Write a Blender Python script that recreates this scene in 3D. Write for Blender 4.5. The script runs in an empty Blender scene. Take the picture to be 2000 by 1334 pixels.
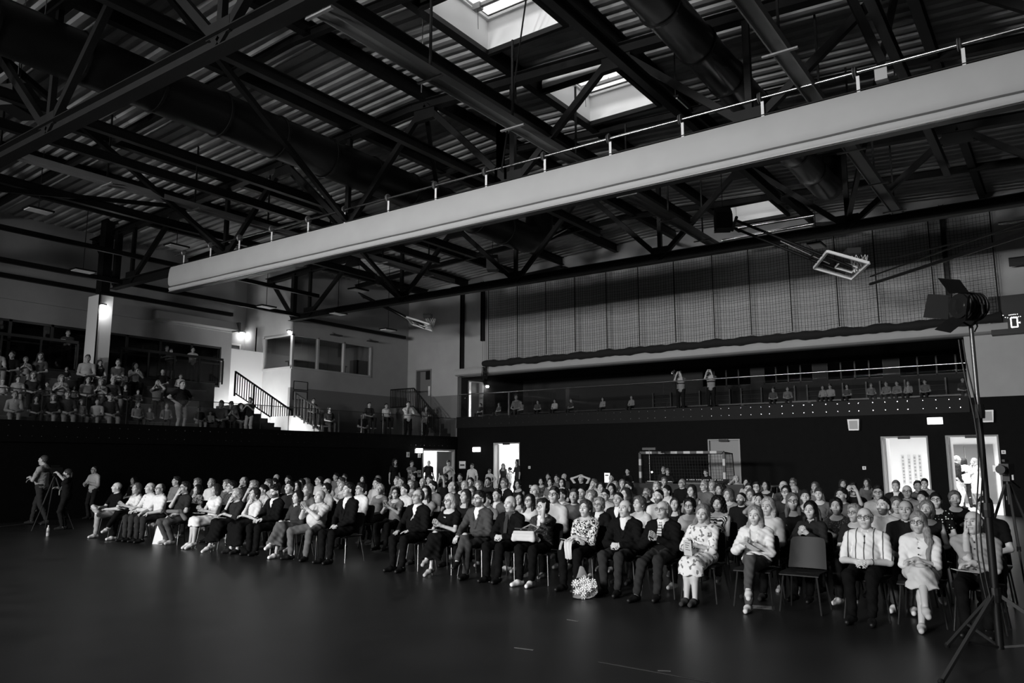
import bpy, math, random
import numpy as np
from mathutils import Vector, Matrix
random.seed(7)
SC = bpy.context.scene
COL = SC.collection

# ---------------------------------------------------------------- camera
IW, IH = 2000., 1334.
FPX, HOR = 1520., 900.
CXP, CYP = 1000., 667.
PITCH = math.atan((HOR - CYP) / FPX)
YAW = math.atan(1100. / math.hypot(FPX, HOR - CYP))
CAMZ = 1.75
cam_d = bpy.data.cameras.new('camera'); cam = bpy.data.objects.new('camera', cam_d); COL.objects.link(cam)
cam_d.sensor_width = 36.; cam_d.sensor_fit = 'HORIZONTAL'; cam_d.lens = 36. * FPX / IW
cam_d.clip_start = .05; cam_d.clip_end = 300
cam.location = (0, 0, CAMZ)
cam.rotation_euler = (math.pi / 2 + PITCH, 0, YAW - math.pi / 2)
SC.camera = cam

# ---------------------------------------------------------------- view, world
SC.view_settings.view_transform = 'Standard'; SC.view_settings.look = 'None'
SC.view_settings.gamma = 1.; SC.view_settings.use_curve_mapping = False
SC.view_settings.exposure = 0.0
W = bpy.data.worlds.new('overcast_sky'); SC.world = W; W.use_nodes = True
bg = W.node_tree.nodes['Background']; bg.inputs[0].default_value = (1, 1, 1, 1); bg.inputs[1].default_value = 2.0

def area(name, loc, target, power, sx, sy=None, spread=180):
    d = bpy.data.lights.new(name, 'AREA'); d.energy = power; d.size = sx
    d.shape = 'RECTANGLE'; d.size_y = sy or sx; d.spread = math.radians(spread)
    o = bpy.data.objects.new(name, d); COL.objects.link(o); o.location = loc
    o.rotation_euler = (Vector(target) - Vector(loc)).to_track_quat('-Z', 'Y').to_euler()
    return o

# stage floods hung above the stage side of the hall, aimed at the audience
for i, (y, p) in enumerate([(6., 740), (12.5, 740), (19., 690)]):
    area('stage_flood_lamp', (-10., y, 5.6), (12., y - 1.5, 3.6), p, 2.2, 1.4, 85)
# daylight falling through the roof lights
SKYLIGHTS = [(10.95, 13.1, 8.05, 10.05), (15.5, 17.75, 8.05, 10.05), (26.9, 29.1, 8.05, 10.05)]
for (x0, x1, y0, y1) in SKYLIGHTS:
    _p = area('skylight_portal', ((x0 + x1) / 2, (y0 + y1) / 2, 12.3), ((x0 + x1) / 2, (y0 + y1) / 2, 0), 1, x1 - x0, y1 - y0)
    _p.data.cycles.is_portal = True
# corridor ceiling lamps behind the open doors
area('corridor_lamp', (33.2, 4.2, 3.0), (33.2, 4.2, 0), 520, 3.2, 5.)
area('corridor_lamp', (32.6, 21.9, 3.0), (32.6, 21.9, 0), 320, 3., 2.2)
area('corridor_lamp', (28.8, 27.2, 2.45), (28.8, 27.2, 0), 260, 2.2, 3.)
# stairwell lamp beside the control booth
area('stairwell_lamp', (20.6, 29.5, 2.9), (22.3, 29.6, 4.3), 260, 1.2, 1.2)
area('booth_lamp', (25., 29.6, 7.5), (25., 29.6, 5), 26, 1., .6)
# added fill light at the foot of the gallery stairs, brightens the white steps
area('added_step_light', (20.75, 25.85, 2.86), (22.5, 26.75, 3.25), 22, .3, .3, 100)
# upper door of the far gallery
area('corridor_lamp', (31.8, 26.6, 5.6), (31.8, 26.6, 3.9), 90, 1.2, 1.6)
# ---------------------------------------------------------------- helpers
def pset(o, **kw):
    for k, v in kw.items():
        if v is not None: o[k] = v
    return o
def tag(o, label, cat, group=None):
    o['label'] = label; o['category'] = cat
    if group: o['group'] = group
    return o
def struct(o): o['kind'] = 'structure'; return o
def empty(name, loc=(0, 0, 0), rz=0.):
    o = bpy.data.objects.new(name, None); COL.objects.link(o)
    o.empty_display_size = .1; o.location = loc; o.rotation_euler = (0, 0, rz); return o
def link(name, me, parent=None, loc=None, rot=None):
    o = bpy.data.objects.new(name, me); COL.objects.link(o)
    if parent is not None: o.parent = parent
    if loc is not None: o.location = loc
    if rot is not None: o.rotation_euler = rot
    return o
def copy_tree(o, parent=None, loc=None, rz=None):
    c = o.copy(); COL.objects.link(c)
    if parent is not None: c.parent = parent
    if loc is not None: c.location = loc
    if rz is not None: c.rotation_euler = (0, 0, rz)
    for ch in o.children: copy_tree(ch, c)
    return c
ORD = ['zeroth', 'first', 'second', 'third', 'fourth', 'fifth', 'sixth', 'seventh', 'eighth', 'ninth', 'tenth', 'eleventh', 'twelfth', 'thirteenth', 'fourteenth', 'fifteenth', 'sixteenth', 'seventeenth', 'eighteenth', 'nineteenth', 'twentieth', 'twenty-first', 'twenty-second', 'twenty-third', 'twenty-fourth', 'twenty-fifth', 'twenty-sixth', 'twenty-seventh', 'twenty-eighth', 'twenty-ninth', 'thirtieth']

class MB:
    """collects simple solids, built as ONE mesh object"""
    def __init__(s): s.v = []; s.f = []
    def add(s, vs, fs):
        n = len(s.v); s.v += [tuple(map(float, p)) for p in vs]; s.f += [tuple(i + n for i in q) for q in fs]; return s
    def box(s, x0, x1, y0, y1, z0, z1):
        return s.add([(x0, y0, z0), (x1, y0, z0), (x1, y1, z0), (x0, y1, z0), (x0, y0, z1), (x1, y0, z1), (x1, y1, z1), (x0, y1, z1)],
                     [(3, 2, 1, 0), (4, 5, 6, 7), (0, 1, 5, 4), (1, 2, 6, 5), (2, 3, 7, 6), (3, 0, 4, 7)])
    def _frame(s, a, b, up=(0, 0, 1)):
        a = Vector(a); b = Vector(b); d = (b - a).normalized(); u = Vector(up)
        if abs(d.dot(u)) > .98: u = Vector((0, 1, 0))
        r = d.cross(u).normalized(); u = r.cross(d).normalized(); return a, b, d, r, u
    def bar(s, a, b, w, h, up=(0, 0, 1)):
        a, b, d, r, u = s._frame(a, b, up); q = [(-w / 2, -h / 2), (w / 2, -h / 2), (w / 2, h / 2), (-w / 2, h / 2)]
        return s.add([a + r * x + u * y for x, y in q] + [b + r * x + u * y for x, y in q],
                     [(0, 1, 2, 3), (7, 6, 5, 4), (1, 0, 4, 5), (2, 1, 5, 6), (3, 2, 6, 7), (0, 3, 7, 4)])
    def ibeam(s, a, b, w, h, t=.02, up=(0, 0, 1)):
        a, b, d, r, u = s._frame(a, b, up); W, H = w / 2, h / 2; k = t / 2
        q = [(-W, -H), (W, -H), (W, -H + t), (k, -H + t), (k, H - t), (W, H - t), (W, H), (-W, H), (-W, H - t), (-k, H - t), (-k, -H + t), (-W, -H + t)]
        n = len(q); vs = [a + r * x + u * y for x, y in q] + [b + r * x + u * y for x, y in q]
        fs = [((i + 1) % n, i, i + n, (i + 1) % n + n) for i in range(n)]
        for o in (0, n):
            for c in ((0, 1, 2, 11), (11, 2, 3, 10), (10, 3, 4, 9), (9, 4, 5, 8), (8, 5, 6, 7)):
                fs.append(tuple(i + o for i in (c if o == 0 else c[::-1])))
        return s.add(vs, fs)
    def tube(s, pts, r, n=8, caps=True):
        pts = [Vector(p) for p in pts]; rs = r if hasattr(r, '__len__') else [r] * len(pts); base = len(s.v); N = len(pts)
        pr = None
        for i, p in enumerate(pts):
            d = (pts[min(i + 1, N - 1)] - pts[max(i - 1, 0)]).normalized()
            if pr is None:
                u = Vector((0, 0, 1)) if abs(d.z) < .9 else Vector((1, 0, 0)); rr = d.cross(u).normalized()
            else:
                rr = (pr - d * pr.dot(d)).normalized()
            pr = rr; uu = rr.cross(d)
            for k in range(n):
                t = 2 * math.pi * k / n; s.v.append(tuple(p + (rr * math.cos(t) + uu * math.sin(t)) * rs[i]))
        for i in range(N - 1):
            for k in range(n):
                a = base + i * n + k; b = base + i * n + (k + 1) % n; s.f.append((a, b, b + n, a + n))
        if caps: s.f.append(tuple(base + k for k in range(n))[::-1]); s.f.append(tuple(base + (N - 1) * n + k for k in range(n)))
        return s
    def lathe(s, prof, n=16, c=(0, 0, 0), axis='z'):
        base = len(s.v)
        for (r, z) in prof:
            for k in range(n):
                t = 2 * math.pi * k / n; x, y = r * math.cos(t), r * math.sin(t)
                p = {'z': (x, y, z), 'y': (x, z, y), 'x': (z, x, y)}[axis]
                s.v.append((p[0] + c[0], p[1] + c[1], p[2] + c[2]))
        for i in range(len(prof) - 1):
            for k in range(n):
                a = base + i * n + k; b = base + i * n + (k + 1) % n; s.f.append((a, b, b + n, a + n))
        s.f.append(tuple(base + k for k in range(n))[::-1]); s.f.append(tuple(base + (len(prof) - 1) * n + k for k in range(n)))
        return s
    def prism(s, poly, a0, a1, axis='y'):
        """polygon in the other two axes (x,z for y; x,y for z; y,z for x), extruded along axis"""
        n = len(poly); base = len(s.v)
        for a in (a0, a1):
            for (p, q) in poly: s.v.append({'y': (p, a, q), 'z': (p, q, a), 'x': (a, p, q)}[axis])
        for i in range(n): s.f.append((base + i, base + (i + 1) % n, base + n + (i + 1) % n, base + n + i))
        s.f.append(tuple(base + i for i in range(n))[::-1]); s.f.append(tuple(base + n + i for i in range(n)))
        return s
    def mesh(s, name, mat=None, smooth=False):
        me = bpy.data.meshes.new(name); me.from_pydata(s.v, [], s.f)
        if mat is not None: me.materials.append(mat)
        me.validate()
        import bmesh
        b = bmesh.new(); b.from_mesh(me); bmesh.ops.recalc_face_normals(b, faces=b.faces); b.to_mesh(me); b.free()
        if smooth:
            me.polygons.foreach_set('use_smooth', [True] * len(me.polygons))
            try: me.set_sharp_from_angle(angle=math.radians(40))
            except Exception: pass
        me.update(); return me
    def build(s, name, mat=None, parent=None, smooth=False, loc=None, rot=None):
        return link(name, s.mesh(name, mat, smooth), parent, loc, rot)

# ---------------------------------------------------------------- materials (all grey: the photograph is black and white)
MATS = {}
def mat(name, v, rough=.6, metal=0., bump=0., bscale=40., noise=0., nscale=8., spec=.5, emit=0., coat=0.):
    if name in MATS: return MATS[name]
    m = bpy.data.materials.new(name); m.use_nodes = True; nt = m.node_tree; b = nt.nodes['Principled BSDF']
    b.inputs['Base Color'].default_value = (v, v, v, 1); b.inputs['Roughness'].default_value = rough; b.inputs['Metallic'].default_value = metal
    b.inputs['Specular IOR Level'].default_value = spec
    if coat: b.inputs['Coat Weight'].default_value = coat
    if emit: b.inputs['Emission Color'].default_value = (1, 1, 1, 1); b.inputs['Emission Strength'].default_value = emit
    tc = None
    if noise or bump: tc = nt.nodes.new('ShaderNodeTexCoord')
    if noise:
        n = nt.nodes.new('ShaderNodeTexNoise'); n.inputs['Scale'].default_value = nscale; n.inputs['Detail'].default_value = 5
        nt.links.new(tc.outputs['Object'], n.inputs['Vector'])
        r = nt.nodes.new('ShaderNodeMapRange'); r.inputs[1].default_value = .25; r.inputs[2].default_value = .75; r.inputs[3].default_value = v * (1 - noise); r.inputs[4].default_value = v * (1 + noise)
        nt.links.new(n.outputs[0], r.inputs[0]); c = nt.nodes.new('ShaderNodeCombineColor')
        for i in range(3): nt.links.new(r.outputs[0], c.inputs[i])
        nt.links.new(c.outputs[0], b.inputs['Base Color'])
    if bump:
        n = nt.nodes.new('ShaderNodeTexNoise'); n.inputs['Scale'].default_value = bscale; n.inputs['Detail'].default_value = 4
        nt.links.new(tc.outputs['Object'], n.inputs['Vector'])
        bp = nt.nodes.new('ShaderNodeBump'); bp.inputs['Strength'].default_value = bump; bp.inputs['Distance'].default_value = .02
        nt.links.new(n.outputs[0], bp.inputs['Height']); nt.links.new(bp.outputs[0], b.inputs['Normal'])
    MATS[name] = m; return m
def glass(name, tint=.9, rough=.02, refl=1.0):
    if name in MATS: return MATS[name]
    m = bpy.data.materials.new(name); m.use_nodes = True; nt = m.node_tree; nt.nodes.clear()
    o = nt.nodes.new('ShaderNodeOutputMaterial'); t = nt.nodes.new('ShaderNodeBsdfTransparent'); t.inputs[0].default_value = (tint, tint, tint, 1)
    g = nt.nodes.new('ShaderNodeBsdfGlossy'); g.inputs['Roughness'].default_value = rough; g.inputs[0].default_value = (refl, refl, refl, 1)
    lw = nt.nodes.new('ShaderNodeLayerWeight'); lw.inputs[0].default_value = .5
    pw = nt.nodes.new('ShaderNodeMath'); pw.operation = 'POWER'; pw.inputs[1].default_value = 5.; nt.links.new(lw.outputs['Facing'], pw.inputs[0])
    fr = nt.nodes.new('ShaderNodeMath'); fr.operation = 'MULTIPLY_ADD'; fr.inputs[1].default_value = .9; fr.inputs[2].default_value = .035; nt.links.new(pw.outputs[0], fr.inputs[0])
    mx = nt.nodes.new('ShaderNodeMixShader'); nt.links.new(fr.outputs[0], mx.inputs[0]); nt.links.new(t.outputs[0], mx.inputs[1]); nt.links.new(g.outputs[0], mx.inputs[2])
    nt.links.new(mx.outputs[0], o.inputs[0]); MATS[name] = m; return m
M_STEEL = mat('black_painted_steel', .0045, .5, 0, noise=.3, nscale=3, spec=.25)
M_DECK = mat('galvanised_roof_deck', .36, .65, .1, noise=.25, nscale=1.2)
M_DUCT = mat('dark_sheet_metal_duct', .03, .28, .85, bump=.05, bscale=6)
M_TRAY = mat('perforated_metal', .2, .5, .4, bump=.4, bscale=90)
M_WALL = mat('light_grey_plaster', .34, .85, bump=.15, bscale=60, noise=.05, nscale=2)
M_WALLW = mat('white_plaster', .78, .85, bump=.1, bscale=60)
M_DADO = mat('mid_grey_plaster', .16, .8, bump=.15, bscale=60)
M_BLACKW = mat('black_wall_cladding', .0035, .7, noise=.25, nscale=5, spec=.08)
M_FLOOR = mat('dark_sports_floor', .015, .36, noise=.35, nscale=1.3, bump=.08, bscale=120, spec=.22)
M_CONC = mat('grey_concrete', .11, .85, noise=.25, nscale=3)
M_FAB = mat('divider_curtain_fabric', .33, .8, bump=.15, bscale=220, noise=.04, nscale=2)
M_NET = mat('black_net_cord', .006, .9)
M_CHROME = mat('brushed_steel', .55, .25, 1.)
M_DGREY = mat('dark_grey_metal', .05, .45, .5)
M_BLK = mat('matt_black_plastic', .005, .5, spec=.3)
M_WHITEP = mat('white_plastic', .75, .4)
M_GLOW = mat('lamp_glow', 1., .5, emit=14.)
M_GLOW2 = mat('lamp_glow_soft', 1., .5, emit=4.)
M_DOORLEAF = mat('grey_door_leaf', .22, .5)
M_GLASS = glass('railing_glass', .88)
M_WGLASS = glass('window_glass', .85)
M_DARKG = glass('dark_window_glass', .6)
# ---------------------------------------------------------------- measuring helper: where a sight line from the photo meets a known plane of the hall
_fw = np.array([math.cos(YAW) * math.cos(PITCH), math.sin(YAW) * math.cos(PITCH), math.sin(PITCH)])
_rt = np.array([math.sin(YAW), -math.cos(YAW), 0.]); _up = np.cross(_rt, _fw); _C = np.array([0, 0, CAMZ])
def ray(x, y): return _fw + _rt * (x - CXP) / FPX - _up * (y - CYP) / FPX
def onX(x, y, X): r = ray(x, y); return _C + r * (X / r[0])
def onY(x, y, Y): r = ray(x, y); return _C + r * (Y / r[1])
def onZ(x, y, Z): r = ray(x, y); return _C + r * ((Z - CAMZ) / r[2])

XR, YL, YB, YD, XC = 30.2, 24.98, 28.41, 30.44, 22.58   # end wall, gallery front, booth wall, gallery back wall, booth corner
XN, YN = -14., -4.
def roofz(y): return 11.42 - .054 * abs(y - 13.5)

# ---- floor
struct(MB().box(XN, XR + .3, YN, YL + .3, -.2, 0).build('floor', M_FLOOR))
# ---- end wall (right in the photo): black lower part with four doorways, far gallery opening, grey upper wall
DOORS_R = [(1.98, 3.52), (4.05, 5.54), (10.62, 11.93), (21.15, 22.69)]; DTOP = 2.6
wr = MB(); ys = [YN] + [v for d in DOORS_R for v in d] + [YL]
for i in range(0, len(ys), 2): wr.box(XR, XR + .3, ys[i], ys[i + 1], 0, DTOP)
wr.box(XR, XR + .3, YN, YL, DTOP, 3.36)
wr.box(XR, XR + .3, YN, 2.72, 3.36, 3.85)
wall_right = struct(wr.build('wall_right', M_BLACKW))
struct(MB().box(XR - .06, XR + .3, 2.72, YL, 3.36, 3.9).build('trim_1', mat('dark_grey_fascia', .008, .6, spec=.15)))
uw = MB(); uw.box(XR, XR + .3, YN, 2.72, 3.85, 11.3); uw.box(XR, XR + .35, 2.72, YL, 6.03, 11.3)
struct(uw.build('wall_right_upper', M_WALL))
# lower lip of the upper wall
struct(MB().prism([(XR + .3, 6.28), (XR - .34, 6.28), (XR - .40, 6.2), (XR - .41, 6.1), (XR - .37, 5.99), (XR - .28, 5.94), (XR - .1, 5.92), (XR + .3, 5.92)], 1.4, YL - .1, 'y').build('trim_2', M_WALL, smooth=True))
# ---- far gallery behind the opening
GX = 36.0
g = MB(); g.box(XR + .3, GX, 2.4, YL, 3.5, 3.75); struct(g.build('floor_gallery_right', M_CONC))
struct(MB().box(XR + .3, GX + .3, 2.4, YL + .3, 6.2, 6.4).build('ceiling_gallery_right', M_BLACKW))
struct(MB().box(XR + .3, GX + .3, 2.2, 2.4, 3.5, 6.4).build('wall_gallery_right_end', M_BLACKW))
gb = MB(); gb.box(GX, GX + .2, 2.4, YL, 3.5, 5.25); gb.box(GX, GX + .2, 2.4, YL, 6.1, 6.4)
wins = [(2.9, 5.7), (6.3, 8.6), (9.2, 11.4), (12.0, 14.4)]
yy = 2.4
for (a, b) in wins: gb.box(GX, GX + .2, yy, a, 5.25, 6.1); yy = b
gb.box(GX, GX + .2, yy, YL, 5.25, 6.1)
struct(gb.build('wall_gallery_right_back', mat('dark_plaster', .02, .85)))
for i, (a, b) in enumerate(wins):
    w = empty('window_%d' % (i + 1), (GX, (a + b) / 2, 5.25)); struct(w); m = MB()
    n = 4
    for k in range(n + 1):
        yk = a + (b - a) * k / n - (a + b) / 2; m.box(.02, .08, yk - .03, yk + .03, 0, .85)
    m.box(.02, .08, a - (a + b) / 2, b - (a + b) / 2, 0, .05); m.box(.02, .08, a - (a + b) / 2, b - (a + b) / 2, .8, .85)
    m.build('window_frame', M_BLK, w)
    for k in range(n):
        y0 = a + (b - a) * k / n - (a + b) / 2; y1 = a + (b - a) * (k + 1) / n - (a + b) / 2
        MB().box(.04, .05, y0 + .03, y1 - .03, .05, .8).build('pane', M_DARKG, w)
struct(MB().box(GX + .5, GX + .6, 2, YL, 4.8, 6.4).build('wall_gallery_right_beyond', M_BLACKW))
# wall bars along the far gallery
for k in range(9):
    y0 = 4.0 + k * 1.5
    b = empty('wall_bars', (GX - .12, y0, 3.75)); tag(b, 'dark wooden wall bars on far gallery back wall, %s set from the right' % ORD[k + 1], 'wall bars', 'wall bars on the far gallery')
    for yy in (0, .95): MB().box(-.05, .05, yy - .03, yy + .03, 0, 1.35).build('upright', mat('dim_wood', .06, .5), b)
    rm = MB().tube([(0, .03, 0), (0, .92, 0)], .02, 6).mesh('rung', mat('dim_wood', .06, .5))
    for q in range(6): link('rung', rm, b, (0, 0, .25 + q * .2))
# side wall of the far gallery with the lit door
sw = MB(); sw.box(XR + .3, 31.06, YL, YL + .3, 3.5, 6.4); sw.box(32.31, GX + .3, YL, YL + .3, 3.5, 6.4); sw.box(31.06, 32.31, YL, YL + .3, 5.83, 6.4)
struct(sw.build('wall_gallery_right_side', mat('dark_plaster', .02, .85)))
d = empty('door_7', (32.31, YL, 3.75)); struct(d)
MB().box(-.65, 0, .24, .29, 0, 2.05).build('door_leaf', M_DOORLEAF, d); fr = MB()
fr.box(-1.25, -1.2, -.02, .3, 0, 2.08); fr.box(-.05, 0, -.02, .3, 0, 2.08); fr.box(-1.25, 0, -.02, .3, 2.04, 2.08); fr.build('door_frame', M_WALL, d)
bx = MB(); bx.box(30.6, 33.2, 28.2, 28.3, 3.5, 6.4); bx.box(30.5, 30.6, YL + .3, 28.3, 3.5, 6.4); bx.box(33.2, 33.3, YL + .3, 28.3, 3.5, 6.4); bx.box(30.5, 33.3, YL + .3, 28.3, 6.3, 6.4); bx.box(30.5, 33.3, YL + .3, 28.3, 3.6, 3.75)
struct(bx.build('wall_corridor_upper', M_WALLW))
# ---- corridors behind the ground floor doors
c = MB(); c.box(XR + .3, 38.2, -1.2, -1.0, 0, 3.2); c.box(XR + .3, 38.2, 8.0, 8.2, 0, 3.2); c.box(38., 38.2, -1.2, 8.2, 0, 3.2); c.box(XR + .3, 38.2, -1.2, 8.2, 3.1, 3.2)
struct(c.build('wall_corridor_right', M_WALLW))
struct(MB().box(XR + .001, 38.2, -1.2, 8.2, -.2, .004).build('floor_corridor_right', mat('pale_floor', .6, .4)))
c = MB(); c.box(XR + .3, 35.2, 19.8, 20., 0, 3.2); c.box(XR + .3, 35.2, 23.8, 24., 0, 3.2); c.box(35., 35.2, 19.8, 24., 0, 3.2); c.box(XR + .3, 35.2, 19.8, 24., 3.1, 3.2)
struct(c.build('wall_corridor_middle', M_WALLW))
struct(MB().box(XR + .001, 35.2, 19.8, 24., -.2, .004).build('floor_corridor_middle', mat('pale_floor', .6, .4)))
c = MB(); c.box(27.2, 27.3, YL + .3, 29.2, 0, 2.62); c.box(30.3, 30.4, YL + .3, 29.2, 0, 2.62); c.box(27.2, 30.4, 29.1, 29.2, 0, 2.62); c.box(27.2, 30.4, YL + .3, 29.2, 2.52, 2.6)
struct(c.build('wall_corridor_left', M_WALLW))
struct(MB().box(27.2, 30.4, YL, 29.2, -.2, .004).build('floor_corridor_left', mat('pale_floor', .6, .4)))
def door_frame(i, y0, y1, leafs):
    d = empty('door_%d' % i, (XR, (y0 + y1) / 2, 0)); struct(d); h = (y1 - y0) / 2
    f = MB(); f.box(-.02, .32, -h, -h + .05, 0, DTOP); f.box(-.02, .32, h - .05, h, 0, DTOP); f.box(-.02, .32, -h + .05, h - .05, DTOP - .05, DTOP); f.build('door_frame', M_WALL, d)
    MB().box(-.08, .0, -.2, .18, DTOP - .10, DTOP - .01).build('door_closer', M_BLK, d)
    for (a, b, open_) in leafs:
        lf = MB()
        if open_ == 'closed': lf.box(.1, .15, a, b, 0.02, DTOP - .05)
        elif open_ == 'in': lf.box(.3, .3 + (b - a), (-h + .06) if a < 0 else (h - .11), (-h + .11) if a < 0 else (h - .06), .02, DTOP - .06)
        o = lf.build('door_leaf', M_DOORLEAF if open_ == 'closed' else mat('pale_door_leaf', .5, .5), d)
        if open_ == 'closed': MB().tube([(.02, a + .1, 1.05), (.02, a + .25, 1.05)], .012, 6).build('door_handle', M_CHROME, o)
    return d
door_frame(1, *DOORS_R[0], [(.1, .75, 'in')]); door_frame(2, *DOORS_R[1], [(.1, .75, 'in')])
door_frame(3, *DOORS_R[2], [(-.6, .6, 'closed')]); door_frame(4, *DOORS_R[3], [(.1, .8, 'in')])
# grey double door at the end of the right corridor
d = empty('door_6', (38.0, 3.75, 0)); struct(d)
for a, b in ((-.95, -.02), (.02, .95)):
    o = MB().box(-.08, -.01, a, b, .02, 2.35).build('door_leaf', mat('mid_grey_door', .16, .5), d); MB().box(-.14, -.08, (b - .12) if a < 0 else (a + .08), (b - .08) if a < 0 else (a + .12), .9, 1.3).build('door_handle', M_CHROME, o)
f = MB(); f.box(-.1, 0, -1.03, -.95, 0, 2.43); f.box(-.1, 0, .95, 1.03, 0, 2.43); f.box(-.1, 0, -.95, .95, 2.35, 2.43); f.build('door_frame', mat('mid_grey_door', .16, .5), d)
# ---- left gallery: black wall below, black fascia, terraces, back walls
wl = MB(); wl.box(XN, 27.66, YL, YL + .3, 0, 2.3); wl.box(30.03, XR, YL, YL + .3, 0, 2.3)
struct(wl.build('wall_left', M_BLACKW))
struct(MB().box(XN, XR, YL - .06, YL + .3, 2.3, 2.93).build('trim_3', mat('dark_grey_fascia_gallery', .004, .6, spec=.1)))
d = empty('door_5', (28.845, YL, 0)); struct(d)
f = MB(); f.box(-1.185, -1.11, -.03, .32, 0, 2.3); f.box(1.11, 1.185, -.03, .32, 0, 2.3); f.box(-1.11, 1.11, -.03, .32, 2.22, 2.3); f.build('door_frame', M_WALL, d)
o = MB().box(.02, 1.1, .12, .17, .02, 2.2).build('door_leaf', M_DOORLEAF, d); MB().box(.1, .13, .04, .1, .8, 1.15).build('door_handle', M_CHROME, o)
struct(MB().box(XN, 27.2, YL + .3, YD, 2.4, 2.65).build('floor_gallery_left', M_CONC))
struct(MB().box(27.2, XR, YL + .3, YD, 2.61, 2.65).build('floor_gallery_left_end', M_CONC))
TERR = [(26.0, 27.0, 3.07), (27.0, 28.05, 3.75), (28.05, 29.2, 4.5), (29.2, YD, 4.95)]
tr = empty('seating_terrace', (3., 26., 2.65)); tag(tr, 'stepped grey concrete seating terrace of the left gallery', 'terrace')
for (a, b, z) in TERR:
    MB().box(0, 15.15 if a < 29 else 16.3, a - 26, b - 26, 0, z - 2.65).build('step', M_CONC, tr)
    MB().box(0, 15.17 if a < 29 else 16.3, a - 26 - .02, a - 26 + .4, z - 2.65, z - 2.63).build('bench_board', mat('bench_board', .2, .5), tr)
bw = MB(); bw.box(XN, 20.85, YD, YD + .3, 6.75, 11.2)
bw.box(XN, 9.0, YD, YD + .3, 2.6, 6.75); bw.box(20.35, 20.85, YD, YD + .3, 2.6, 6.75); bw.box(9.0, 20.35, YD, YD + .3, 2.6, 4.95)
struct(bw.build('wall_gallery_left_back', M_WALL))
struct(MB().box(20.85, XC, YD, YD + .12, 2.6, 6.75).build('wall_stair_parapet', M_WALLW))
s = MB(); s.box(20.85, 26., YD + 1.5, YD + 1.7, 2.6, 11.2); s.box(20.75, 20.85, YD + .3, YD + 1.7, 2.6, 11.2); s.box(20.85, XC, YD + .12, YD + 1.5, 4.8, 4.95)
struct(s.build('wall_landing_back', M_WALL))
d = empty('door_8', (21.75, YD + 1.5, 4.95)); struct(d); MB().box(-.5, .5, -.06, 0, 0, 2.2).build('door_leaf', M_DOORLEAF, d)
f = MB(); f.box(-.58, -.5, -.09, 0, 0, 2.28); f.box(.5, .58, -.09, 0, 0, 2.28); f.box(-.5, .5, -.09, 0, 2.2, 2.28); f.build('door_frame', M_WALLW, d)
struct(MB().box(XN, 20.85, YD - .08, YD, 7.45, 7.55).build('trim_4', M_WALL))
# glazed screen on the back of the gallery
w = empty('window_5', (9.0, YD, 4.95)); struct(w); fm = MB()
for k in range(9):
    xk = k * 11.35 / 8; fm.box(xk - .05, xk + .05, .02, .12, 0, 1.8)
fm.box(0, 11.35, .02, .12, 1.72, 1.8); fm.box(0, 11.35, .02, .12, 0, .08); fm.box(0, 11.35, .02, .12, 1.0, 1.06); fm.build('window_frame', M_DGREY, w)
for k in range(8):
    MB().box(k * 11.35 / 8 + .05, (k + 1) * 11.35 / 8 - .05, .06, .07, .08, 1.72).build('pane', M_DARKG, w)
rm = MB(); rm.box(8.8, 20.6, YD + 2.5, YD + 2.6, 4.9, 7); rm.box(8.8, 20.6, YD + .3, YD + 2.6, 6.9, 7.); rm.box(8.7, 8.8, YD + .3, YD + 2.6, 4.9, 7); rm.box(20.6, 20.7, YD + .3, YD + 2.6, 4.9, 7); rm.box(8.8, 20.6, YD + .3, YD + 2.6, 4.8, 4.95)
struct(rm.build('wall_foyer', mat('dim_grey_plaster', .12, .85)))
# control booth walls
WX0, WX1, WZ0, WZ1 = 22.72, 27.48, 5.93, 7.45
b = MB(); b.box(XC, XR, YB, YB + .15, 5.02, WZ0); b.box(XC, XR, YB, YB + .15, WZ1, 11.2); b.box(WX1, XR, YB, YB + .15, WZ0, WZ1)
b.box(XC, XC + .15, YB + .15, YD + 1.5, WZ1, 11.2); b.box(XC, XC + .15, YB + .15, YD + 1.5, 2.6, WZ0); b.box(XC, XC + .15, YD, YD + 1.5, WZ0, WZ1)
struct(b.build('wall_booth', M_WALL))
struct(MB().box(XC, XR, YB, YB + .15, 2.65, 5.02).build('wall_booth_dado', M_DADO))
br = MB(); br.box(XC, XR, YB + 2.6, YB + 2.7, 5, 8); br.box(XC + .15, XR, YB + .15, YB + 2.6, 7.6, 7.7); br.box(XC + .15, XR, YB + .15, YB + 2.6, 5.0, 5.1); br.box(27.9, 28, YB + .15, YB + 2.6, 5, 7.7)
struct(br.build('wall_booth_inside', M_DADO))
w = empty('window_6', (XC, YB, WZ0)); struct(w); fm = MB()
xs = [.02, 0.0] ; bars = [0.05] + [float(onY(px, 690, YB)[0]) - XC for px in (621, 672)] + [WX1 - XC]
for xk in bars: fm.box(xk - .05, xk + .05, -.03, .12, 0, 1.52)
fm.box(0, WX1 - XC, -.05, .16, -.06, .04); fm.box(0, WX1 - XC, -.03, .12, 1.46, 1.52)
fm.box(-.05, .16, 0, 2.03, -.06, .04); fm.box(-.03, .12, 0, 2.03, 1.46, 1.52); fm.box(-.03, .12, 1.95, 2.03, 0, 1.5)
fm.build('window_frame', M_WALL, w)
for a, bb in zip(bars[:-1], bars[1:]): MB().box(a + .05, bb - .05, .04, .05, .04, 1.46).build('pane', M_WGLASS, w)
MB().box(.04, .05, .08, 1.95, .04, 1.46).build('pane', M_WGLASS, w)
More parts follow.
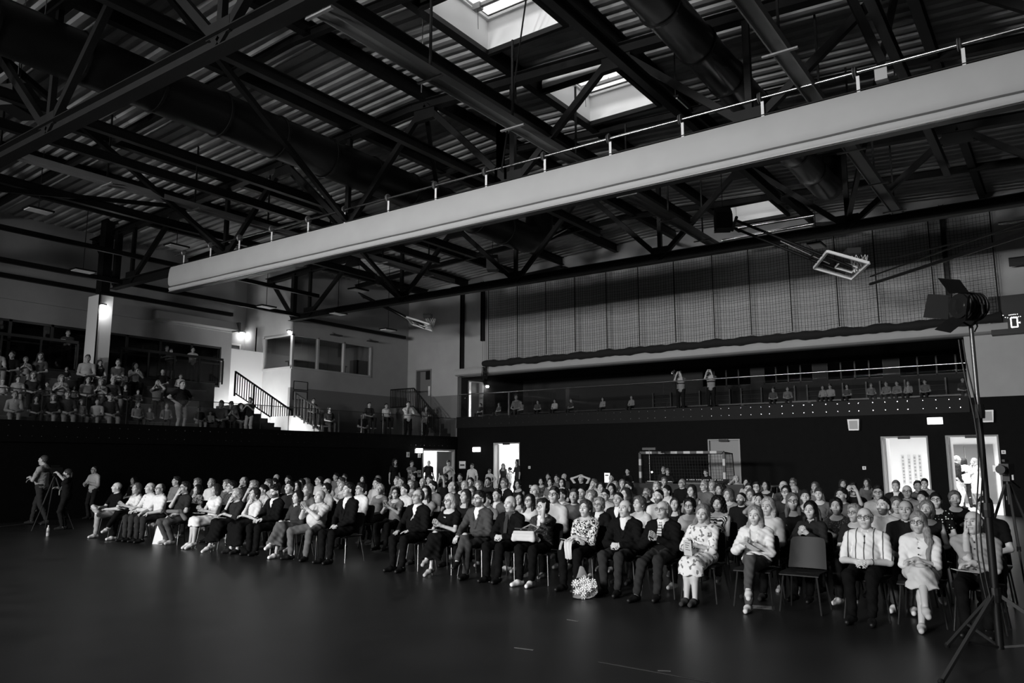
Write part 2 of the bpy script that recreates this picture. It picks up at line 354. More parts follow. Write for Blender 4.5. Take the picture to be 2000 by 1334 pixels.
# end of the left gallery: wall in the end-wall plane with a door above a landing
e = MB(); e.box(XR, XR + .3, YL, 26.73, 2.65, 11.3); e.box(XR, XR + .3, 27.80, YB + .3, 2.65, 11.3); e.box(XR, XR + .3, 26.73, 27.80, 6.46, 11.3); e.box(XR, XR + .3, 26.73, 27.80, 2.65, 4.4)
struct(e.build('wall_gallery_end', M_WALL))
struct(MB().box(XR - .012, XR, YL, 26.73, 2.65, 5.02).build('trim_5', M_DADO))
d = empty('door_9', (XR, 27.265, 4.4)); struct(d)
f = MB(); f.box(-.03, .3, -.535, -.47, 0, 2.06); f.box(-.03, .3, .47, .535, 0, 2.06); f.box(-.03, .3, -.47, .47, 1.99, 2.06); f.build('door_frame', M_DADO, d)
MB().box(.26, .3, -.47, .47, 0, 2.0).build('door_leaf', mat('mid_grey_door', .16, .5), d)
MB().box(.2, .26, -.4, .05, 1.55, 1.98).build('door_window', M_BLK, d); MB().box(.25, .26, -.35, -.1, .7, 1.2).build('notice', M_WALLW, d)
# ---- unseen rest of the hall shell
wn = MB(); wn.box(XN - .3, XN, YN, YD + .3, 0, 11.5); struct(wn.build('wall_near', M_DADO))
wn = MB(); wn.box(XN, XR + .3, YN - .3, YN, 0, 11.5); struct(wn.build('wall_side', M_DADO))
wn = MB(); wn.box(XR + .3, XR + .4, YL + .3, YD + 1.7, 2.6, 11.4); struct(wn.build('wall_outer_end', M_DADO))
# ---- roof deck: trapezoidal sheets, ribs running across the hall, openings for the roof lights
def deck():
    m = MB(); per = .36; prof = [(0, 0), (.13, 0), (.18, .06), (.31, .06), (.36, 0)]
    ycuts = [YN - .3, 8.05, 10.05, 13.5, YD + 1.8]
    def strip(x0, x1, ya, yb):
        k0 = int(math.floor((x0 - XN) / per)); pts = []
        k = k0
        while XN + k * per < x1 + 1e-6:
            for (dx, dz) in prof[:-1]:
                x = XN + k * per + dx
                if x0 - 1e-6 <= x <= x1 + 1e-6: pts.append((x, dz))
            k += 1
        n = len(m.v)
        for (x, dz) in pts: m.v.append((x, ya, roofz(ya) + dz)); m.v.append((x, yb, roofz(yb) + dz))
        for i in range(len(pts) - 1): m.f.append((n + 2 * i, n + 2 * i + 1, n + 2 * i + 3, n + 2 * i + 2))
    for ya, yb in zip(ycuts[:-1], ycuts[1:]):
        if ya == 8.05:
            xa = XN
            for (sx0, sx1, _, _) in SKYLIGHTS: strip(xa, sx0, ya, yb); xa = sx1
            strip(xa, XR + 1, ya, yb)
        else: strip(XN, XR + 1, ya, yb)
    return m
dk = struct(deck().build('ceiling', M_DECK))
# outer roof skin above the deck (keeps the daylight out)
m = MB(); top = 12.6
xa = XN - .3
for (sx0, sx1, _, _) in SKYLIGHTS: m.box(xa, sx0, 8.05, 10.05, 11.75, 11.85); xa = sx1
m.box(xa, XR + 1, 8.05, 10.05, 11.75, 11.85); m.box(XN - .3, XR + 1, YN - .3, 8.05, 11.75, 11.85); m.box(XN - .3, XR + 1, 10.05, YD + 1.8, 11.75, 11.85)
struct(m.build('ceiling_outer', M_CONC))
for i, (x0, x1, y0, y1) in enumerate(SKYLIGHTS):
    s = empty('window_%d' % (i + 7), (x0, y0, 11.0)); struct(s); w_, l_ = x1 - x0, y1 - y0
    m = MB(); t = .06
    m.box(-t, 0, -t, l_ + t, .0, .86); m.box(w_, w_ + t, -t, l_ + t, .0, .86); m.box(0, w_, -t, 0, .0, .86); m.box(0, w_, l_, l_ + t, .0, .86)
    m.build('window_shaft', M_WALLW, s)
    m = MB(); q = .1
    m.box(-q, 0, -q, l_ + q, -.12, .0); m.box(w_, w_ + q, -q, l_ + q, -.12, .0); m.box(0, w_, -q, 0, -.12, 0); m.box(0, w_, l_, l_ + q, -.12, 0); m.build('window_trim', M_STEEL, s)
    m = MB(); m.box(0, w_, 0, .06, .7, .76); m.box(0, w_, l_ - .06, l_, .7, .76); m.box(0, .06, .06, l_ - .06, .7, .76); m.box(w_ - .06, w_, .06, l_ - .06, .7, .76); m.build('window_frame', M_WHITEP, s)
    MB().box(.06, w_ - .06, .06, l_ - .06, .72, .74).build('pane', M_WGLASS, s)
    m = MB(); yb = l_ * .45
    xo = w_ * .62
    m.bar((xo, .25, .52), (xo, l_ - .25, .52), .08, .08); m.bar((xo + .1, .15, .6), (xo + .1, l_ - .3, .6), .025, .025)
    for q in range(5): m.bar((xo, .4 + q * .28, .55), (xo + .12, .45 + q * .28, .68), .02, .02)
    m.bar((xo, l_ - .3, .5), (xo - .15, l_ - .15, .68), .025, .025); m.box(xo - .07, xo + .07, l_ - .45, l_ - .25, .44, .58); m.build('opener', mat('grey_opener', .3, .4, .5), s)
    MB().tube([(xo, l_ - .35, .45), (xo + .02, l_ - .35, .0)], .006, 5).build('pull_cord', M_BLK, s)
# ---------------------------------------------------------------- roof steelwork
NB = [-1.1, 4.55, 10.2, 15.85, 21.5, 27.1]           # bottom nodes
NT = [1.75, 7.4, 13.0, 18.7, 24.35]                   # top nodes
ZB = 8.14
def topz(y): return roofz(y) - .45
TX = [(-1.4, 'behind the photographer'), (6.5, 'nearest, crossing the upper left'), (14.3, 'beside the rolled white curtain'), (22.4, 'farthest, ending at the booth corner')]
for tx, where in TX:
    t = empty('roof_truss', (tx, 13.5, ZB)); tag(t, 'black steel roof truss spanning the hall, %s' % where, 'truss', 'roof trusses')
    def L(x, y, z): return (x, y - 13.5, z - ZB)
    MB().ibeam(L(0, -3.9, ZB), L(0, 28.38, ZB), .27, .27).build('bottom_chord', M_STEEL, t)
    MB().ibeam(L(0, -3.9, topz(-3.9)), L(0, 13.5, topz(13.5)), .24, .26).build('top_chord', M_STEEL, t)
    MB().ibeam(L(0, 13.5, topz(13.5)), L(0, 30.2, topz(30.2)), .24, .26).build('top_chord', M_STEEL, t)
    for y in NB: MB().bar(L(0, y, ZB), L(0, y, topz(y)), .11, .13).build('post', M_STEEL, t)
    allb = NB
    for i, yt in enumerate(NT):
        for yb in (NB[i], NB[i + 1]): MB().bar(L(0, yb, ZB), L(0, yt, topz(yt)), .13, .15).build('diagonal', M_STEEL, t)
        MB().box(-.07, .07, yt - 13.5 - .35, yt - 13.5 + .35, topz(yt) - ZB - .42, topz(yt) - ZB - .1).build('gusset_plate', M_STEEL, t)
    for yb in NB[1:]: MB().box(-.07, .07, yb - 13.5 - .3, yb - 13.5 + .3, .1, .36).build('gusset_plate', M_STEEL, t)
    MB().bar(L(0, 28.2, ZB), L(0, 28.2, topz(28.2)), .2, .2).build('post', M_STEEL, t)
    MB().bar(L(0, 29.9, topz(29.9)), L(0, 28.3, ZB + .1), .14, .14).build('diagonal', M_STEEL, t)
# purlins along the hall
PY = sorted(NT + NB[1:])
for i, y in enumerate(PY):
    z = roofz(y) - .17
    tag(MB().ibeam((XN, y, z), (XR, y, z), .2, .34).build('purlin', M_STEEL), 'black steel purlin under the roof deck, %s from the right of the hall' % ORD[i + 1], 'purlin', 'roof purlins')
# rafter ties between the purlins, half way between trusses
for i, x in enumerate((2.5, 10.4, 18.35, 26.3)):
    o = MB()
    o.ibeam((x, -3.9, topz(-3.9) + .15), (x, 13.5, topz(13.5) + .15), .14, .2); o.ibeam((x, 13.5, topz(13.5) + .15), (x, 30.2, topz(30.2) + .15), .14, .2)
    tag(o.build('roof_tie', M_STEEL), 'slim black roof tie under the deck between trusses, %s from the camera' % ORD[i + 1], 'beam', 'roof ties')
# longitudinal beams hung between truss chords
LB = [(12.35, 9.35), (17.7, 9.4), (19.5, 9.45), (9.15, 9.2), (6.35, 9.3), (2.05, 9.2), (23.0, 9.3)]
for i, (y, z) in enumerate(sorted(LB)):
    tag(MB().ibeam((XN, y, z), (22.4, y, z), .16, .24).build('long_beam', M_STEEL), 'long black beam hung between the truss chords, %s from the right of the hall' % ORD[i + 1], 'beam', 'hung long beams')
# rails near the left gallery
for k, (y, z, w) in enumerate([(27.75, 8.2, .14), (30.3, 8.25, .16), (26.4, 8.9, .12)]):
    x1 = [22.3, 20.7, 22.3][k]
    tag(MB().bar((XN, y, z), (x1, y, z), w, .16).build('hanging_rail', M_STEEL), ['black rail hung along the front of the left gallery', 'black rail fixed to the left gallery back wall', 'thin black rail hung just above the left gallery rail'][k], 'rail')
for k, (xa, xb, y, z) in enumerate([(XC - .2, 29.4, 27.9, 8.1)]):
    tag(MB().bar((xa, y, z), (xb, y, z), .14, .16).build('hanging_rail', M_STEEL), 'black rail hung before the control booth wall', 'rail')
# cross bracing
BR = [((6.5, 13., 10.8), (14.3, 15.85, 8.3)), ((14.3, 13., 10.8), (18.3, 15.85, 9.3)), ((14.3, 18.7, 10.6), (22.4, 21.5, 8.3)), ((14.3, 4.55, 8.3), (22.4, 7.4, 10.7)), ((22.4, 4.55, 8.3), (30.1, 7.4, 10.7)), ((22.4, 10.2, 8.3), (30.1, 13., 10.9)), ((14.3, 1.75, 10.4), (22.4, 4.55, 8.3)), ((22.4, 15.85, 8.3), (30.1, 18.7, 10.7)), ((6.5, 21.5, 8.3), (14.3, 24.35, 10.4)), ((6.5, 18.7, 10.7), (14.3, 21.5, 8.4))]
for i, (a, b) in enumerate(BR):
    tag(MB().bar(a, b, .11, .13).build('roof_brace', M_STEEL), 'sloping black steel roof brace, number %s counted away from the camera' % ORD[i + 1], 'brace', 'sloping roof braces')
# ducts
def duct(y, z, r, label, shiny):
    d = empty('air_duct', (8., y, z)); tag(d, label, 'duct')
    MB().tube([(XN - 7.9, 0, 0), (14.6, 0, 0), (15.1, 0, .1), (15.4, 0, .4), (15.5, 0, .9), (15.5, 0, roofz(y) - z + .1)], r, 28).build('duct_pipe', shiny, d, smooth=True)
    rm = MB().lathe([(r + .001, -.03), (r + .03, -.03), (r + .03, .03), (r + .001, .03)], 28, axis='x').mesh('seam_band', shiny)
    for k in range(0, 18): link('seam_band', rm, d, (-14 + k * 1.6, 0, 0))
duct(15.55, 9.75, .52, 'wide black round ventilation duct running along the hall, left of centre', mat('black_duct', .006, .4, .2, spec=.3))
duct(5.15, 9.55, .38, 'dark shiny round ventilation duct running along the hall, right of centre', M_DUCT)
# perforated strip lights
def strip_light(y, z, label, x0=6.6, x1=24.5):
    d = empty('strip_light', (x0, y, z)); tag(d, label, 'strip light', 'perforated strip lights')
    MB().box(0, x1 - x0, -.13, .13, 0, .05).build('strip_body', M_TRAY, d)
    for s in (-1, 1): MB().box(0, x1 - x0, s * .13 - .012, s * .13 + .012, -.07, .08).build('side_plate', M_TRAY, d)
    hm = MB().box(-.02, .02, -.02, .02, .05, 1.9).mesh('hanger', M_BLK); bm_ = MB().box(-.03, .03, -.3, .3, -.1, -.07).mesh('cross_bracket', M_TRAY)
    k = .8
    while k < x1 - x0: link('hanger', hm, d, (k, 0, 0)); link('cross_bracket', bm_, d, (k, 0, 0)); k += 2.6
strip_light(9.0, 8.75, 'perforated grey strip light running along the hall left of the roof lights')
strip_light(3.45, 8.65, 'perforated grey strip light running along the hall near the right side')
strip_light(20.6, 9.2, 'perforated grey strip light running along the hall at the left')
# square ceiling lamps (switched off)
for i, (px, py, z) in enumerate([(1320, 205, 9.8), (162, 530, 8.25), (700, 567, 8.25), (520, 600, 8.0), (660, 613, 8.0), (758, 645, 7.6), (75, 412, 9.0), (345, 482, 9.0), (1595, 480, 8.6)]):
    p = onZ(px, py, z); o = empty('panel_lamp', tuple(p)); tag(o, ['pale square panel lamp under the roof beside the second roof light', 'pale panel lamp on a rail left of the lit pillar', 'pale panel lamp hung above the booth, uppermost', 'pale panel lamp left of the booth corner', 'pale double panel lamp right of the booth corner', 'pale panel lamp hung before the booth windows', 'pale panel lamp high at the far left', 'pale panel lamp under the roof above the curtain end', 'pale panel lamp before the net at the end wall'][i], 'lamp')
    MB().box(-.36, .36, -.22, .22, 0, .05).build('lamp_housing', M_BLK, o); MB().box(-.32, .32, -.18, .18, -.02, 0).build('diffuser', mat('pale_diffuser', .75, .4), o)
    MB().tube([(0, 0, .05), (0, 0, max(.3, roofz(float(p[1])) - float(p[2]) + .09))], .012, 6).build('hanger', M_BLK, o)
# hanging cables
for i, (px, py, X) in enumerate([(1033, 0, 12.2)]):
    a = onX(1033, -40, X); b = onX(980, 330, 14.0)
    tag(MB().tube([tuple(a), tuple((a + b) / 2 + np.array([0, 0, -.05])), tuple(b)], .018, 6).build('cable', M_BLK), 'thick black cable hanging across the biggest roof light', 'cable')
for i, (px, p0, p1, X) in enumerate([(42, -20, 145, 7.6), (84, 20, 135, 8.0), (829, 115, 180, 15.2)]):
    q_ = onZ(px - 6, p1, 9.4); tag(MB().tube([tuple(q_), (float(q_[0]), float(q_[1]), roofz(float(q_[1])) + .08)], .012, 5).build('hanger_wire', M_CHROME), 'thin suspension wire under the roof, %s from the left' % ORD[i + 1], 'wire', 'suspension wires')

# ---------------------------------------------------------------- rolled-up divider curtain
TXc = 13.9; Y0, Y1 = -3.2, 24.2
tz = float(onY(334, 522, Y1)[2]); txx = float(onY(334, 522, Y1)[0])
cu = empty('divider_curtain', (txx + .12, (Y0 + Y1) / 2, tz - .45)); tag(cu, 'rolled-up pale divider curtain hung across the whole hall', 'curtain')
hl = (Y1 - Y0) / 2
# main sack: bulging front, rounded bottom
sec = []
for k in range(25):
    a = math.pi * (.5 + k / 24.) ; sec.append((.05 + .24 * math.cos(a) * (1 if True else 1), .06 + .36 * math.sin(a)))
front = [(-.13, .45), (-.17, .36), (-.195, .2), (-.205, .05), (-.20, -.08), (-.18, -.17), (-.14, -.215), (-.04, -.228)]
back = [(.18, -.235), (.25, -.1), (.25, .36), (.18, .45)]
def extr(poly, ya, yb, n, wob=0.):
    m = MB(); N = len(poly)
    for i in range(n + 1):
        y = ya + (yb - ya) * i / n; w = wob * (math.sin(i * 1.7) + math.sin(i * .63 + 1))
        for (x, z) in poly: m.v.append((x + w * .6, y, z + w * (1 if z < 0 else .2)))
    for i in range(n):
        for k in range(N): m.f.append((i * N + k, i * N + (k + 1) % N, (i + 1) * N + (k + 1) % N, (i + 1) * N + k))
    m.f.append(tuple(range(N))); m.f.append(tuple(n * N + k for k in range(N))[::-1]); return m
extr(front + back, -hl, hl, 60, .004).build('curtain_roll', M_FAB, cu, smooth=True)
MB().box(-.02, .16, -hl + .02, hl - .02, -.27, -.2).build('curtain_core', M_BLK, cu)
extr([(-.02, -.25), (-.13, -.252), (-.162, -.268), (-.172, -.30), (-.16, -.35), (-.14, -.375), (.12, -.375), (.16, -.25)], -hl + .0, hl - .02, 60, .003).build('curtain_hem', M_FAB, cu, smooth=True)
MB().box(-.15, -.10, -hl, hl, -.40, -.378).build('bottom_bar', mat('pale_metal_bar', .45, .3, .6), cu)
MB().box(-.09, .12, -hl, hl, -.41, -.378).build('bottom_bar', M_DGREY, cu)
# drive shaft with belt discs
sh = onX(960, 333, txx + .12); zs = float(sh[2]); x_s = txx + .12
sf = empty('drive_shaft', (x_s, (Y0 + Y1) / 2, zs)); tag(sf, 'bright steel drive shaft above the rolled divider curtain', 'shaft')
MB().tube([(0, -hl, 0), (0, hl, 0)], .028, 12).build('shaft_pipe', M_CHROME, sf, smooth=True)
dm = MB().lathe([(.03, -.035), (.10, -.03), (.115, -.012), (.075, 0), (.115, .012), (.10, .03), (.03, .035)], 18, axis='y').mesh('belt_disc', mat('grey_metal', .16, .4, .5), True)
bm = MB().box(-.008, .008, -.028, .028, 0, 1).mesh('belt', mat('pale_strap', .6, .7))
for px in (1873, 1669, 1484, 1329, 1189, 1062, 948, 850, 758, 673, 602, 531, 468, 412, 360):
    yy = float(onX(px, 333 - (px - 960) * .2696, x_s)[1]) - (Y0 + Y1) / 2
    if abs(yy) < hl - .05:
        link('belt_disc', dm, sf, (0, yy, 0)); b = link('belt', bm, sf, (-.03, yy - .05, -(zs - tz) - .03)); b.scale = (1, 1, zs - tz - .06)
for px in (1722, 1240, 1110, 905, 720):
    p = onX(px, 333 - (px - 960) * .2696, x_s); yy = float(p[1]) - (Y0 + Y1) / 2
    m = MB(); m.box(-.05, .05, -.09, .09, .04, 1.2 if px != 1722 else .3); m.box(-.02, .02, -.16, -.12, -.3, .05); m.box(-.02, .02, .12, .16, -.3, .05); m.build('shaft_bracket', M_STEEL, sf)
p = onX(1722, 147, x_s - .1)
mo = empty('curtain_motor', tuple(p)); tag(mo, 'small pale motor box on the drive shaft near the right', 'motor')
MB().box(-.08, .08, -.1, .1, -.11, .1).build('motor_box', mat('pale_grey_metal', .4, .4, .3), mo); MB().lathe([(.02, 0), (.06, 0), (.06, .1), (.02, .1)], 14, (-.02, -.2, -.02), 'y').build('motor_drum', M_DGREY, mo)
tag(MB().bar(tuple(onX(1655, -20, 14.1)), (x_s, float(p[1]), zs + .05), .14, .14).build('motor_post', M_STEEL), 'black post holding the curtain motor', 'post')

# ---------------------------------------------------------------- net curtain on the end wall
nx = XR - .42; na, nb_ = 1.55, 23.05; nz0, nz1 = 6.55, 9.98
nc = empty('net_curtain', (nx, (na + nb_) / 2, nz0)); tag(nc, 'gathered black net curtain hanging before the grey end wall', 'net')
ropes = [float(onX(px, 640, nx)[1]) for px in (955, 1011, 1067, 1124, 1186, 1249, 1320, 1396, 1468, 1548, 1640, 1718, 1830, 1955)]
cy = (na + nb_) / 2
m = MB(); n = int((nb_ - na) / .115)
def sag(y):
    for a, b in zip(ropes[1:], ropes[:-1]):
        if a <= y <= b: t = (y - a) / (b - a); return -.07 * 4 * t * (1 - t)
    return 0.
for i in range(n + 1):
    y = na + (nb_ - na) * i / n + .012 * math.sin(i * 2.3); m.box(-.004, .004, y - cy - .0045, y - cy + .0045, sag(y), nz1 - nz0)
m2 = m
for j in range(30):
    z = j * (nz1 - nz0) / 30 + .03
    for a, b in zip(ropes[1:], ropes[:-1]):
        dz = .02 * math.sin(j * 1.9 + a); m2.bar((0, a - cy, z + dz), (0, (a + b) / 2 - cy, z + dz - .04), .008, .008); m2.bar((0, (a + b) / 2 - cy, z + dz - .04), (0, b - cy, z + dz), .008, .008)
o = m2.build('net_mesh', M_NET, nc); o['kind'] = 'stuff'
for y in ropes: MB().tube([(-.02, y - cy, .05), (-.02, y - cy + .01, nz1 - nz0 + .25)], .022, 6).build('net_rope', M_NET, nc)
# the gathered bundle at the bottom
pts = []; rs = []
k = 0; yv = na
while yv < nb_:
    pts.append((.0, yv - cy, -.13 + .6 * sag(yv))); rs.append(.155 + .02 * math.sin(yv * 5.1) + .012 * math.sin(yv * 13.)); yv += .12
MB().tube(pts, rs, 12).build('net_bundle', M_NET, nc, smooth=True)
m = MB()
for q in range(26):
    a = random.uniform(-.16, .16); m.tube([(a, hl * 0 + (nb_ - cy) + random.uniform(-.35, .05), -.3), (a * 1.2, (nb_ - cy) + random.uniform(-.3, .05), -.75 - random.random() * .25)], .012, 4)
m.build('net_tail', M_NET, nc)
MB().tube([(0, na - cy - .6, nz1 - nz0 + .28), (0, nb_ - cy + .6, nz1 - nz0 + .28)], .05, 8).build('net_rail', M_STEEL, nc)
tag(MB().ibeam((XR - .5, YN, 10.3), (XR - .5, YL, 10.3), .22, .3).build('end_beam', M_STEEL), 'black steel beam along the top of the end wall above the net', 'beam')
tag(MB().ibeam((XR - .45, YN, 8.2), (XR - .45, 1.2, 8.2), .2, .26).build('end_beam', M_STEEL), 'short black steel beam on the end wall above the scoreboard', 'beam')
# steel posts before the end wall
for i, px in enumerate((903, 943, 1855)):
    y = float(onX(px, 600, XR - .12)[1]); z0 = [2.7, 7.6, 6.4][i]
    tag(MB().ibeam((XR - .12, y, z0 if i else 5.9), (XR - .12, y, 10.6), .16, .16).build('wall_post', M_STEEL), ['black steel post at the corner of the galleries', 'short black steel post left of the net curtain', 'black steel post behind the lamp head before the net'][i], 'post')
# ---------------------------------------------------------------- railings and fixtures
def bolts(name, parent, pts, r, axis):
    m = MB()
    for p in pts: m.lathe([(r, -.012), (r * .8, .0)], 6, p, axis)
    o = m.build(name, M_CHROME, parent); o['kind'] = 'stuff'; return o
# left gallery glass railing
gr = empty('glass_railing', (16., YL + .06, 2.93)); tag(gr, 'clear glass railing along the front of the left gallery', 'railing')
xk = 3.0; pm = MB().box(0, 1.27, -.008, .008, -.05, .90).mesh('pane', M_GLASS); sm = MB().box(-.022, .022, -.03, .0, -.25, .92).mesh('post', M_CHROME)
sm2 = MB().box(-.008, .008, -.012, .012, -.05, .90).mesh('post', M_DGREY)
while xk < XR - .3:
    link('pane', pm, gr, (xk - 16, 0, 0))
    link('post', sm if xk > 20.5 else sm2, gr, (xk - 16 + 1.285, 0, 0)); xk += 1.30
MB().box(3 - 16, XR - 16.02, -.02, .02, .90, .925).build('hand_rail', M_DGREY, gr)
bolts('bolts', gr, [(-13 + i * .325 + (.06 if i % 4 else 0), -.13, -.16) for i in range(82)] + [(-13 + i * .325 + (.06 if i % 4 else 0), -.13, -.46) for i in range(82)], .012, 'y')
# right gallery glass railing
gr = empty('glass_railing', (XR + .05, 13.8, 3.9)); tag(gr, 'clear glass railing with bright steel hand rail before the far gallery', 'railing')
yk = 2.72; pm = MB().box(-.008, .008, 0, 1.83, -.05, 1.1).mesh('pane', M_GLASS)
while yk < YL - .4:
    link('pane', pm, gr, (0, yk - 13.8, 0)); yk += 1.85
for px in (994,):
    y = float(onX(px, 780, XR + .05)[1]); MB().box(-.03, .03, y - 13.8 - .03, y - 13.8 + .03, 0, 1.12).build('post', M_CHROME, gr)
MB().tube([(0, 2.74 - 13.8, 1.13), (0, YL - 13.85, 1.13)], .028, 10).build('hand_rail', M_CHROME, gr, smooth=True)
bolts('bolts', gr, [(-.13, 2.9 - 13.8 + i * .40 + (.08 if i % 4 == 0 else 0), -.37) for i in range(55)] + [(-.13, 2.9 - 13.8 + i * .40 + (.08 if i % 4 == 0 else 0), -.09) for i in range(55)], .014, 'x')
# back-walkway railing of the left gallery
for i, (x0, x1) in enumerate([(8.6, 13.6), (15.2, 19.6)]):
    r = empty('walkway_railing', (x0, 29.15, 4.95)); tag(r, ['dark railing on the gallery walkway left of the lit pillar', 'dark railing on the gallery walkway right of the lit pillar'][i], 'railing')
    MB().box(0, x1 - x0, -.03, .03, 1.0, 1.1).build('hand_rail', M_DGREY, r)
    n = 4
    for k in range(n + 1): MB().box(k * (x1 - x0) / n - .03, k * (x1 - x0) / n + .03, -.02, .02, 0, 1.0).build('post', M_DGREY, r)
    for k in range(n): MB().box(k * (x1 - x0) / n + .04, (k + 1) * (x1 - x0) / n - .04, -.006, .006, .08, .95).build('pane', M_DARKG, r)
# stair beside the tribune
st = empty('staircase', (18.75, 26.6, 2.65)); tag(st, 'pale concrete staircase climbing left beside the seating terrace', 'stairs')
N = 13
for k in range(N):
    x0 = k * .335; z = 2.30 - (k + 1) * .1643 + .1643 - .0
    if k >= 8: MB().box(x0, x0 + .335, 0, 1.6, 0, max(.12, 2.30 - k * .165)).build('step', M_WALLW, st)
    else: MB().box(x0, x0 + .335, 0, 1.6, 0, max(.1, 2.30 - k * .165 - 1.0)).build('step', M_CONC, st)
def balustrade(y, xa, xb, za, zb, label, bm, stepx=.115):
    r = empty('stair_railing', (xa, y, za)); tag(r, label, 'railing'); dx, dz = xb - xa, zb - za
    MB().bar((0, 0, .97), (dx, 0, dz + .97), .05, .07, (0, 0, 1)).build('hand_rail', bm, r); MB().bar((0, 0, .08), (dx, 0, dz + .08), .04, .05).build('bottom_rail', bm, r)
    n = int(abs(dx) / stepx); sp = MB().box(-.014, .014, -.014, .014, .08, .97).mesh('baluster', bm)
    for k in range(n + 1):
        t = k / n; big = k in (0, n // 3, 2 * n // 3, n)
        if big: MB().box(-.03, .03, -.03, .03, -.05, 1.0).build('post', bm, r, loc=(dx * t, 0, dz * t))
        else: link('baluster', sp, r, (dx * t, 0, dz * t))
A = onY(458, 769, 28.25); Bq = onY(567, 842, 28.25)
balustrade(28.25, float(A[0]), float(Bq[0]), float(A[2]) - .05, float(Bq[2]) - .05, 'black stair railing with close upright bars before the bright stairwell wall', M_BLK)
A = onY(577, 768, 26.6); Bq = onY(630, 803, 26.6)
balustrade(26.6, float(A[0]), float(Bq[0]), float(A[2]) - .97, float(Bq[2]) - .97, 'short pale stair railing at the foot of the gallery staircase', mat('grey_metal', .16, .4, .5), .16)
o = empty('added_step_lamp', (20.68, 25.8, 2.65)); tag(o, 'small added fill lamp at the foot of the gallery staircase', 'lamp'); MB().box(-.1, .05, -.14, .14, .0, .06).build('lamp_base', M_DGREY, o); MB().bar((-.03, 0, .06), (.02, .02, .2), .2, .05).build('lamp_housing', M_BLK, o)  # invented fixture, stands where the added fill light for the steps sits
# landing with railing below the end door
ld = empty('door_landing', (28.3, 26.6, 2.65)); tag(ld, 'grey landing and steps below the gallery end door', 'landing')
MB().box(.6, 1.88, 0.1, 1.75, 0, 1.75).build('landing_block', M_CONC, ld)
for k in range(7): MB().box(.6, 1.88, .1 - (7 - k) * .0 - .22 * (7 - k), .1 - .22 * (6 - k), 0, .25 * (k + 0) + .2).build('step', M_CONC, ld)
r = empty('landing_railing', (28.85, 28.3, 4.4)); tag(r, 'black barred railing around the landing of the gallery end door', 'railing')
m = MB(); m.bar((0, 0, .95), (0, -1.6, .95), .06, .06); m.bar((0, -1.6, .95), (0, -3.1, -.45), .06, .06); m.build('hand_rail', M_BLK, r)
m = MB(); m.bar((0, 0, .05), (0, -1.6, .05), .04, .05); m.bar((0, -1.6, .05), (0, -3.1, -1.3), .04, .05); m.build('bottom_rail', M_BLK, r)
sp = MB().box(-.014, .014, -.014, .014, .05, .95).mesh('baluster', M_BLK)
for k in range(15): link('baluster', sp, r, (0, -k * .115, 0))
for k in range(1, 13): link('baluster', sp, r, (0, -1.6 - k * .12, -k * .11))
# lit pillar
pl = empty('pillar', (13.85, YB + .0, 4.5)); tag(pl, 'tall pale square pillar lit by a wall lamp in the left gallery', 'pillar')
MB().box(0, .52, 0, .78, 0, 3.25).build('pillar_shaft', M_WALLW, pl); MB().box(.1, .42, .1, .5, 3.35, 6.3).build('steel_column', M_STEEL, pl)
MB().box(-.01, .03, -.035, 0, .3, 3.35).build('corner_strip', M_STEEL, pl)
def wall_lamp(name, loc, label, em=M_GLOW, power=0, facing=(0, -1), s=1.):
    o = empty(name, loc); tag(o, label, 'lamp'); fx, fy = facing
    MB().box(-.09 * s, .09 * s, -.09 * s, .09 * s, .04 * s, .09 * s).build('lamp_cap', M_CHROME, o)
    MB().lathe([(.01, -.07 * s), (.06 * s, -.06 * s), (.085 * s, 0), (.07 * s, .035 * s), (.01, .04 * s)], 14).build('lamp_bulb', em, o, smooth=True)
    MB().bar((0, 0, .07 * s), (-fx * .14, -fy * .14, .07 * s), .03, .03).build('bracket', M_DGREY, o)
    if power:
        d = bpy.data.lights.new(name + '_light', 'POINT'); d.energy = power; d.shadow_soft_size = .09; l = bpy.data.objects.new(name + '_light', d); COL.objects.link(l); l.parent = o; l.location = (fx * .12, fy * .12, -.12)
    return o
wall_lamp('wall_lamp', tuple(onY(201, 598, YB - .14)), 'glowing wall lamp near the top of the pale pillar', M_GLOW, 14)
wall_lamp('wall_lamp', tuple(onY(473, 652, YD + 1.36)), 'glowing wall lamp above the stairwell parapet', M_GLOW, 10, s=1.3)
wall_lamp('wall_lamp', tuple(onX(565, 648, XC - .14)), 'glowing wall lamp above the corner of the booth window', M_GLOW2, 10, (-1, 0))
for i, (px, py) in enumerate([(657, 655), (728, 667)]):
    o = empty('wall_lamp', tuple(onY(px, py, YB - .16))); tag(o, ['unlit dark wall lamp above the booth window, left one', 'unlit dark wall lamp above the booth window, right one'][i], 'lamp')
    MB().box(-.3, .3, -.12, .12, -.02, .03).build('lamp_shade', M_DGREY, o); MB().bar((-.05, .05, .03), (-.1, .16, .14), .04, .04).build('bracket', M_DGREY, o)
o = wall_lamp('wall_lamp', (32.5, YL - .14, float(onY(1050, 747, YL)[2]) * 0 + 5.62), 'glowing lamp on the side wall of the far gallery', M_GLOW, 5)
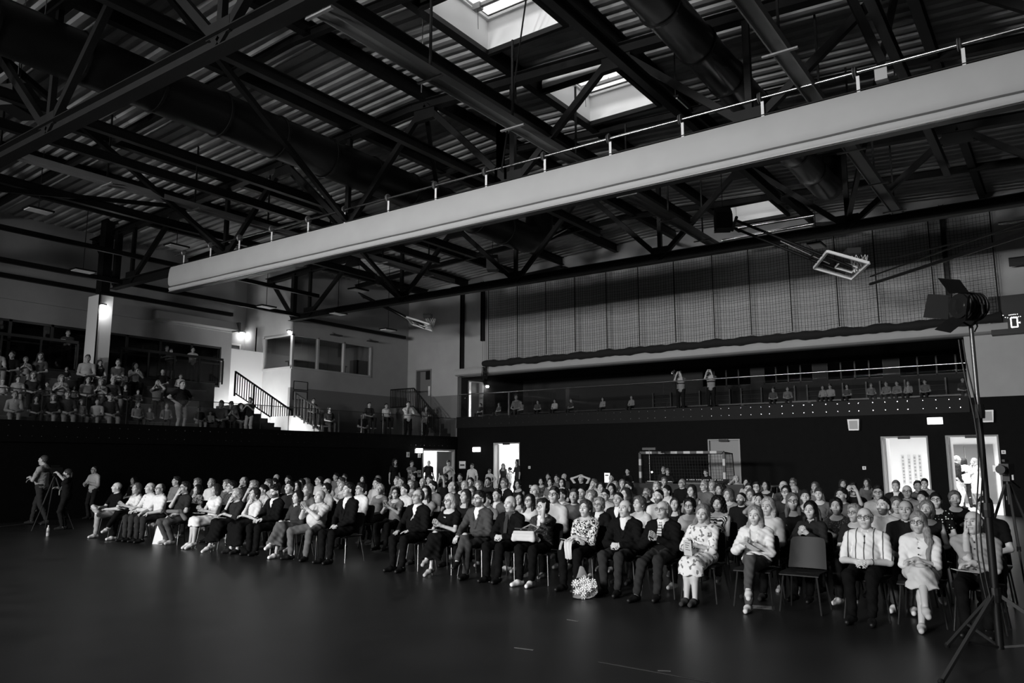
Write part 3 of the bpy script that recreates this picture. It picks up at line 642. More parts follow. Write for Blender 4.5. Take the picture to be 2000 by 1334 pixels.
# projector beam unit on left gallery wall (long pale air unit)
pu = empty('air_unit', tuple(onY(385, 635, YD - .3))); tag(pu, 'long pale air unit fixed to the left gallery back wall', 'air unit')
MB().prism([(-.3, 0), (.3, .0), (.3, .35), (-.1, .35)], -1.9, 1.9, 'x').build('unit_body', mat('pale_grey_metal', .4, .4, .3), pu); MB().box(1.85, 1.95, -.3, .3, -.03, .36).build('end_cap', M_DGREY, pu)
o = empty('floodlight', tuple(onY(326, 617, YD - .3))); tag(o, 'small dark floodlight on the left gallery back wall', 'floodlight'); MB().box(-.2, .2, -.1, .1, -.12, .12).build('housing', M_DGREY, o); MB().box(-.17, .17, -.11, -.1, -.09, .09).build('lens', M_GLASS, o); MB().bar((0, .1, 0), (0, .3, .1), .05, .05).build('bracket', M_DGREY, o)
# notice frames on booth wall, black cabinet behind the booth window
nb2 = empty('notice_board', tuple(onY(587, 762, YB - .02))); tag(nb2, 'framed notices on the booth wall above the stairs', 'notice'); 
for k in range(2):
    f = MB(); z = -.45 * k; f.box(-.4, .4, 0, .02, z, z + .03); f.box(-.4, .4, 0, .02, z + .37, z + .4); f.box(-.4, -.37, 0, .02, z, z + .4); f.box(.37, .4, 0, .02, z, z + .4); f.build('frame', M_BLK, nb2); MB().box(-.37, .37, .005, .015, z + .03, z + .37).build('sheet', M_WALL, nb2)
o = empty('equipment_case', tuple(onY(705, 737, YB + .5))); tag(o, 'black equipment case standing behind the booth window', 'case'); MB().prism([(-.5, 0), (.5, 0), (.5, .7), (.35, .82), (-.5, .82)], -.2, .3, 'y').build('case_body', M_BLK, o); MB().box(-.45, .45, -.22, -.2, .1, .12).build('case_edge', M_DGREY, o)
o = empty('booth_desk', (24.6, YB + .6, 5.1)); tag(o, 'dark control desk behind the booth window', 'desk'); MB().box(-1.5, 1.6, -.2, .3, .75, 1.2).build('desk_front', M_BLK, o); MB().box(-1.5, 1.65, -.25, .5, 1.2, 1.25).build('desk_top', M_DGREY, o); MB().box(-1.5, -1.4, -.2, .4, 0, .75).build('leg', M_DGREY, o); MB().box(1.5, 1.6, -.2, .4, 0, .75).build('leg', M_DGREY, o)
# exit signs, speakers, switches, notices
def exit_sign(p, face, label, w=.42, h=.2):
    o = empty('exit_sign', tuple(p)); tag(o, label, 'sign'); m = MB(); n = MB()
    if face == 'x': m.box(-.06, 0, -w / 2, w / 2, -h / 2, h / 2); n.box(0, .05, -w / 2 - .03, w / 2 + .03, -h / 2 - .02, h / 2 + .02)
    else: m.box(-w / 2, w / 2, -.06, 0, -h / 2, h / 2); n.box(-w / 2 - .03, w / 2 + .03, 0, .05, -h / 2 - .02, h / 2 + .02)
    m.build('sign_face', M_GLOW2, o); n.build('sign_box', M_WHITEP, o)
exit_sign(onX(1826, 822, XR - .05), 'x', 'glowing emergency sign above the two right doors')
exit_sign(onX(931, 878, XR - .05), 'x', 'glowing emergency sign left of the far lit doorway')
exit_sign(onY(818, 880, YL - .05), 'y', 'glowing emergency sign left of the door under the gallery')
for i, (px, py) in enumerate([(1668, 830), (1928, 813)]):
    o = empty('wall_speaker', tuple(onX(px, py, XR - .12))); tag(o, ['pale square wall speaker left of the glowing emergency sign', 'pale square wall speaker right of the glowing emergency sign'][i], 'speaker')
    MB().prism([(-.17, -.2), (.17, -.2), (.2, .2), (-.2, .2)], -.1, .12, 'x').build('speaker_box', M_WHITEP, o); MB().box(-.115, -.1, -.14, .14, -.15, .15).build('grille', mat('pale_grille', .5, .7, bump=.5, bscale=150), o)
for i, (px, py, pl_, lab) in enumerate([(1688, 914, 'x', 'small pale switch on the black wall left of the lit right doors'), (1034, 913, 'x', 'small pale switch right of the far lit doorway, upper one'), (1036, 950, 'x', 'small pale socket right of the far lit doorway, lower one'), (1960, 883, 'x', 'pale switch at the right edge of the black wall'), (1970, 973, 'x', 'pale socket low on the black wall at the right edge'), (797, 888, 'y', 'pale wall panel left of the gallery door, left one'), (819, 889, 'y', 'pale wall panel left of the gallery door, right one')]):
    p = onX(px, py, XR - .015) if pl_ == 'x' else onY(px, py, YL - .015); o = empty('wall_switch', tuple(p)); tag(o, lab, 'switch'); s = .06 if i < 5 else .09
    MB().box(*((-.01, .015, -s, s, -s, s) if pl_ == 'x' else (-s, s, -.01, .015, -s * 1.3, s * 1.3))).build('plate', M_WHITEP, o); MB().box(*((-.018, -.01, -s * .5, s * .5, -s * .5, s * .5) if pl_ == 'x' else (-s * .5, s * .5, -.018, -.01, -s * .6, s * .6))).build('rocker', M_WALL, o)
for i, (px, py, pl_, w, h, lab) in enumerate([(903, 908, 'x', .2, .18, 'white printed notice on the wall right of the gallery door'), (1968, 930, 'x', .16, .12, 'pale notice on the black wall at the right edge'), (819, 925, 'y', .12, .16, 'white notice beside the door under the gallery')]):
    p = onX(px, py, XR - .01) if pl_ == 'x' else onY(px, py, YL - .01); o = empty('notice', tuple(p)); tag(o, lab, 'notice')
    MB().box(*((-.004, .01, -w, w, -h, h) if pl_ == 'x' else (-w, w, -.004, .01, -h, h))).build('sheet', M_WHITEP, o); MB().box(*((-.008, -.004, -w * .7, w * .7, -h * .25, h * .15) if pl_ == 'x' else (-w * .7, w * .7, -.008, -.004, -h * .25, h * .15))).build('print', M_DGREY, o)
# scoreboard
p = onX(1937, 655, XR - .3); sb = empty('scoreboard', (XR - .3, float(p[1]), float(p[2]))); tag(sb, 'black electronic scoreboard with a lit zero on the end wall', 'scoreboard')
MB().box(-.08, .3, -3.2, 0, 0, 1.27).build('board_case', M_BLK, sb)
def seg(m, y, z, s, on):
    w = .055 * s
    S = {'a': (0, .5, 1, 1), 'd': (0, -.5, 1, -1)}
    for c in on:
        if c == 'a': m.box(-.10, -.08, y - .14 * s, y + .14 * s, z + .25 * s - w / 2, z + .25 * s + w / 2)
        if c == 'd': m.box(-.10, -.08, y - .14 * s, y + .14 * s, z - .25 * s - w / 2, z - .25 * s + w / 2)
        if c == 'f': m.box(-.10, -.08, y + .14 * s - w / 2, y + .14 * s + w / 2, z, z + .25 * s)
        if c == 'b': m.box(-.10, -.08, y - .14 * s - w / 2, y - .14 * s + w / 2, z, z + .25 * s)
        if c == 'e': m.box(-.10, -.08, y + .14 * s - w / 2, y + .14 * s + w / 2, z - .25 * s, z)
        if c == 'c': m.box(-.10, -.08, y - .14 * s - w / 2, y - .14 * s + w / 2, z - .25 * s, z)
q = onX(1981, 629.5, XR - .39); m = MB(); seg(m, float(q[1]) - float(p[1]), float(q[2]) - float(p[2]), .62, 'adfbec'); m.build('digit_zero', M_GLOW2, sb)
m = MB()
for px, py in [(1938, 618), (1946, 623), (1959, 616), (1963.5, 620), (1968, 620.5), (1971, 615.5), (1974, 615), (1977, 614.5), (1980, 614), (1983, 614), (1987, 613.5), (1976, 619.5), (1980, 619), (1984, 619), (1989, 618.5), (1993, 618), (1991, 630)]:
    q = onX(px, py, XR - .39); y, z = float(q[1] - p[1]), float(q[2] - p[2]); m.box(-.095, -.08, y - .014, y + .014, z - .012, z + .012)
q = onX(1991, 630, XR - .39); y, z = float(q[1] - p[1]), float(q[2] - p[2]); m.prism([(y + .05, z), (y - .03, z + .03), (y - .03, z - .03)], -.095, -.08, 'x'); m.build('indicator_lights', mat('indicator_glow', 1., .5, emit=1.2), sb)

# ---------------------------------------------------------------- folded basketball units under the roof
def hoop_unit(loc, rz, label, tilt):
    o = empty('basketball_hoop', loc, rz); tag(o, label, 'basketball hoop', 'folded basketball hoops')
    R = Matrix.Rotation(tilt, 3, 'Y')
    def T(p): return tuple(R @ Vector(p))
    m = MB(); # board frame 1.8 x 1.05 in local y,z
    for a, b in (((0, -.9, 0), (0, .9, 0)), ((0, -.9, 1.05), (0, .9, 1.05)), ((0, -.9, 0), (0, -.9, 1.05)), ((0, .9, 0), (0, .9, 1.05))): m.bar(T(a), T(b), .06, .07)
    m.build('board_frame', M_WHITEP, o)
    mm = MB(); vs = [T((x, y, z)) for x in (-.01, .01) for (y, z) in ((-.87, .03), (.87, .03), (.87, 1.02), (-.87, 1.02))]; mm.add(vs, [(0, 1, 2, 3), (7, 6, 5, 4), (0, 4, 5, 1), (1, 5, 6, 2), (2, 6, 7, 3), (3, 7, 4, 0)]); mm.build('backboard', M_GLASS, o)
    m = MB()
    for a, b in (((0, -.3, .15), (0, .3, .15)), ((0, -.3, .6), (0, .3, .6)), ((0, -.3, .15), (0, -.3, .6)), ((0, .3, .15), (0, .3, .6))): m.bar(T(a), T(b), .02, .05)
    m.build('target_square', M_WHITEP, o)
    m = MB(); ring = [T((-.15 - .23 + .23 * math.cos(t), .23 * math.sin(t), .15)) for t in np.linspace(0, 2 * math.pi, 25)]; m.tube(ring, .012, 6, False); m.build('hoop_ring', M_DGREY, o)
    m = MB()
    for k in range(12):
        t0 = 2 * math.pi * k / 12
        for sg in (1, -1):
            pts = []
            for j in range(6):
                f = j / 5; rr = .23 * (1 - .42 * f); t = t0 + sg * f * .9; pts.append(Vector(T((-.38, 0, .15))) + Vector((rr * math.cos(t), rr * math.sin(t), -.42 * f)))
            m.tube(pts, .008, 4)
    m.build('hoop_net', M_WHITEP, o)
    for s in (-.35, .35): MB().tube([T((.05, s, .3)), (1.2, s, .5), (3.2, s, 1.5)], .04, 8).build('support_arm', M_STEEL, o)
    MB().tube([(1.2, -.35, .5), (1.2, .35, .5)], .035, 8).build('cross_tube', M_STEEL, o); MB().tube([(3.2, -.6, 1.5), (3.2, .6, 1.5)], .045, 8).build('cross_tube', M_STEEL, o)
    MB().tube([T((.03, 0, .8)), (2.0, 0, .95)], .03, 8).build('brace', M_CHROME, o)
    MB().box(.0, .35, -.25, .25, .45, .6).build('winch_plate', M_DGREY, o)
    return o
hoop_unit(tuple(onX(842, 640, 26.2)), math.radians(126), 'folded basketball hoop with white net hung before the gallery corner', math.radians(72))
hoop_unit(tuple(onX(1680, 530, 22.)), math.radians(115), 'folded basketball hoop hung before the net curtain at the right', math.radians(70))
hoop_unit(tuple(onX(1010, 490, 24.5)), math.radians(-50), 'folded basketball hoop hung under the trusses behind the rolled curtain', math.radians(70))
# cable rope for the hoop at the right
for i, (a, b) in enumerate([((1700, 555, 22), (2010, 455, 15)), ((1700, 540, 22), (2010, 430, 16)), ((1740, 505, 22), (2010, 440, 17))]):
    tag(MB().tube([tuple(onX(*a)), tuple(onX(*b))], .02 if i else .04, 6).build('hoop_cable', M_BLK), ['thick dark hoist arm running right from the folded hoop', 'thin hoist cable running right from the folded hoop', 'upper hoist cable running right from the folded hoop'][i], 'cable')
# hanging speaker clusters
for i, (px, py, X) in enumerate([(1412, 430, 21.), (962, 515, 25.), (35, 195, 9.)]):
    p = onX(px, py, X) if i < 2 else onZ(px, py, 9.6); o = empty('hanging_speaker', tuple(p), .5); tag(o, ['black hanging loudspeaker before the farthest roof light', 'black hanging loudspeaker under the far truss', 'black hanging loudspeaker at the far upper left'][i], 'speaker')
    s = (1, 1, 1.6)[i]; MB().prism([(-.25 * s, -.3), (.25 * s, -.3), (.28 * s, .15), (0, .38), (-.28 * s, .15)], -.22, .22, 'y').build('speaker_box', M_BLK, o); MB().box(-.22 * s, .22 * s, -.24, -.22, -.26, .12).build('grille', M_DGREY, o); MB().tube([(0, 0, .38), (0, 0, 1.7)], .012, 5).build('hanger', M_BLK, o)
# steel pipes near the far roof light
for i, (a, b) in enumerate([((1395, 453), (1590, 421)), ((1410, 470), (1590, 437)), ((1945, 405), (2010, 392)), ((1950, 437), (2010, 430))]):
    A = onZ(*a, 9.9 - .2 * i); Bq = onX(b[0], b[1], float(A[0])); tag(MB().tube([tuple(A), tuple(Bq)], .05, 10).build('pipe', M_CHROME, smooth=True), 'bright steel pipe under the far roof, %s from the left' % ORD[i + 1], 'pipe', 'steel pipes by the end wall')
# ---------------------------------------------------------------- people: bodies grown as one smooth implicit surface
F32 = np.float32
def V3(*a): return np.array(a, dtype=float)
def nrm(v): return v / (np.linalg.norm(v) + 1e-9)
class Field:
    def __init__(s, vox): s.vox = vox; s.pr = []
    def cap(s, a, b, ra, rb=None, k=.02, sub=False, wy=None):
        s.pr.append(('c', np.asarray(a, float), np.asarray(b, float), ra, ra if rb is None else rb, k, sub, wy)); return s
    def ell(s, c, r, k=.03, sub=False, R=None):
        s.pr.append(('e', np.asarray(c, float), np.asarray(r, float), R, None, k, sub, None)); return s
    def box(s):
        lo = np.full(3, 1e9); hi = -lo
        for p in s.pr:
            if p[6]: continue
            if p[0] == 'c':
                m = max(p[3], p[4]) * max(1., p[7] or 1.)
                lo = np.minimum(lo, np.minimum(p[1], p[2]) - m); hi = np.maximum(hi, np.maximum(p[1], p[2]) + m)
            else:
                m = p[2].max() if p[3] is not None else p[2]; lo = np.minimum(lo, p[1] - m); hi = np.maximum(hi, p[1] + m)
        return lo, hi
    def grid(s, clip=None, noise=None, cut=None):
        lo, hi = s.box(); lo = lo - s.vox * 3 - .012; hi = hi + s.vox * 3 + .012
        if clip is not None: lo = np.maximum(lo, clip[0]); hi = np.minimum(hi, clip[1])
        n = np.ceil((hi - lo) / s.vox).astype(int) + 1
        ax = [(lo[i] + np.arange(n[i]) * s.vox).astype(F32) for i in range(3)]
        D = np.full(tuple(n), .2, F32)
        for (t, a, b, ra, rb, k, sub, wy) in s.pr:
            if t == 'c':
                m = max(ra, rb) * max(1., wy or 1.) + k + .03; l = np.minimum(a, b) - m; h = np.maximum(a, b) + m
            else:
                m = (b.max() if ra is not None else b) + k + .03; l = a - m; h = a + m
            i0 = np.clip(np.floor((l - lo) / s.vox).astype(int), 0, n); i1 = np.clip(np.ceil((h - lo) / s.vox).astype(int) + 1, 0, n)
            if np.any(i1 <= i0): continue
            x = ax[0][i0[0]:i1[0]][:, None, None]; y = ax[1][i0[1]:i1[1]][None, :, None]; z = ax[2][i0[2]:i1[2]][None, None, :]
            if t == 'c':
                ys = 1. / wy if wy else 1.
                ab = (b - a) * np.array([1, ys, 1]); L2 = float(ab @ ab) + 1e-9
                px = x - F32(a[0]); py = (y - F32(a[1])) * F32(ys); pz = z - F32(a[2])
                tt = np.clip((px * F32(ab[0]) + py * F32(ab[1]) + pz * F32(ab[2])) / F32(L2), 0, 1)
                d = np.sqrt((px - tt * F32(ab[0])) ** 2 + (py - tt * F32(ab[1])) ** 2 + (pz - tt * F32(ab[2])) ** 2) - (F32(ra) + tt * F32(rb - ra))
            else:
                px = x - F32(a[0]); py = y - F32(a[1]); pz = z - F32(a[2]); R = ra
                if R is not None: px, py, pz = (px * F32(R[0, i]) + py * F32(R[1, i]) + pz * F32(R[2, i]) for i in range(3))
                q = (px / F32(b[0])) ** 2 + (py / F32(b[1])) ** 2 + (pz / F32(b[2])) ** 2; k0 = np.sqrt(q)
                k1 = np.sqrt((px / F32(b[0] ** 2)) ** 2 + (py / F32(b[1] ** 2)) ** 2 + (pz / F32(b[2] ** 2)) ** 2) + F32(1e-6)
                d = k0 * (k0 - 1) / k1
            S = D[i0[0]:i1[0], i0[1]:i1[1], i0[2]:i1[2]]
            if sub: d = -d; h_ = np.maximum(k - np.abs(S - d), 0) / k; S[...] = np.maximum(S, d) + h_ * h_ * F32(k * .25)
            else: h_ = np.maximum(k - np.abs(S - d), 0) / k; S[...] = np.minimum(S, d) - h_ * h_ * F32(k * .25)
        X = ax[0][:, None, None]; Y = ax[1][None, :, None]; Z = ax[2][None, None, :]
        if noise is not None: D = D + noise(X, Y, Z)
        if cut is not None:
            for c in cut: D = np.maximum(D, c(X, Y, Z))
        D = np.ascontiguousarray(D)
        for i in range(3):
            sl = [slice(None)] * 3; sl[i] = 0; D[tuple(sl)] = .2; sl[i] = -1; D[tuple(sl)] = .2
        return D, lo
    def mesh(s, **kw):
        D, lo = s.grid(**kw); return surfnet(D, lo, s.vox)
_CO = [(i, j, k) for i in (0, 1) for j in (0, 1) for k in (0, 1)]
_ED = [(a, b) for a in range(8) for b in range(a + 1, 8) if sum(abs(_CO[a][i] - _CO[b][i]) for i in range(3)) == 1]
def surfnet(D, lo, vs):
    S = D < 0; nx, ny, nz = D.shape
    cnt = np.zeros((nx - 1, ny - 1, nz - 1), np.int8)
    for (i, j, k) in _CO: cnt += S[i:nx - 1 + i, j:ny - 1 + j, k:nz - 1 + k]
    I = np.argwhere((cnt > 0) & (cnt < 8))
    if len(I) == 0: return np.zeros((0, 3)), np.zeros((0, 4), int)
    idx = np.full(cnt.shape, -1, np.int32); idx[I[:, 0], I[:, 1], I[:, 2]] = np.arange(len(I))
    val = np.stack([D[I[:, 0] + c[0], I[:, 1] + c[1], I[:, 2] + c[2]] for c in _CO], 1)
    acc = np.zeros((len(I), 3)); n = np.zeros(len(I)); C = np.array(_CO, float)
    for (a, b) in _ED:
        m = (val[:, a] < 0) != (val[:, b] < 0)
        t = np.where(m, val[:, a] / np.where(m, val[:, a] - val[:, b], 1), 0)
        acc += np.where(m[:, None], C[a] + (C[b] - C[a]) * t[:, None], 0); n += m
    P = lo + (I + acc / n[:, None]) * vs
    Q = []
    for axx in range(3):
        o = [0, 0, 0]; o[axx] = 1; u, v = [(1, 2), (2, 0), (0, 1)][axx]
        A = S[:nx - o[0], :ny - o[1], :nz - o[2]]; B = S[o[0]:, o[1]:, o[2]:]
        E = np.argwhere(A != B); E = E[(E[:, u] > 0) & (E[:, v] > 0)]
        E = E[(E[:, u] < idx.shape[u]) & (E[:, v] < idx.shape[v])]
        sg = A[E[:, 0], E[:, 1], E[:, 2]]
        def at(du, dv):
            e = E.copy(); e[:, u] += du; e[:, v] += dv; return idx[e[:, 0], e[:, 1], e[:, 2]]
        q = np.stack([at(-1, -1), at(0, -1), at(0, 0), at(-1, 0)], 1); q[~sg] = q[~sg][:, ::-1]; Q.append(q)
    Q = np.concatenate(Q); Q = Q[(Q >= 0).all(1)]
    return P, Q
def np_mesh(name, parts, mats=(), tint=None):
    """parts: list of (verts, quads); joined into one mesh; tint: per vertex albedo factor"""
    vs = []; qs = []; n = 0
    for v, q in parts: vs.append(v); qs.append(q + n); n += len(v)
    v = np.concatenate(vs); q = np.concatenate(qs)
    me = bpy.data.meshes.new(name); me.vertices.add(len(v)); me.vertices.foreach_set('co', v.astype(F32).ravel())
    me.loops.add(len(q) * 4); me.loops.foreach_set('vertex_index', q.astype(np.int32).ravel())
    me.polygons.add(len(q)); me.polygons.foreach_set('loop_start', np.arange(len(q), dtype=np.int32) * 4)
    try: me.polygons.foreach_set('loop_total', np.full(len(q), 4, np.int32))
    except Exception: pass
    me.polygons.foreach_set('use_smooth', np.ones(len(q), bool)); me.update(calc_edges=True); me.validate()
    if tint is not None and len(tint) == len(me.vertices):
        a = me.attributes.new('feat', 'FLOAT', 'POINT'); a.data.foreach_set('value', tint.astype(F32))
    for m in mats: me.materials.append(m)
    return me

# ---- materials for people
def skin_mat(v):
    nm = 'skin_%02d' % int(v * 100)
    if nm in MATS: return MATS[nm]
    m = mat(nm, v, .5); nt = m.node_tree; b = nt.nodes['Principled BSDF']
    a = nt.nodes.new('ShaderNodeAttribute'); a.attribute_name = 'feat'
    mu = nt.nodes.new('ShaderNodeMath'); mu.operation = 'MULTIPLY'; mu.inputs[1].default_value = v; nt.links.new(a.outputs['Fac'], mu.inputs[0])
    c = nt.nodes.new('ShaderNodeCombineColor')
    for i in range(3): nt.links.new(mu.outputs[0], c.inputs[i])
    nt.links.new(c.outputs[0], b.inputs['Base Color']); b.inputs['Specular IOR Level'].default_value = .35
    return m
def hair_mat(v):
    nm = 'hair_%03d' % int(v * 1000)
    if nm in MATS: return MATS[nm]
    m = mat(nm, v, .5, spec=.2); nt = m.node_tree; b = nt.nodes['Principled BSDF']
    tc = nt.nodes.new('ShaderNodeTexCoord'); mp = nt.nodes.new('ShaderNodeMapping'); mp.inputs['Scale'].default_value = (70, 160, 14)
    n = nt.nodes.new('ShaderNodeTexNoise'); n.inputs['Scale'].default_value = 1.; n.inputs['Detail'].default_value = 3
    nt.links.new(tc.outputs['Object'], mp.inputs[0]); nt.links.new(mp.outputs[0], n.inputs['Vector'])
    r = nt.nodes.new('ShaderNodeMapRange'); r.inputs[1].default_value = .3; r.inputs[2].default_value = .7; r.inputs[3].default_value = v * .4; r.inputs[4].default_value = v * 1.35
    nt.links.new(n.outputs[0], r.inputs[0]); c = nt.nodes.new('ShaderNodeCombineColor')
    for i in range(3): nt.links.new(r.outputs[0], c.inputs[i])
    nt.links.new(c.outputs[0], b.inputs['Base Color'])
    bp = nt.nodes.new('ShaderNodeBump'); bp.inputs['Strength'].default_value = .5; bp.inputs['Distance'].default_value = .01; nt.links.new(n.outputs[0], bp.inputs['Height']); nt.links.new(bp.outputs[0], b.inputs['Normal'])
    return m
def cloth(v, pat=None, v2=.02):
    nm = 'cloth_%03d%s' % (int(v * 1000), '_%s_%03d' % (pat, int(v2 * 1000)) if pat else '')
    if nm in MATS: return MATS[nm]
    m = mat(nm, v, .85, bump=.45, bscale=10, spec=.2 if v > .05 else .06)
    if pat:
        nt = m.node_tree; b = nt.nodes['Principled BSDF']; tc = nt.nodes.new('ShaderNodeTexCoord'); mp = nt.nodes.new('ShaderNodeMapping'); nt.links.new(tc.outputs['Object'], mp.inputs[0])
        rp = nt.nodes.new('ShaderNodeValToRGB'); rp.color_ramp.interpolation = 'CONSTANT'; e = rp.color_ramp.elements
        e[0].color = (v2, v2, v2, 1); e[1].color = (v, v, v, 1)
        if pat == 'floral':
            t = nt.nodes.new('ShaderNodeTexNoise'); t.inputs['Scale'].default_value = 26; t.inputs['Detail'].default_value = 2; t.inputs['Distortion'].default_value = 1.5; e[1].position = .5
        elif pat == 'sprig':
            t = nt.nodes.new('ShaderNodeTexNoise'); t.inputs['Scale'].default_value = 20; t.inputs['Detail'].default_value = 1; e[1].position = .4
        elif pat == 'dots':
            t = nt.nodes.new('ShaderNodeTexVoronoi'); t.inputs['Scale'].default_value = 26; t.inputs['Randomness'].default_value = .35; e[1].position = .25
        elif pat == 'zebra':
            t = nt.nodes.new('ShaderNodeTexWave'); t.inputs['Scale'].default_value = 11; t.inputs['Distortion'].default_value = 5; t.inputs['Detail Scale'].default_value = 1.2; e[1].position = .5
        elif pat == 'hstripe':
            t = nt.nodes.new('ShaderNodeTexWave'); t.bands_direction = 'Z'; t.inputs['Scale'].default_value = 9; e[1].position = .45
        elif pat == 'vstripe':
            t = nt.nodes.new('ShaderNodeTexWave'); t.bands_direction = 'Y'; t.inputs['Scale'].default_value = 3.4; e[1].position = .05
        elif pat == 'plaid':
            t = nt.nodes.new('ShaderNodeTexChecker'); t.inputs['Scale'].default_value = 26; e[1].position = .5
        elif pat == 'fleck':
            t = nt.nodes.new('ShaderNodeTexNoise'); t.inputs['Scale'].default_value = 60; e[1].position = .6
        nt.links.new(mp.outputs[0], t.inputs['Vector']); out = t.outputs['Fac'] if 'Fac' in t.outputs else t.outputs[0]
        nt.links.new(out, rp.inputs[0]); nt.links.new(rp.outputs[0], b.inputs['Base Color'])
    return m

# ---- head in its own frame: x forward, y left, z up, origin between the ears
def head_prims(f, T, s=1., fem=False, fat=0.):
    """T maps head-frame point to body frame"""
    R = T[:3, :3]; u = s
    def p(x, y, z): return (T @ np.array([x * u, y * u, z * u, 1.]))[:3]
    def e(c, r, k=.02, sub=False): f.ell(p(*c), np.array(r) * u, k, sub, R)
    jw = .052 if fem else .058
    e((-.012, 0, .032), (.098, .078, .086), .03)
    e((.022, 0, -.035), (.068, jw + fat * .012, .088), .035)
    e((.058, 0, -.098 if not fem else -.094), (.028, .028 if not fem else .022, .022), .03)
    for sd in (-1, 1):
        e((.055, sd * .040, -.02), (.034, .026 + fat * .008, .03), .025)
        e((.078, sd * .030, .030), (.016, .026, .010), .018)           # brow
        e((.103, sd * .031, .010), (.020, .020, .014), .014, True)      # eye socket
        e((.080, sd * .031, .010), (.0125, .0125, .0115), .004)         # eye
        e((-.004, sd * .077, -.008), (.018, .010, .033), .008)          # ear
        e((.004, sd * .088, -.006), (.010, .008, .020), .006, True)
    f.cap(p(.090, 0, .020), p(.110, 0, -.020), .0085 * u, .0135 * u, .012)
    for sd in (-1, 1): e((.098, sd * .012, -.026), (.012, .009, .008), .008)
    e((.088, 0, -.053), (.016, .024, .0075), .010); e((.085, 0, -.068), (.015, .020, .009), .010)
    e((.104, 0, -.060), (.012, .026, .0028), .004, True)
def head_tint(P, Ti, s, brow, beard=0., stub=0.):
    H = (np.c_[P, np.ones(len(P))] @ Ti.T)[:, :3] / s; x, y, z = H.T; ay = np.abs(y); t = np.ones(len(P))
    t = np.where((x > .055) & (z < -.03) & (z > -.125), t * (1 - stub * .25), t)
    if beard: t = np.where((z < -.038) & (z > -.125) & (x > .0) & ~((ay < .02) & (np.abs(z + .060) < .007)) & (ay < .085) & ((z < -.07) | (ay > .028) | (z < -.038)), beard, t)
    t = np.where((x > .06) & (ay > .012) & (ay < .052) & (np.abs(z - .032 + .06 * (ay - .03) ** 2 * 10) < .0065), np.minimum(t, brow), t)
    t = np.where((x > .06) & (np.hypot((ay - .031) / .0155, (z - .010) / .0075) < 1), .38, t)
    t = np.where((x > .07) & (np.hypot((ay - .031) / .0078, (z - .010) / .0075) < 1), .05, t)
    t = np.where((x > .07) & (np.hypot(ay / .024, (z + .060) / .0095) < 1), np.minimum(t, .62), t)
    return t
HAIR = {}
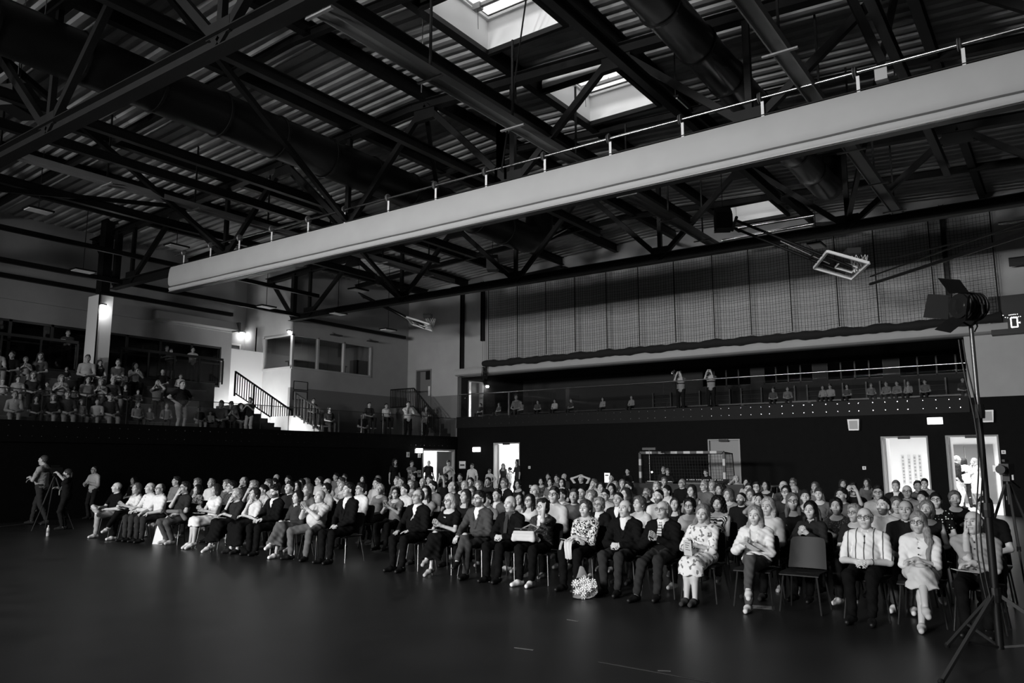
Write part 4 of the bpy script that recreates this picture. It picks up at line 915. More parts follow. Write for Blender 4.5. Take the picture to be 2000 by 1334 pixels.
def hair_mesh(style):
    if style in HAIR: return HAIR[style]
    f = Field(.0075); cut = []
    def nz(a, fr):
        return lambda X, Y, Z: F32(a) * (np.sin(X * fr + 1) * np.sin(Y * fr * 1.1) * np.sin(Z * fr * .8 + 2)).astype(F32)
    noise = nz(.003, 95)
    plane = lambda n, p0: (lambda X, Y, Z: (F32(n[0]) * (X - F32(p0[0])) + F32(n[1]) * Y + F32(n[2]) * (Z - F32(p0[2]))).astype(F32))
    hl = plane((.72, 0, -.70), (.078, 0, .062))         # hair line: keep the side above / behind
    if style == 'short':
        f.ell((-.024, 0, .046), (.102, .085, .098), .02); f.ell((.03, .01, .112), (.05, .055, .028), .02); f.ell((-.055, 0, -.015), (.065, .08, .06), .02); cut = [plane((0, 0, -1), (0, 0, -.075)), plane((.8, 0, -.6), (.088, 0, .07))]; noise = nz(.005, 80)
    elif style == 'crop':
        f.ell((-.024, 0, .042), (.100, .0825, .088), .02); f.ell((-.055, 0, -.01), (.06, .077, .055), .02); cut = [plane((0, 0, -1), (0, 0, -.065))]; noise = nz(.003, 110)
    elif style == 'receding':
        f.ell((-.030, 0, .034), (.096, .083, .090), .02); f.ell((-.055, 0, -.01), (.062, .08, .06), .02); f.ell((.045, 0, .11), (.07, .06, .05), .02, True); cut = [plane((0, 0, -1), (0, 0, -.07))]; noise = nz(.004, 90)
    elif style == 'fringe':
        f.ell((-.014, 0, .02), (.107, .086, .07), .02); f.ell((-.02, 0, .0), (.1, .085, .085), .02)
        cut = [plane((.86, 0, -.5), (-.0, 0, .02)), plane((0, 0, -1), (0, 0, -.075)), plane((0, 0, 1), (0, 0, .055))]
    elif style == 'pixie':
        f.ell((-.016, 0, .043), (.118, .097, .108), .02); f.ell((.03, 0, .095), (.07, .075, .04), .02); f.ell((-.06, 0, -.03), (.065, .085, .075), .03); cut = [plane((.8, 0, -.6), (.083, 0, .05))]; noise = nz(.006, 70)
        f.ell((.09, 0, -.005), (.075, .067, .095), .02, True)
    elif style == 'bob':
        f.ell((-.016, 0, .043), (.118, .100, .106), .02)
        f.ell((-.035, 0, -.04), (.085, .108, .115), .03); f.ell((.092, .006, -.02), (.085, .068, .112), .025, True); f.ell((.05, 0, -.15), (.09, .065, .10), .02, True); cut = [plane((0, 0, -1), (0, 0, -.15))]
    elif style == 'long':
        f.ell((-.016, 0, .043), (.116, .096, .106), .02)
        f.ell((-.04, 0, -.08), (.075, .108, .17), .03); f.ell((-.055, 0, -.22), (.06, .115, .16), .03)
        f.ell((.092, .006, -.02), (.085, .066, .115), .025, True); f.ell((.06, 0, -.2), (.105, .075, .16), .02, True)
        for sd in (-1, 1): f.cap((.01, sd * .085, -.10), (.03, sd * .095, -.33), .032, .018, .03)
        noise = nz(.004, 60)
    elif style == 'tail':
        f.ell((-.016, 0, .041), (.108, .084, .101), .02); cut = [plane((.74, 0, -.67), (.080, 0, .060))]
        f.ell((-.115, 0, .01), (.03, .035, .04), .02); f.cap((-.125, .0, 0), (-.12, .01, -.2), .030, .014, .02)
    elif style == 'bun':
        f.ell((-.016, 0, .041), (.108, .084, .101), .02); cut = [plane((.74, 0, -.67), (.080, 0, .060))]; f.ell((-.115, 0, .04), (.042, .05, .045), .02)
    elif style == 'curly':
        f.ell((-.03, 0, .04), (.125, .125, .125), .03); f.ell((-.055, 0, -.08), (.09, .145, .13), .04)
        f.ell((.092, .006, -.02), (.085, .066, .112), .025, True); f.ell((.06, 0, -.15), (.09, .075, .10), .02, True); noise = nz(.012, 75)
    elif style == 'sidetail':
        f.ell((-.016, 0, .043), (.113, .091, .104), .02); f.ell((.085, 0, -.035), (.085, .068, .105), .02, True)
        f.ell((-.03, 0, -.03), (.085, .095, .09), .03); f.ell((.09, 0, -.06), (.09, .07, .11), .02, True)
        f.cap((.0, .085, -.07), (.045, .11, -.2), .04, .045, .03); f.cap((.045, .11, -.2), (.08, .10, -.42), .042, .018, .03); noise = nz(.004, 60)
    elif style == 'cap':
        f.ell((-.012, 0, .05), (.112, .09, .098), .02); f.ell((.12, 0, .06), (.06, .07, .012), .02); cut = [plane((.25, 0, -.97), (.0, 0, .045))]; noise = None
    v, q = f.mesh(noise=noise, cut=cut or None)
    HAIR[style] = np_mesh('hair', [(v, q)]); HAIR[style].materials.append(None); return HAIR[style]
GLM = [None]
def glasses_mesh():
    if GLM[0] is None:
        m = MB()
        for sd in (-1, 1):
            ring = [(.104, sd * .032 + .024 * math.cos(t), .008 + .019 * math.sin(t)) for t in np.linspace(0, 2 * math.pi, 13)]; m.tube(ring, .0028, 5, False)
            m.tube([(.102, sd * .056, .014), (.0, sd * .084, .012)], .0025, 4)
        m.tube([(.106, -.009, .012), (.106, .009, .012)], .0028, 4)
        GLM[0] = m.mesh('glasses', None); GLM[0].materials.append(None)
    return GLM[0]
def ik(a, t, l1, l2, pole):
    a = np.asarray(a, float); t = np.asarray(t, float); d = t - a; L = np.linalg.norm(d); L = min(L, (l1 + l2) * .995); d = nrm(d); t = a + d * L
    c = (l1 * l1 + L * L - l2 * l2) / (2 * L); h = math.sqrt(max(l1 * l1 - c * c, 1e-6)); pl = np.asarray(pole, float); pl = nrm(pl - d * (pl @ d)); return a + d * c + pl * h, t
def hand_prims(f, w, d, n, sd, curl=.35, s=1., spread=.0, fine=True):
    """w wrist, d finger direction, n palm normal (facing out of the palm), sd +1 left hand / -1 right hand"""
    d = nrm(d); n = nrm(n - d * (n @ d)); r = np.cross(d, n) * sd   # r points to the thumb side
    f.cap(w - d * .02, w + d * .02, .026 * s, .028 * s, .02)
    for k in (-1, 0, 1): f.cap(w + d * .02 + r * .018 * k * s, w + d * .085 * s + r * .022 * k * s, .0155 * s, .0135 * s, .014)
    L = [.072, .080, .075, .058]
    for i in range(4):
        o = (1.5 - i) * .0205 * s; b = w + d * .09 * s + r * o; a1 = curl * .8; d1 = d * math.cos(a1) + n * math.sin(a1) + r * (1.5 - i) * .06 * (1 + spread); d1 = nrm(d1)
        m = b + d1 * L[i] * .52 * s; a2 = curl * 2.0; d2 = nrm(d * math.cos(a2) + n * math.sin(a2)); e = m + d2 * L[i] * .48 * s
        f.cap(b, m, .0092 * s, .0085 * s, .004); f.cap(m, e, .0085 * s, .007 * s, .004)
    b = w + d * .025 * s + r * .025 * s; dt = nrm(d * .65 + r * .65 + n * (.25 + curl * .3)); m = b + dt * .042 * s; e = m + nrm(d * .9 + r * .15 + n * curl * .5) * .034 * s
    f.cap(b, m, .0135 * s, .0105 * s, .012); f.cap(m, e, .0105 * s, .008 * s, .004)

# ---- poses.  Local frame: x forward, y to the person's left, z up; floor at 0
def arm_target(kind, sd, H, st, J):
    """returns wrist, hand dir, palm normal, curl, pole"""
    dn = V3(0, 0, -1); out = V3(-.3, sd * .6, -.55)
    z0 = st
    if kind == 'lap': return V3(.21, sd * .06, z0 + .18), V3(.6, -sd * .75, -.15), dn, .25, out
    if kind == 'clasp': return V3(.25, sd * .07, z0 + .19), V3(.55, -sd * .8, -.0), V3(-.2, -sd * .6, -.5), .65, out
    if kind == 'thigh': return V3(.27, sd * .13, z0 + .175), V3(.9, -sd * .25, -.2), dn, .3, out
    if kind == 'knee': return V3(.33, sd * .12, z0 + .17), V3(.85, -sd * .1, -.5), dn, .45, out
    if kind == 'clap': return V3(.27, sd * .045, z0 + .44), V3(.55, -sd * .12, .8), V3(0, -sd, .0), .12, out
    if kind == 'claplow': return V3(.26, sd * .05, z0 + .30), V3(.75, -sd * .2, .55), V3(0, -sd, .1), .2, out
    if kind == 'cheek': return H + V3(.055, sd * .075, -.145), V3(-.05, sd * .02, 1), V3(-.2, -sd, 0), .12, V3(.4, sd * .25, -1)
    if kind == 'chin': return H + V3(.12, sd * .02, -.185), V3(-.15, -sd * .35, .85), V3(-.8, 0, -.4), .75, V3(.3, sd * .3, -1)
    if kind == 'mouth': return H + V3(.125, sd * .06, -.15), V3(-.05, -sd * .45, .8), V3(-1, 0, 0), .3, V3(.3, sd * .3, -1)
    if kind == 'brow': return H + V3(.075, sd * .07, -.03), V3(-.15, -sd * .1, 1), V3(-.7, -sd * .7, 0), .4, V3(.5, sd * .5, -.8)
    if kind == 'cross': return V3(.16, -sd * .11, z0 + .36 + sd * .02), V3(.1, -sd, .05), V3(-.8, 0, -.5), .3, out
    if kind == 'fold': return V3(.23, -sd * .015, z0 + .235 + sd * .018), V3(.35, -sd * .85, -.12), dn, .5, out
    if kind == 'phone': return V3(.26, sd * .055, z0 + .40), V3(.4, -sd * .35, .55), V3(-.5, -sd * .5, .3), .6, out
    if kind == 'hold': return V3(.28, sd * .09, z0 + .22), V3(.8, -sd * .45, -.2), V3(0, -sd * .3, -1), .5, out
    if kind == 'photo': return H + V3(.22, sd * .09, -.03), V3(.2, -sd * .4, .8), V3(-.6, -sd * .6, 0), .6, V3(.0, sd * .3, -1)
    if kind == 'head': return H + V3(.03, sd * .10, .08), V3(-.3, -sd * .6, .5), V3(-.2, -sd * .4, -.8), .5, V3(.1, sd, .1)
    if kind == 'side': return V3(.06, sd * .27, J['sh'][2] - .50), V3(.15, 0, -1), V3(0, -sd, 0), .35, V3(-1, sd * .3, 0)
    if kind == 'hip': return V3(.02, sd * .2, J['P'][2] + .08), V3(.5, -sd * .5, -.2), dn, .4, V3(-.3, sd, 0)
    if kind == 'front': return V3(.24, sd * .10, J['P'][2] + .22), V3(.7, -sd * .55, .1), V3(0, -sd * .4, -.8), .5, out
    if kind == 'up': return H + V3(.26, -sd * .03, .03), V3(.75, -sd * .3, .15), dn, .55, V3(.2, sd * .9, .5)
    if kind == 'out': return V3(.42, sd * .12, J['P'][2] + .36), V3(.9, -sd * .1, .1), V3(0, -sd * .5, -.7), .5, out
    return V3(.21, sd * .06, z0 + .18), V3(.6, -sd * .75, -.15), dn, .25, out
def leg_target(kind, sd):
    """ankle, pole, foot direction"""
    up = V3(.6, sd * .1, 1); f0 = V3(1, sd * .15, 0)
    if kind == 'par': return V3(.42, sd * .10, .09), up, f0
    if kind == 'together': return V3(.44, sd * .055, .09), V3(.6, -sd * .1, 1), V3(1, 0, 0)
    if kind == 'wide': return V3(.40, sd * .20, .09), V3(.6, sd * .45, 1), V3(1, sd * .35, 0)
    if kind == 'fwd': return V3(.60, sd * .10, .09), up, f0
    if kind == 'tuck': return V3(.24, sd * .10, .10), up, f0
    if kind == 'over': return V3(.62, -sd * .10, .30), V3(.4, -sd * .25, 1), nrm(V3(.8, -sd * .25, -.35))     # crossed over the other knee
    if kind == 'under': return V3(.44, sd * .03, .09), V3(.6, 0, .9), V3(1, sd * .1, 0)
    if kind == 'four': return V3(.44, -sd * .16, .56), V3(.3, sd * 1.3, .6), nrm(V3(.55, -sd * .75, .15))       # ankle on the other knee
    if kind == 'stand': return V3(-.0, sd * .11, .09), V3(1, 0, 0), V3(1, sd * .25, 0)
    if kind == 'stepf': return V3(.22, sd * .10, .09), V3(1, 0, 0), V3(1, sd * .1, 0)
    if kind == 'stepb': return V3(-.25, sd * .10, .12), V3(1, 0, 0), V3(1, sd * .1, -.2)
    return V3(.42, sd * .10, .09), up, f0

def make_person(fem=False, fat=0., lean=8., arms=('lap', 'lap'), legs=('par', 'par'), yaw=0., pitch=4., tilt=0., top='tee', bottom='trousers', sleeve=None, stand=False, vox=.013, tl=1., beard=0., stub=.4, brow=.35, heel=0., bust=None, child=False, twist=0.):
    """builds the meshes of one figure; legs/arms given (right, left)"""
    sc = .94 if fem else 1.
    if stand: P = V3(0, 0, .93 * sc); st = P[2] - .05
    else: P = V3(0, 0, .55); st = .45
    th = math.radians(lean if not stand else lean * .5); u = V3(-math.sin(th), 0, math.cos(th)); fwdv = V3(math.cos(th), 0, math.sin(th))
    tw = .155 if fem else .178
    N = P + u * .485 * sc * tl; Ch = P + u * .33 * sc * tl; Wa = P + u * .16 * sc * tl; Sh = P + u * .405 * sc * tl
    hs = .95 if fem else 1.
    Ht = N + V3(.035, 0, .145 * (1 if not fem else .96))
    cy, sy = math.cos(math.radians(yaw)), math.sin(math.radians(yaw)); cp, sp = math.cos(math.radians(pitch)), math.sin(math.radians(pitch))
    Rz = np.array([[cy, -sy, 0], [sy, cy, 0], [0, 0, 1.]]); Ry = np.array([[cp, 0, -sp], [0, 1, 0], [sp, 0, cp]]); ct, st_ = math.cos(math.radians(tilt)), math.sin(math.radians(tilt)); Rx = np.array([[1, 0, 0], [0, ct, -st_], [0, st_, ct]])
    T = np.eye(4); T[:3, :3] = Rz @ Ry @ Rx; T[:3, 3] = Ht; Ti = np.linalg.inv(T)
    J = {'P': P, 'sh': Sh}
    sh = {sd: Sh + V3(.01, sd * tw, .0) for sd in (1, -1)}; hipj = {sd: P + V3(.0, sd * .09, -.01) for sd in (1, -1)}
    la, lf = .285 * sc, .255 * sc
    A = {}
    for sd, kind in ((-1, arms[0]), (1, arms[1])):
        w, d, n, c, pole = arm_target(kind, sd, Ht, st, J); e, w = ik(sh[sd], w, la, lf, pole); A[sd] = (e, w, d, n, c)
    Lg = {}
    for sd, kind in ((-1, legs[0]), (1, legs[1])):
        an, pole, fd = leg_target(kind, sd); 
        if heel and an[2] < .12: an = an + V3(0, 0, heel)
        k_, an = ik(hipj[sd], an, .43 * (sc if stand else .97), .42 * (sc if stand else .97), pole); Lg[sd] = (k_, an, fd)
    def torso(f, o):
        f.ell(P + V3(-.01, 0, .0), (.115 + o, (.165 if not fem else .172) + o, .115 + o), .05)
        f.ell(Wa + fwdv * (fat * .03), (.100 + o + fat * .05, (.142 if not fem else .125) + o + fat * .035, .13 + o), .06)
        f.ell(Ch, (.108 + o, (.160 if not fem else .142) + o, .165 + o), .06)
        if fat: f.ell(Wa + fwdv * (.06 + .03 * fat) + u * .01, (.10 + o, .13 + o, .12 + o), .06)
        if fem:
            for sd in (1, -1): f.ell(Ch + fwdv * .068 + V3(0, sd * .064, .015), (.056 + o * .8, .062 + o * .6, .062 + o * .6), .06)
        f.cap(sh[1] * .88 + sh[-1] * .12 + u * .01, sh[-1] * .88 + sh[1] * .12 + u * .01, .052 + o, None, .06)
        f.cap(Sh + u * .03, N + V3(-.005, 0, .0), .085 + o * .6, .060 + o * .5, .07)
        for sd in (1, -1): f.cap(N - u * .01, sh[sd] * .8 + Sh * .2 + u * .012, .045 + o * .8, .045 + o * .8, .05)
    am = 1. if not fem else .86; am += fat * .12
    # --- skin
    f = Field(vox); torso(f, -.014)
    f.cap(N - u * .03, Ht + V3(-.02, 0, -.05), .058 * hs * (1 if not fem else .88), .054 * hs * (1 if not fem else .88), .02)
    for sd in (1, -1):
        e, w, d, n, c = A[sd]
        f.cap(sh[sd], e, .047 * am, .039 * am, .03); f.cap(e, w, .040 * am, .0265 * am, .02)
        k_, an, fd = Lg[sd]; bare = bottom in ('skirt', 'dress', 'shorts')
        lm = 1. if bare else .86
        f.cap(hipj[sd], k_, .078 * lm * am, .052 * lm, .03); f.cap(k_, k_ * .6 + an * .4 + V3(-.012, 0, 0), .050 * lm, .050 * lm, .03); f.cap(k_ * .6 + an * .4 + V3(-.012, 0, 0), an, .049 * lm, .033 * lm, .03)
        fd = nrm(fd); f.cap(an + V3(0, 0, -.03), an + fd * .14 + V3(0, 0, -.055 - (heel if an[2] < .16 else 0)), .033, .022, .02)
    parts = [f.mesh()]
    fh = Field(min(vox * .62, .0075)); head_prims(fh, T, hs, fem, fat); fh.cap(N - u * .02, Ht + V3(-.02, 0, -.05), .0585 * hs * (1 if not fem else .88), .0545 * hs * (1 if not fem else .88), .03)
    hv = fh.mesh(); parts.append(hv)
    for sd in (1, -1):
        e, w, d, n, c = A[sd]; g = Field(min(vox * .62, .0075)); hand_prims(g, w, d, n, sd, c, .97 * hs); g.cap(e * .25 + w * .75, w, .0315 * am, .027 * am, .02); parts.append(g.mesh())
    tint = np.ones(sum(len(p[0]) for p in parts)); n0 = len(parts[0][0]); n1 = n0 + len(hv[0]); tint[n0:n1] = head_tint(hv[0], Ti, hs, brow, beard, stub)
    out = {'body': np_mesh('person', parts, tint=tint), 'T': T, 'hs': hs, 'A': A, 'Lg': Lg, 'Ht': Ht, 'Ch': Ch, 'P': P, 'N': N, 'fwd': fwdv, 'u': u, 'stand': stand}
    out['body'].materials.append(None)
    wr = lambda a, fr: (lambda X, Y, Z: (F32(a) * (np.sin(X * fr + Z * fr * .7 + 1.) * np.sin(Y * fr * .9 - Z * fr * .5) + .6 * np.sin(Z * fr * 1.6 + X * 9 + np.sin(Y * 21)) + .7 * np.sin((Z * 1.1 + Y * .8 - X * .6) * fr * 2.1 + 2 * np.sin(Y * 13 + X * 11)))).astype(F32))
    # --- upper garment
    sl = sleeve if sleeve is not None else {'tee': .62, 'shirt': 1.96, 'jacket': 1.97, 'blouse': .9, 'none': .0, 'sweater': 1.96, 'polo': .66, 'dress': .45, 'half': 1.3}.get(top, .62)
    def sleeves(f, o):
        if sl <= 0: return
        for sd in (1, -1):
            e, w, *_ = A[sd]; t1 = min(sl, 1.)
            f.cap(sh[sd], sh[sd] + (e - sh[sd]) * t1, .056 * am + o, .047 * am + o * 1.25, .03)
            if sl > 1: f.cap(e, e + (w - e) * (sl - 1), .047 * am + o * 1.1, .034 * am + o * 1.1, .025)
    f = Field(vox); torso(f, (.006 if not stand else .016) + (.006 if top == 'jacket' else 0)); sleeves(f, .006 if top != 'jacket' else .012)
    neckz = N - u * .0
    cuts = []
    nk = N + fwdv * .05
    f.cap(N - u * .01, N + u * .09 + fwdv * .02, .052, .058, .01, True)                      # neck opening
    if top == 'tee' and fem: f.ell(N + fwdv * .07 - u * .02, (.05, .075, .05), .02, True)
    loz = (P[2] - .02) if not stand else P[2] - .10
    cuts.append(lambda X, Y, Z: (F32(loz) - Z + 0 * X + 0 * Y).astype(F32))
    cn = nrm(u + fwdv * (.55 if not (fem and top in ('tee', 'none')) else .9)); c0 = N + u * (.03 if top != 'none' else .02)
    cuts.append(lambda X, Y, Z: (F32(cn[0]) * (X - F32(c0[0])) + F32(cn[2]) * (Z - F32(c0[2])) + 0 * Y).astype(F32))
    if top in ('shirt', 'polo'): f.cap(N + fwdv * .10 + u * .03, N + fwdv * .12 - u * .09, .030, .004, .015, True)
    if sl == 0:
        for sd in (1, -1): f.ell(sh[sd] + V3(0, sd * .05, -.01), (.07, .05, .09), .02, True)
    if top == 'jacket':
        a0 = N + fwdv * .09; b0 = P + u * .14 + fwdv * .16
        f.cap(a0 + u * .03, (a0 * .45 + b0 * .55), .062, .028, .02, True); f.cap(a0 * .45 + b0 * .55, b0, .028, .008, .02, True)
        for sd in (1, -1):
            q0 = N + fwdv * .045 + V3(0, sd * .072, 0) + u * .012; q1 = Ch + fwdv * (.112 + (.02 if fem else 0)) + V3(0, sd * .062, 0) + u * .03; q2 = P + u * .15 + fwdv * (.118 + fat * .06) + V3(0, sd * .012, 0)
            f.cap(q0, q1, .014, .017, .012); f.cap(q1, q2, .017, .010, .012)
    out['top'] = np_mesh('top', [f.mesh(noise=wr(.0034 if top != 'jacket' else .0042, 34), cut=cuts)]); out['top'].materials.append(None)
    if top in ('jacket', 'sweater', 'shirt', 'polo'):
        g = Field(max(.008, vox * .7)); cz = N + u * .028
        for k in range(14):                                                                   # collar
            t0 = 2 * math.pi * k / 14; t1 = 2 * math.pi * (k + 1) / 14
            c = lambda t: cz + fwdv * (.070 * math.cos(t) + .010) + V3(0, .070 * math.sin(t), 0) - u * (.026 * (1 + math.cos(t)))
            if k in (0, 13): continue
            g.cap(c(t0) - u * .010, c(t1) - u * .010, .012, .012, .008); g.cap(c(t0) * 1. + u * .016 - fwdv * .004, c(t1) + u * .016 - fwdv * .004, .009, .009, .008)
        for sd in (1, -1): e0 = c(2 * math.pi / 14 * (1 if sd > 0 else 13)); g.cap(e0 + u * .012, e0 - u * .045 + fwdv * .018 + V3(0, sd * .012, 0), .012, .007, .01)
        if top in ('jacket', 'sweater'):
            g.ell(Ch + u * .05, (.108, .10, .15), .02); 
            if top == 'jacket': g.ell(Wa + fwdv * fat * .03, (.104 + fat * .05, .09, .13), .03)
            g.cap(N - u * .01, N + u * .09 + fwdv * .02, .05, .056, .01, True)
        out['collar'] = np_mesh('shirt_front' if top in ('jacket', 'sweater') else 'collar', [g.mesh()]); out['collar'].materials.append(None)
    # --- lower garment
    f = Field(vox)
    if bottom in ('trousers', 'shorts', 'crop'):
        f.ell(P + V3(-.01, 0, -.0), (.124, .176, .112), .05)
        end = {'trousers': .94, 'crop': .78, 'shorts': 0.}[bottom]
        for sd in (1, -1):
            k_, an, fd = Lg[sd]
            if bottom == 'shorts': f.cap(hipj[sd], hipj[sd] * .15 + k_ * .85, .090 * am, .075, .04)
            else: f.cap(hipj[sd], k_, .089 * am, .068, .04); f.cap(k_, k_ + (an - k_) * end, .066, .052, .025)
        cuts = [lambda X, Y, Z: (Z - F32(P[2] + .10) + 0 * X + 0 * Y).astype(F32)]
    else:
        f.ell(P + V3(-.01, 0, -.0), (.126, .18, .112), .05)
        if stand:
            f.cap(P, V3(0, 0, .45), .15, .20, .04, wy=1.25)
        else:
            km = (Lg[1][0] + Lg[-1][0]) / 2; ext = {'skirt': .30, 'dress': .22, 'longskirt': .80}[bottom]; am_ = (Lg[1][1] + Lg[-1][1]) / 2
            for sd in (1, -1): f.cap(hipj[sd], Lg[sd][0], .095, .074, .05)
            f.cap(P + V3(.05, 0, 0), km + V3(-.02, 0, -.01), .075, .055, .06, wy=1.9)
            for sd in (1, -1): f.cap(Lg[sd][0], Lg[sd][0] + (Lg[sd][1] - Lg[sd][0]) * ext * 1.1, .068, .075, .05)
            f.cap(km + V3(-.01, 0, -.02), km + (am_ - km) * ext * 1.1, .055, .06 + ext * .05, .06, wy=2.2)
            f.cap(P + V3(.1, 0, -.02), km + (am_ - km) * ext * .8 + V3(-.12, 0, 0), .05, .06, .06, wy=2.)
        hemz = .45 if stand else float(km[2] + (am_ - km)[2] * ext - .02)
        cuts = [lambda X, Y, Z: (F32(hemz) - Z + F32(.012) * np.sin(Y * 40) + 0 * X).astype(F32), lambda X, Y, Z: (Z - F32(P[2] + .10) + 0 * X + 0 * Y).astype(F32)]
    out['bottom'] = np_mesh('bottom', [f.mesh(noise=wr(.0042, 28), cut=cuts)]); out['bottom'].materials.append(None); out['bkind'] = bottom
    # --- shoes
    sh_ = []
    for sd in (1, -1):
        k_, an, fd = Lg[sd]; fd = nrm(fd); g = Field(max(.0085, vox * .75)); low = an[2] < .2
        hh = heel if low else 0
        a = an + V3(0, 0, -.045) - fd * .035; b = an + fd * .165 + V3(0, 0, -.058 - hh) if low else an + fd * .165 + V3(0, 0, -.03)
        g.cap(a, an + fd * .06 + V3(0, 0, -.04 - hh * .4), .040, .040, .03); g.cap(an + fd * .06 + V3(0, 0, -.045 - hh * .4), b, .040, .030, .03)
        if heel: g.cap(a + V3(0, 0, -.02), a + V3(0, 0, -.04 - hh), .016, .008, .01); g.cap(an + V3(0, 0, .03), an + fd * .06 + V3(0, 0, .012), .036, .034, .02, True)
        sole = (an[2] - .088 - hh) if low else None
        ct = [lambda X, Y, Z, s=sole: (F32(s) - Z + 0 * X + 0 * Y).astype(F32)] if (low and abs(fd[2]) < .3) else []
        ct.append(lambda X, Y, Z, t=an[2] + .02: (Z - F32(t) + 0 * X + 0 * Y).astype(F32))
        me = np_mesh('shoe', [g.mesh(cut=ct)]); me.materials.append(None); sh_.append(me)
    out['shoes'] = sh_
    return out
def setm(o, m):
    if not o.material_slots: return
    o.material_slots[0].link = 'OBJECT'; o.material_slots[0].material = m
def place_person(B, loc, rz, label, group=None, skin=.42, hair='short', hv=.03, topm=None, botm=None, shoem=None, colm=None, glasses=False, scale=1., simple=False, tie=None):
    o = link('person', B['body']); o.location = loc; o.rotation_euler = (0, 0, rz); o.scale = (scale,) * 3
    tag(o, label, 'person', group); setm(o, skin_mat(skin))
    if hair:
        h = link('hair' if hair != 'cap' else 'cap', hair_mesh(hair), o); h.matrix_local = Matrix([list(r) for r in B['T']]) @ Matrix.Scale(B['hs'], 4); setm(h, hair_mat(hv))
    nm = {'tee': 't_shirt'}
    t = link('top', B['top'], o); setm(t, topm)
    if 'collar' in B: c = link('shirt_front' if B['collar'].name.startswith('shirt_front') else 'collar', B['collar'], t if not B['collar'].name.startswith('shirt_front') else o); setm(c, colm or topm)
    b = link('skirt' if B['bkind'] in ('skirt', 'dress', 'longskirt') else ('shorts' if B['bkind'] == 'shorts' else 'trousers'), B['bottom'], o); setm(b, botm)
    if not simple:
        for me in B['shoes']: s = link('shoe', me, o); setm(s, shoem or M_BLK)
    if glasses:
        g = link('glasses', glasses_mesh(), o); g.matrix_local = Matrix([list(r) for r in B['T']]) @ Matrix.Scale(B['hs'], 4); setm(g, mat('glasses_frame', .02 if glasses is True else .3, .3, .5))
    if tie is not None:
        m = MB(); N, P, fw, u = B['N'], B['P'], B['fwd'], B['u']; pts = [N + fw * .085 + u * .0, N + fw * .112 - u * .06, N + fw * .128 - u * .17, N + fw * .128 - u * .30]; ws = [.016, .024, .034, .03]
        vs = []; 
        for p, w in zip(pts, ws):
            for s_ in (-1, 1):
                for dd in (0, .008): vs.append(p + np.array([0, s_ * w, 0]) + fw * dd)
        fs = []
        for i in range(3):
            a = i * 4; fs += [(a, a + 1, a + 5, a + 4), (a + 2, a + 6, a + 7, a + 3), (a + 1, a + 3, a + 7, a + 5), (a, a + 4, a + 6, a + 2)]
        fs += [(0, 2, 3, 1), (12, 13, 15, 14)]; m.add(vs, fs); m.build('tie', tie, o)
    return o
# ---------------------------------------------------------------- chairs
def make_chair_meshes():
    def shell(fn, nu, nv, th, name):
        m = MB(); g = [[fn(i / nu, j / nv) for i in range(nu + 1)] for j in range(nv + 1)]; W = nu + 1
        for off in (0, 1):
            for j in range(nv + 1):
                for i in range(nu + 1):
                    p, n = g[j][i]; m.v.append(tuple(np.array(p) - np.array(n) * th * off))
        S = W * (nv + 1)
        for j in range(nv):
            for i in range(nu):
                a = j * W + i; m.f.append((a, a + 1, a + W + 1, a + W)); m.f.append((S + a + W, S + a + W + 1, S + a + 1, S + a))
        edge = [j for j in range(W)] + [W * (j + 1) + nu for j in range(nv)] + [W * nv + nu - 1 - i for i in range(nu)] + [W * (nv - 1 - j) for j in range(nv - 1)]
        for a, b in zip(edge, edge[1:] + edge[:1]): m.f.append((b, a, S + a, S + b))
        return m.mesh(name, mat('black_chair_plastic', .008, .5, spec=.25), True)
    def back(u, v):
        w = .225 * (1 - .10 * v - .35 * max(0, v - .82) ** 2 * 8); y = (u - .5) * 2 * w; x = -.19 - .10 * v + .035 * (2 * (u - .5)) ** 2; z = .47 + .36 * v - .03 * max(0, abs(u - .5) * 2 - .7) * (v > .9)
        return (x, y, z), (.95, 0, .25)
    def seat(u, v):
        y = (u - .5) * 2 * .225; x = -.20 + .43 * v; z = .455 - .02 * math.sin(math.pi * min(1, v * 1.1)) * (1 - (2 * (u - .5)) ** 2) - .05 * max(0, v - .85) * 3
        return (x, y, z), (0, 0, 1)
    ml = mat('dark_steel_leg', .10, .3, .9)
    M = {'backrest': [shell(back, 10, 8, .012, 'backrest')], 'seat': [shell(seat, 8, 8, .012, 'seat')]}
    M['leg'] = [MB().tube([(.17, s * .19, .435), (.22, s * .235, 0)], .011, 8).mesh('leg', ml, True) for s in (1, -1)] + [MB().tube([(-.16, s * .19, .435), (-.24, s * .235, 0)], .011, 8).mesh('leg', ml, True) for s in (1, -1)]
    fm = MB()
    for s in (1, -1): fm.tube([(.17, s * .19, .435), (-.16, s * .19, .435)], .011, 6)
    fm.tube([(.0, -.19, .43), (.0, .19, .43)], .010, 6); M['seat_frame'] = [fm.mesh('seat_frame', ml, True)]
    jm = MB()
    return M
CH = make_chair_meshes()
# a single mesh with everything for chairs hidden deep in the audience
def merged(M):
    vs = []; fs = []
    for k in M:
        for me in M[k]:
            n = len(vs); vs += [tuple(v.co) for v in me.vertices]; fs += [tuple(i + n for i in p.vertices) for p in me.polygons]
    me = bpy.data.meshes.new('chair'); me.from_pydata(vs, [], fs); me.materials.append(mat('black_chair_plastic', .018, .32)); return me
CHM = merged(CH)
def chair(x, y, rz, label, group, full=True, z=0.):
    if full:
        o = empty('chair', (x, y, z), rz)
        for k in CH:
            for me in CH[k]: link(k, me, o)
    else:
        o = link('chair', CHM, None, (x, y, z), (0, 0, rz))
    return tag(o, label, 'chair', group)

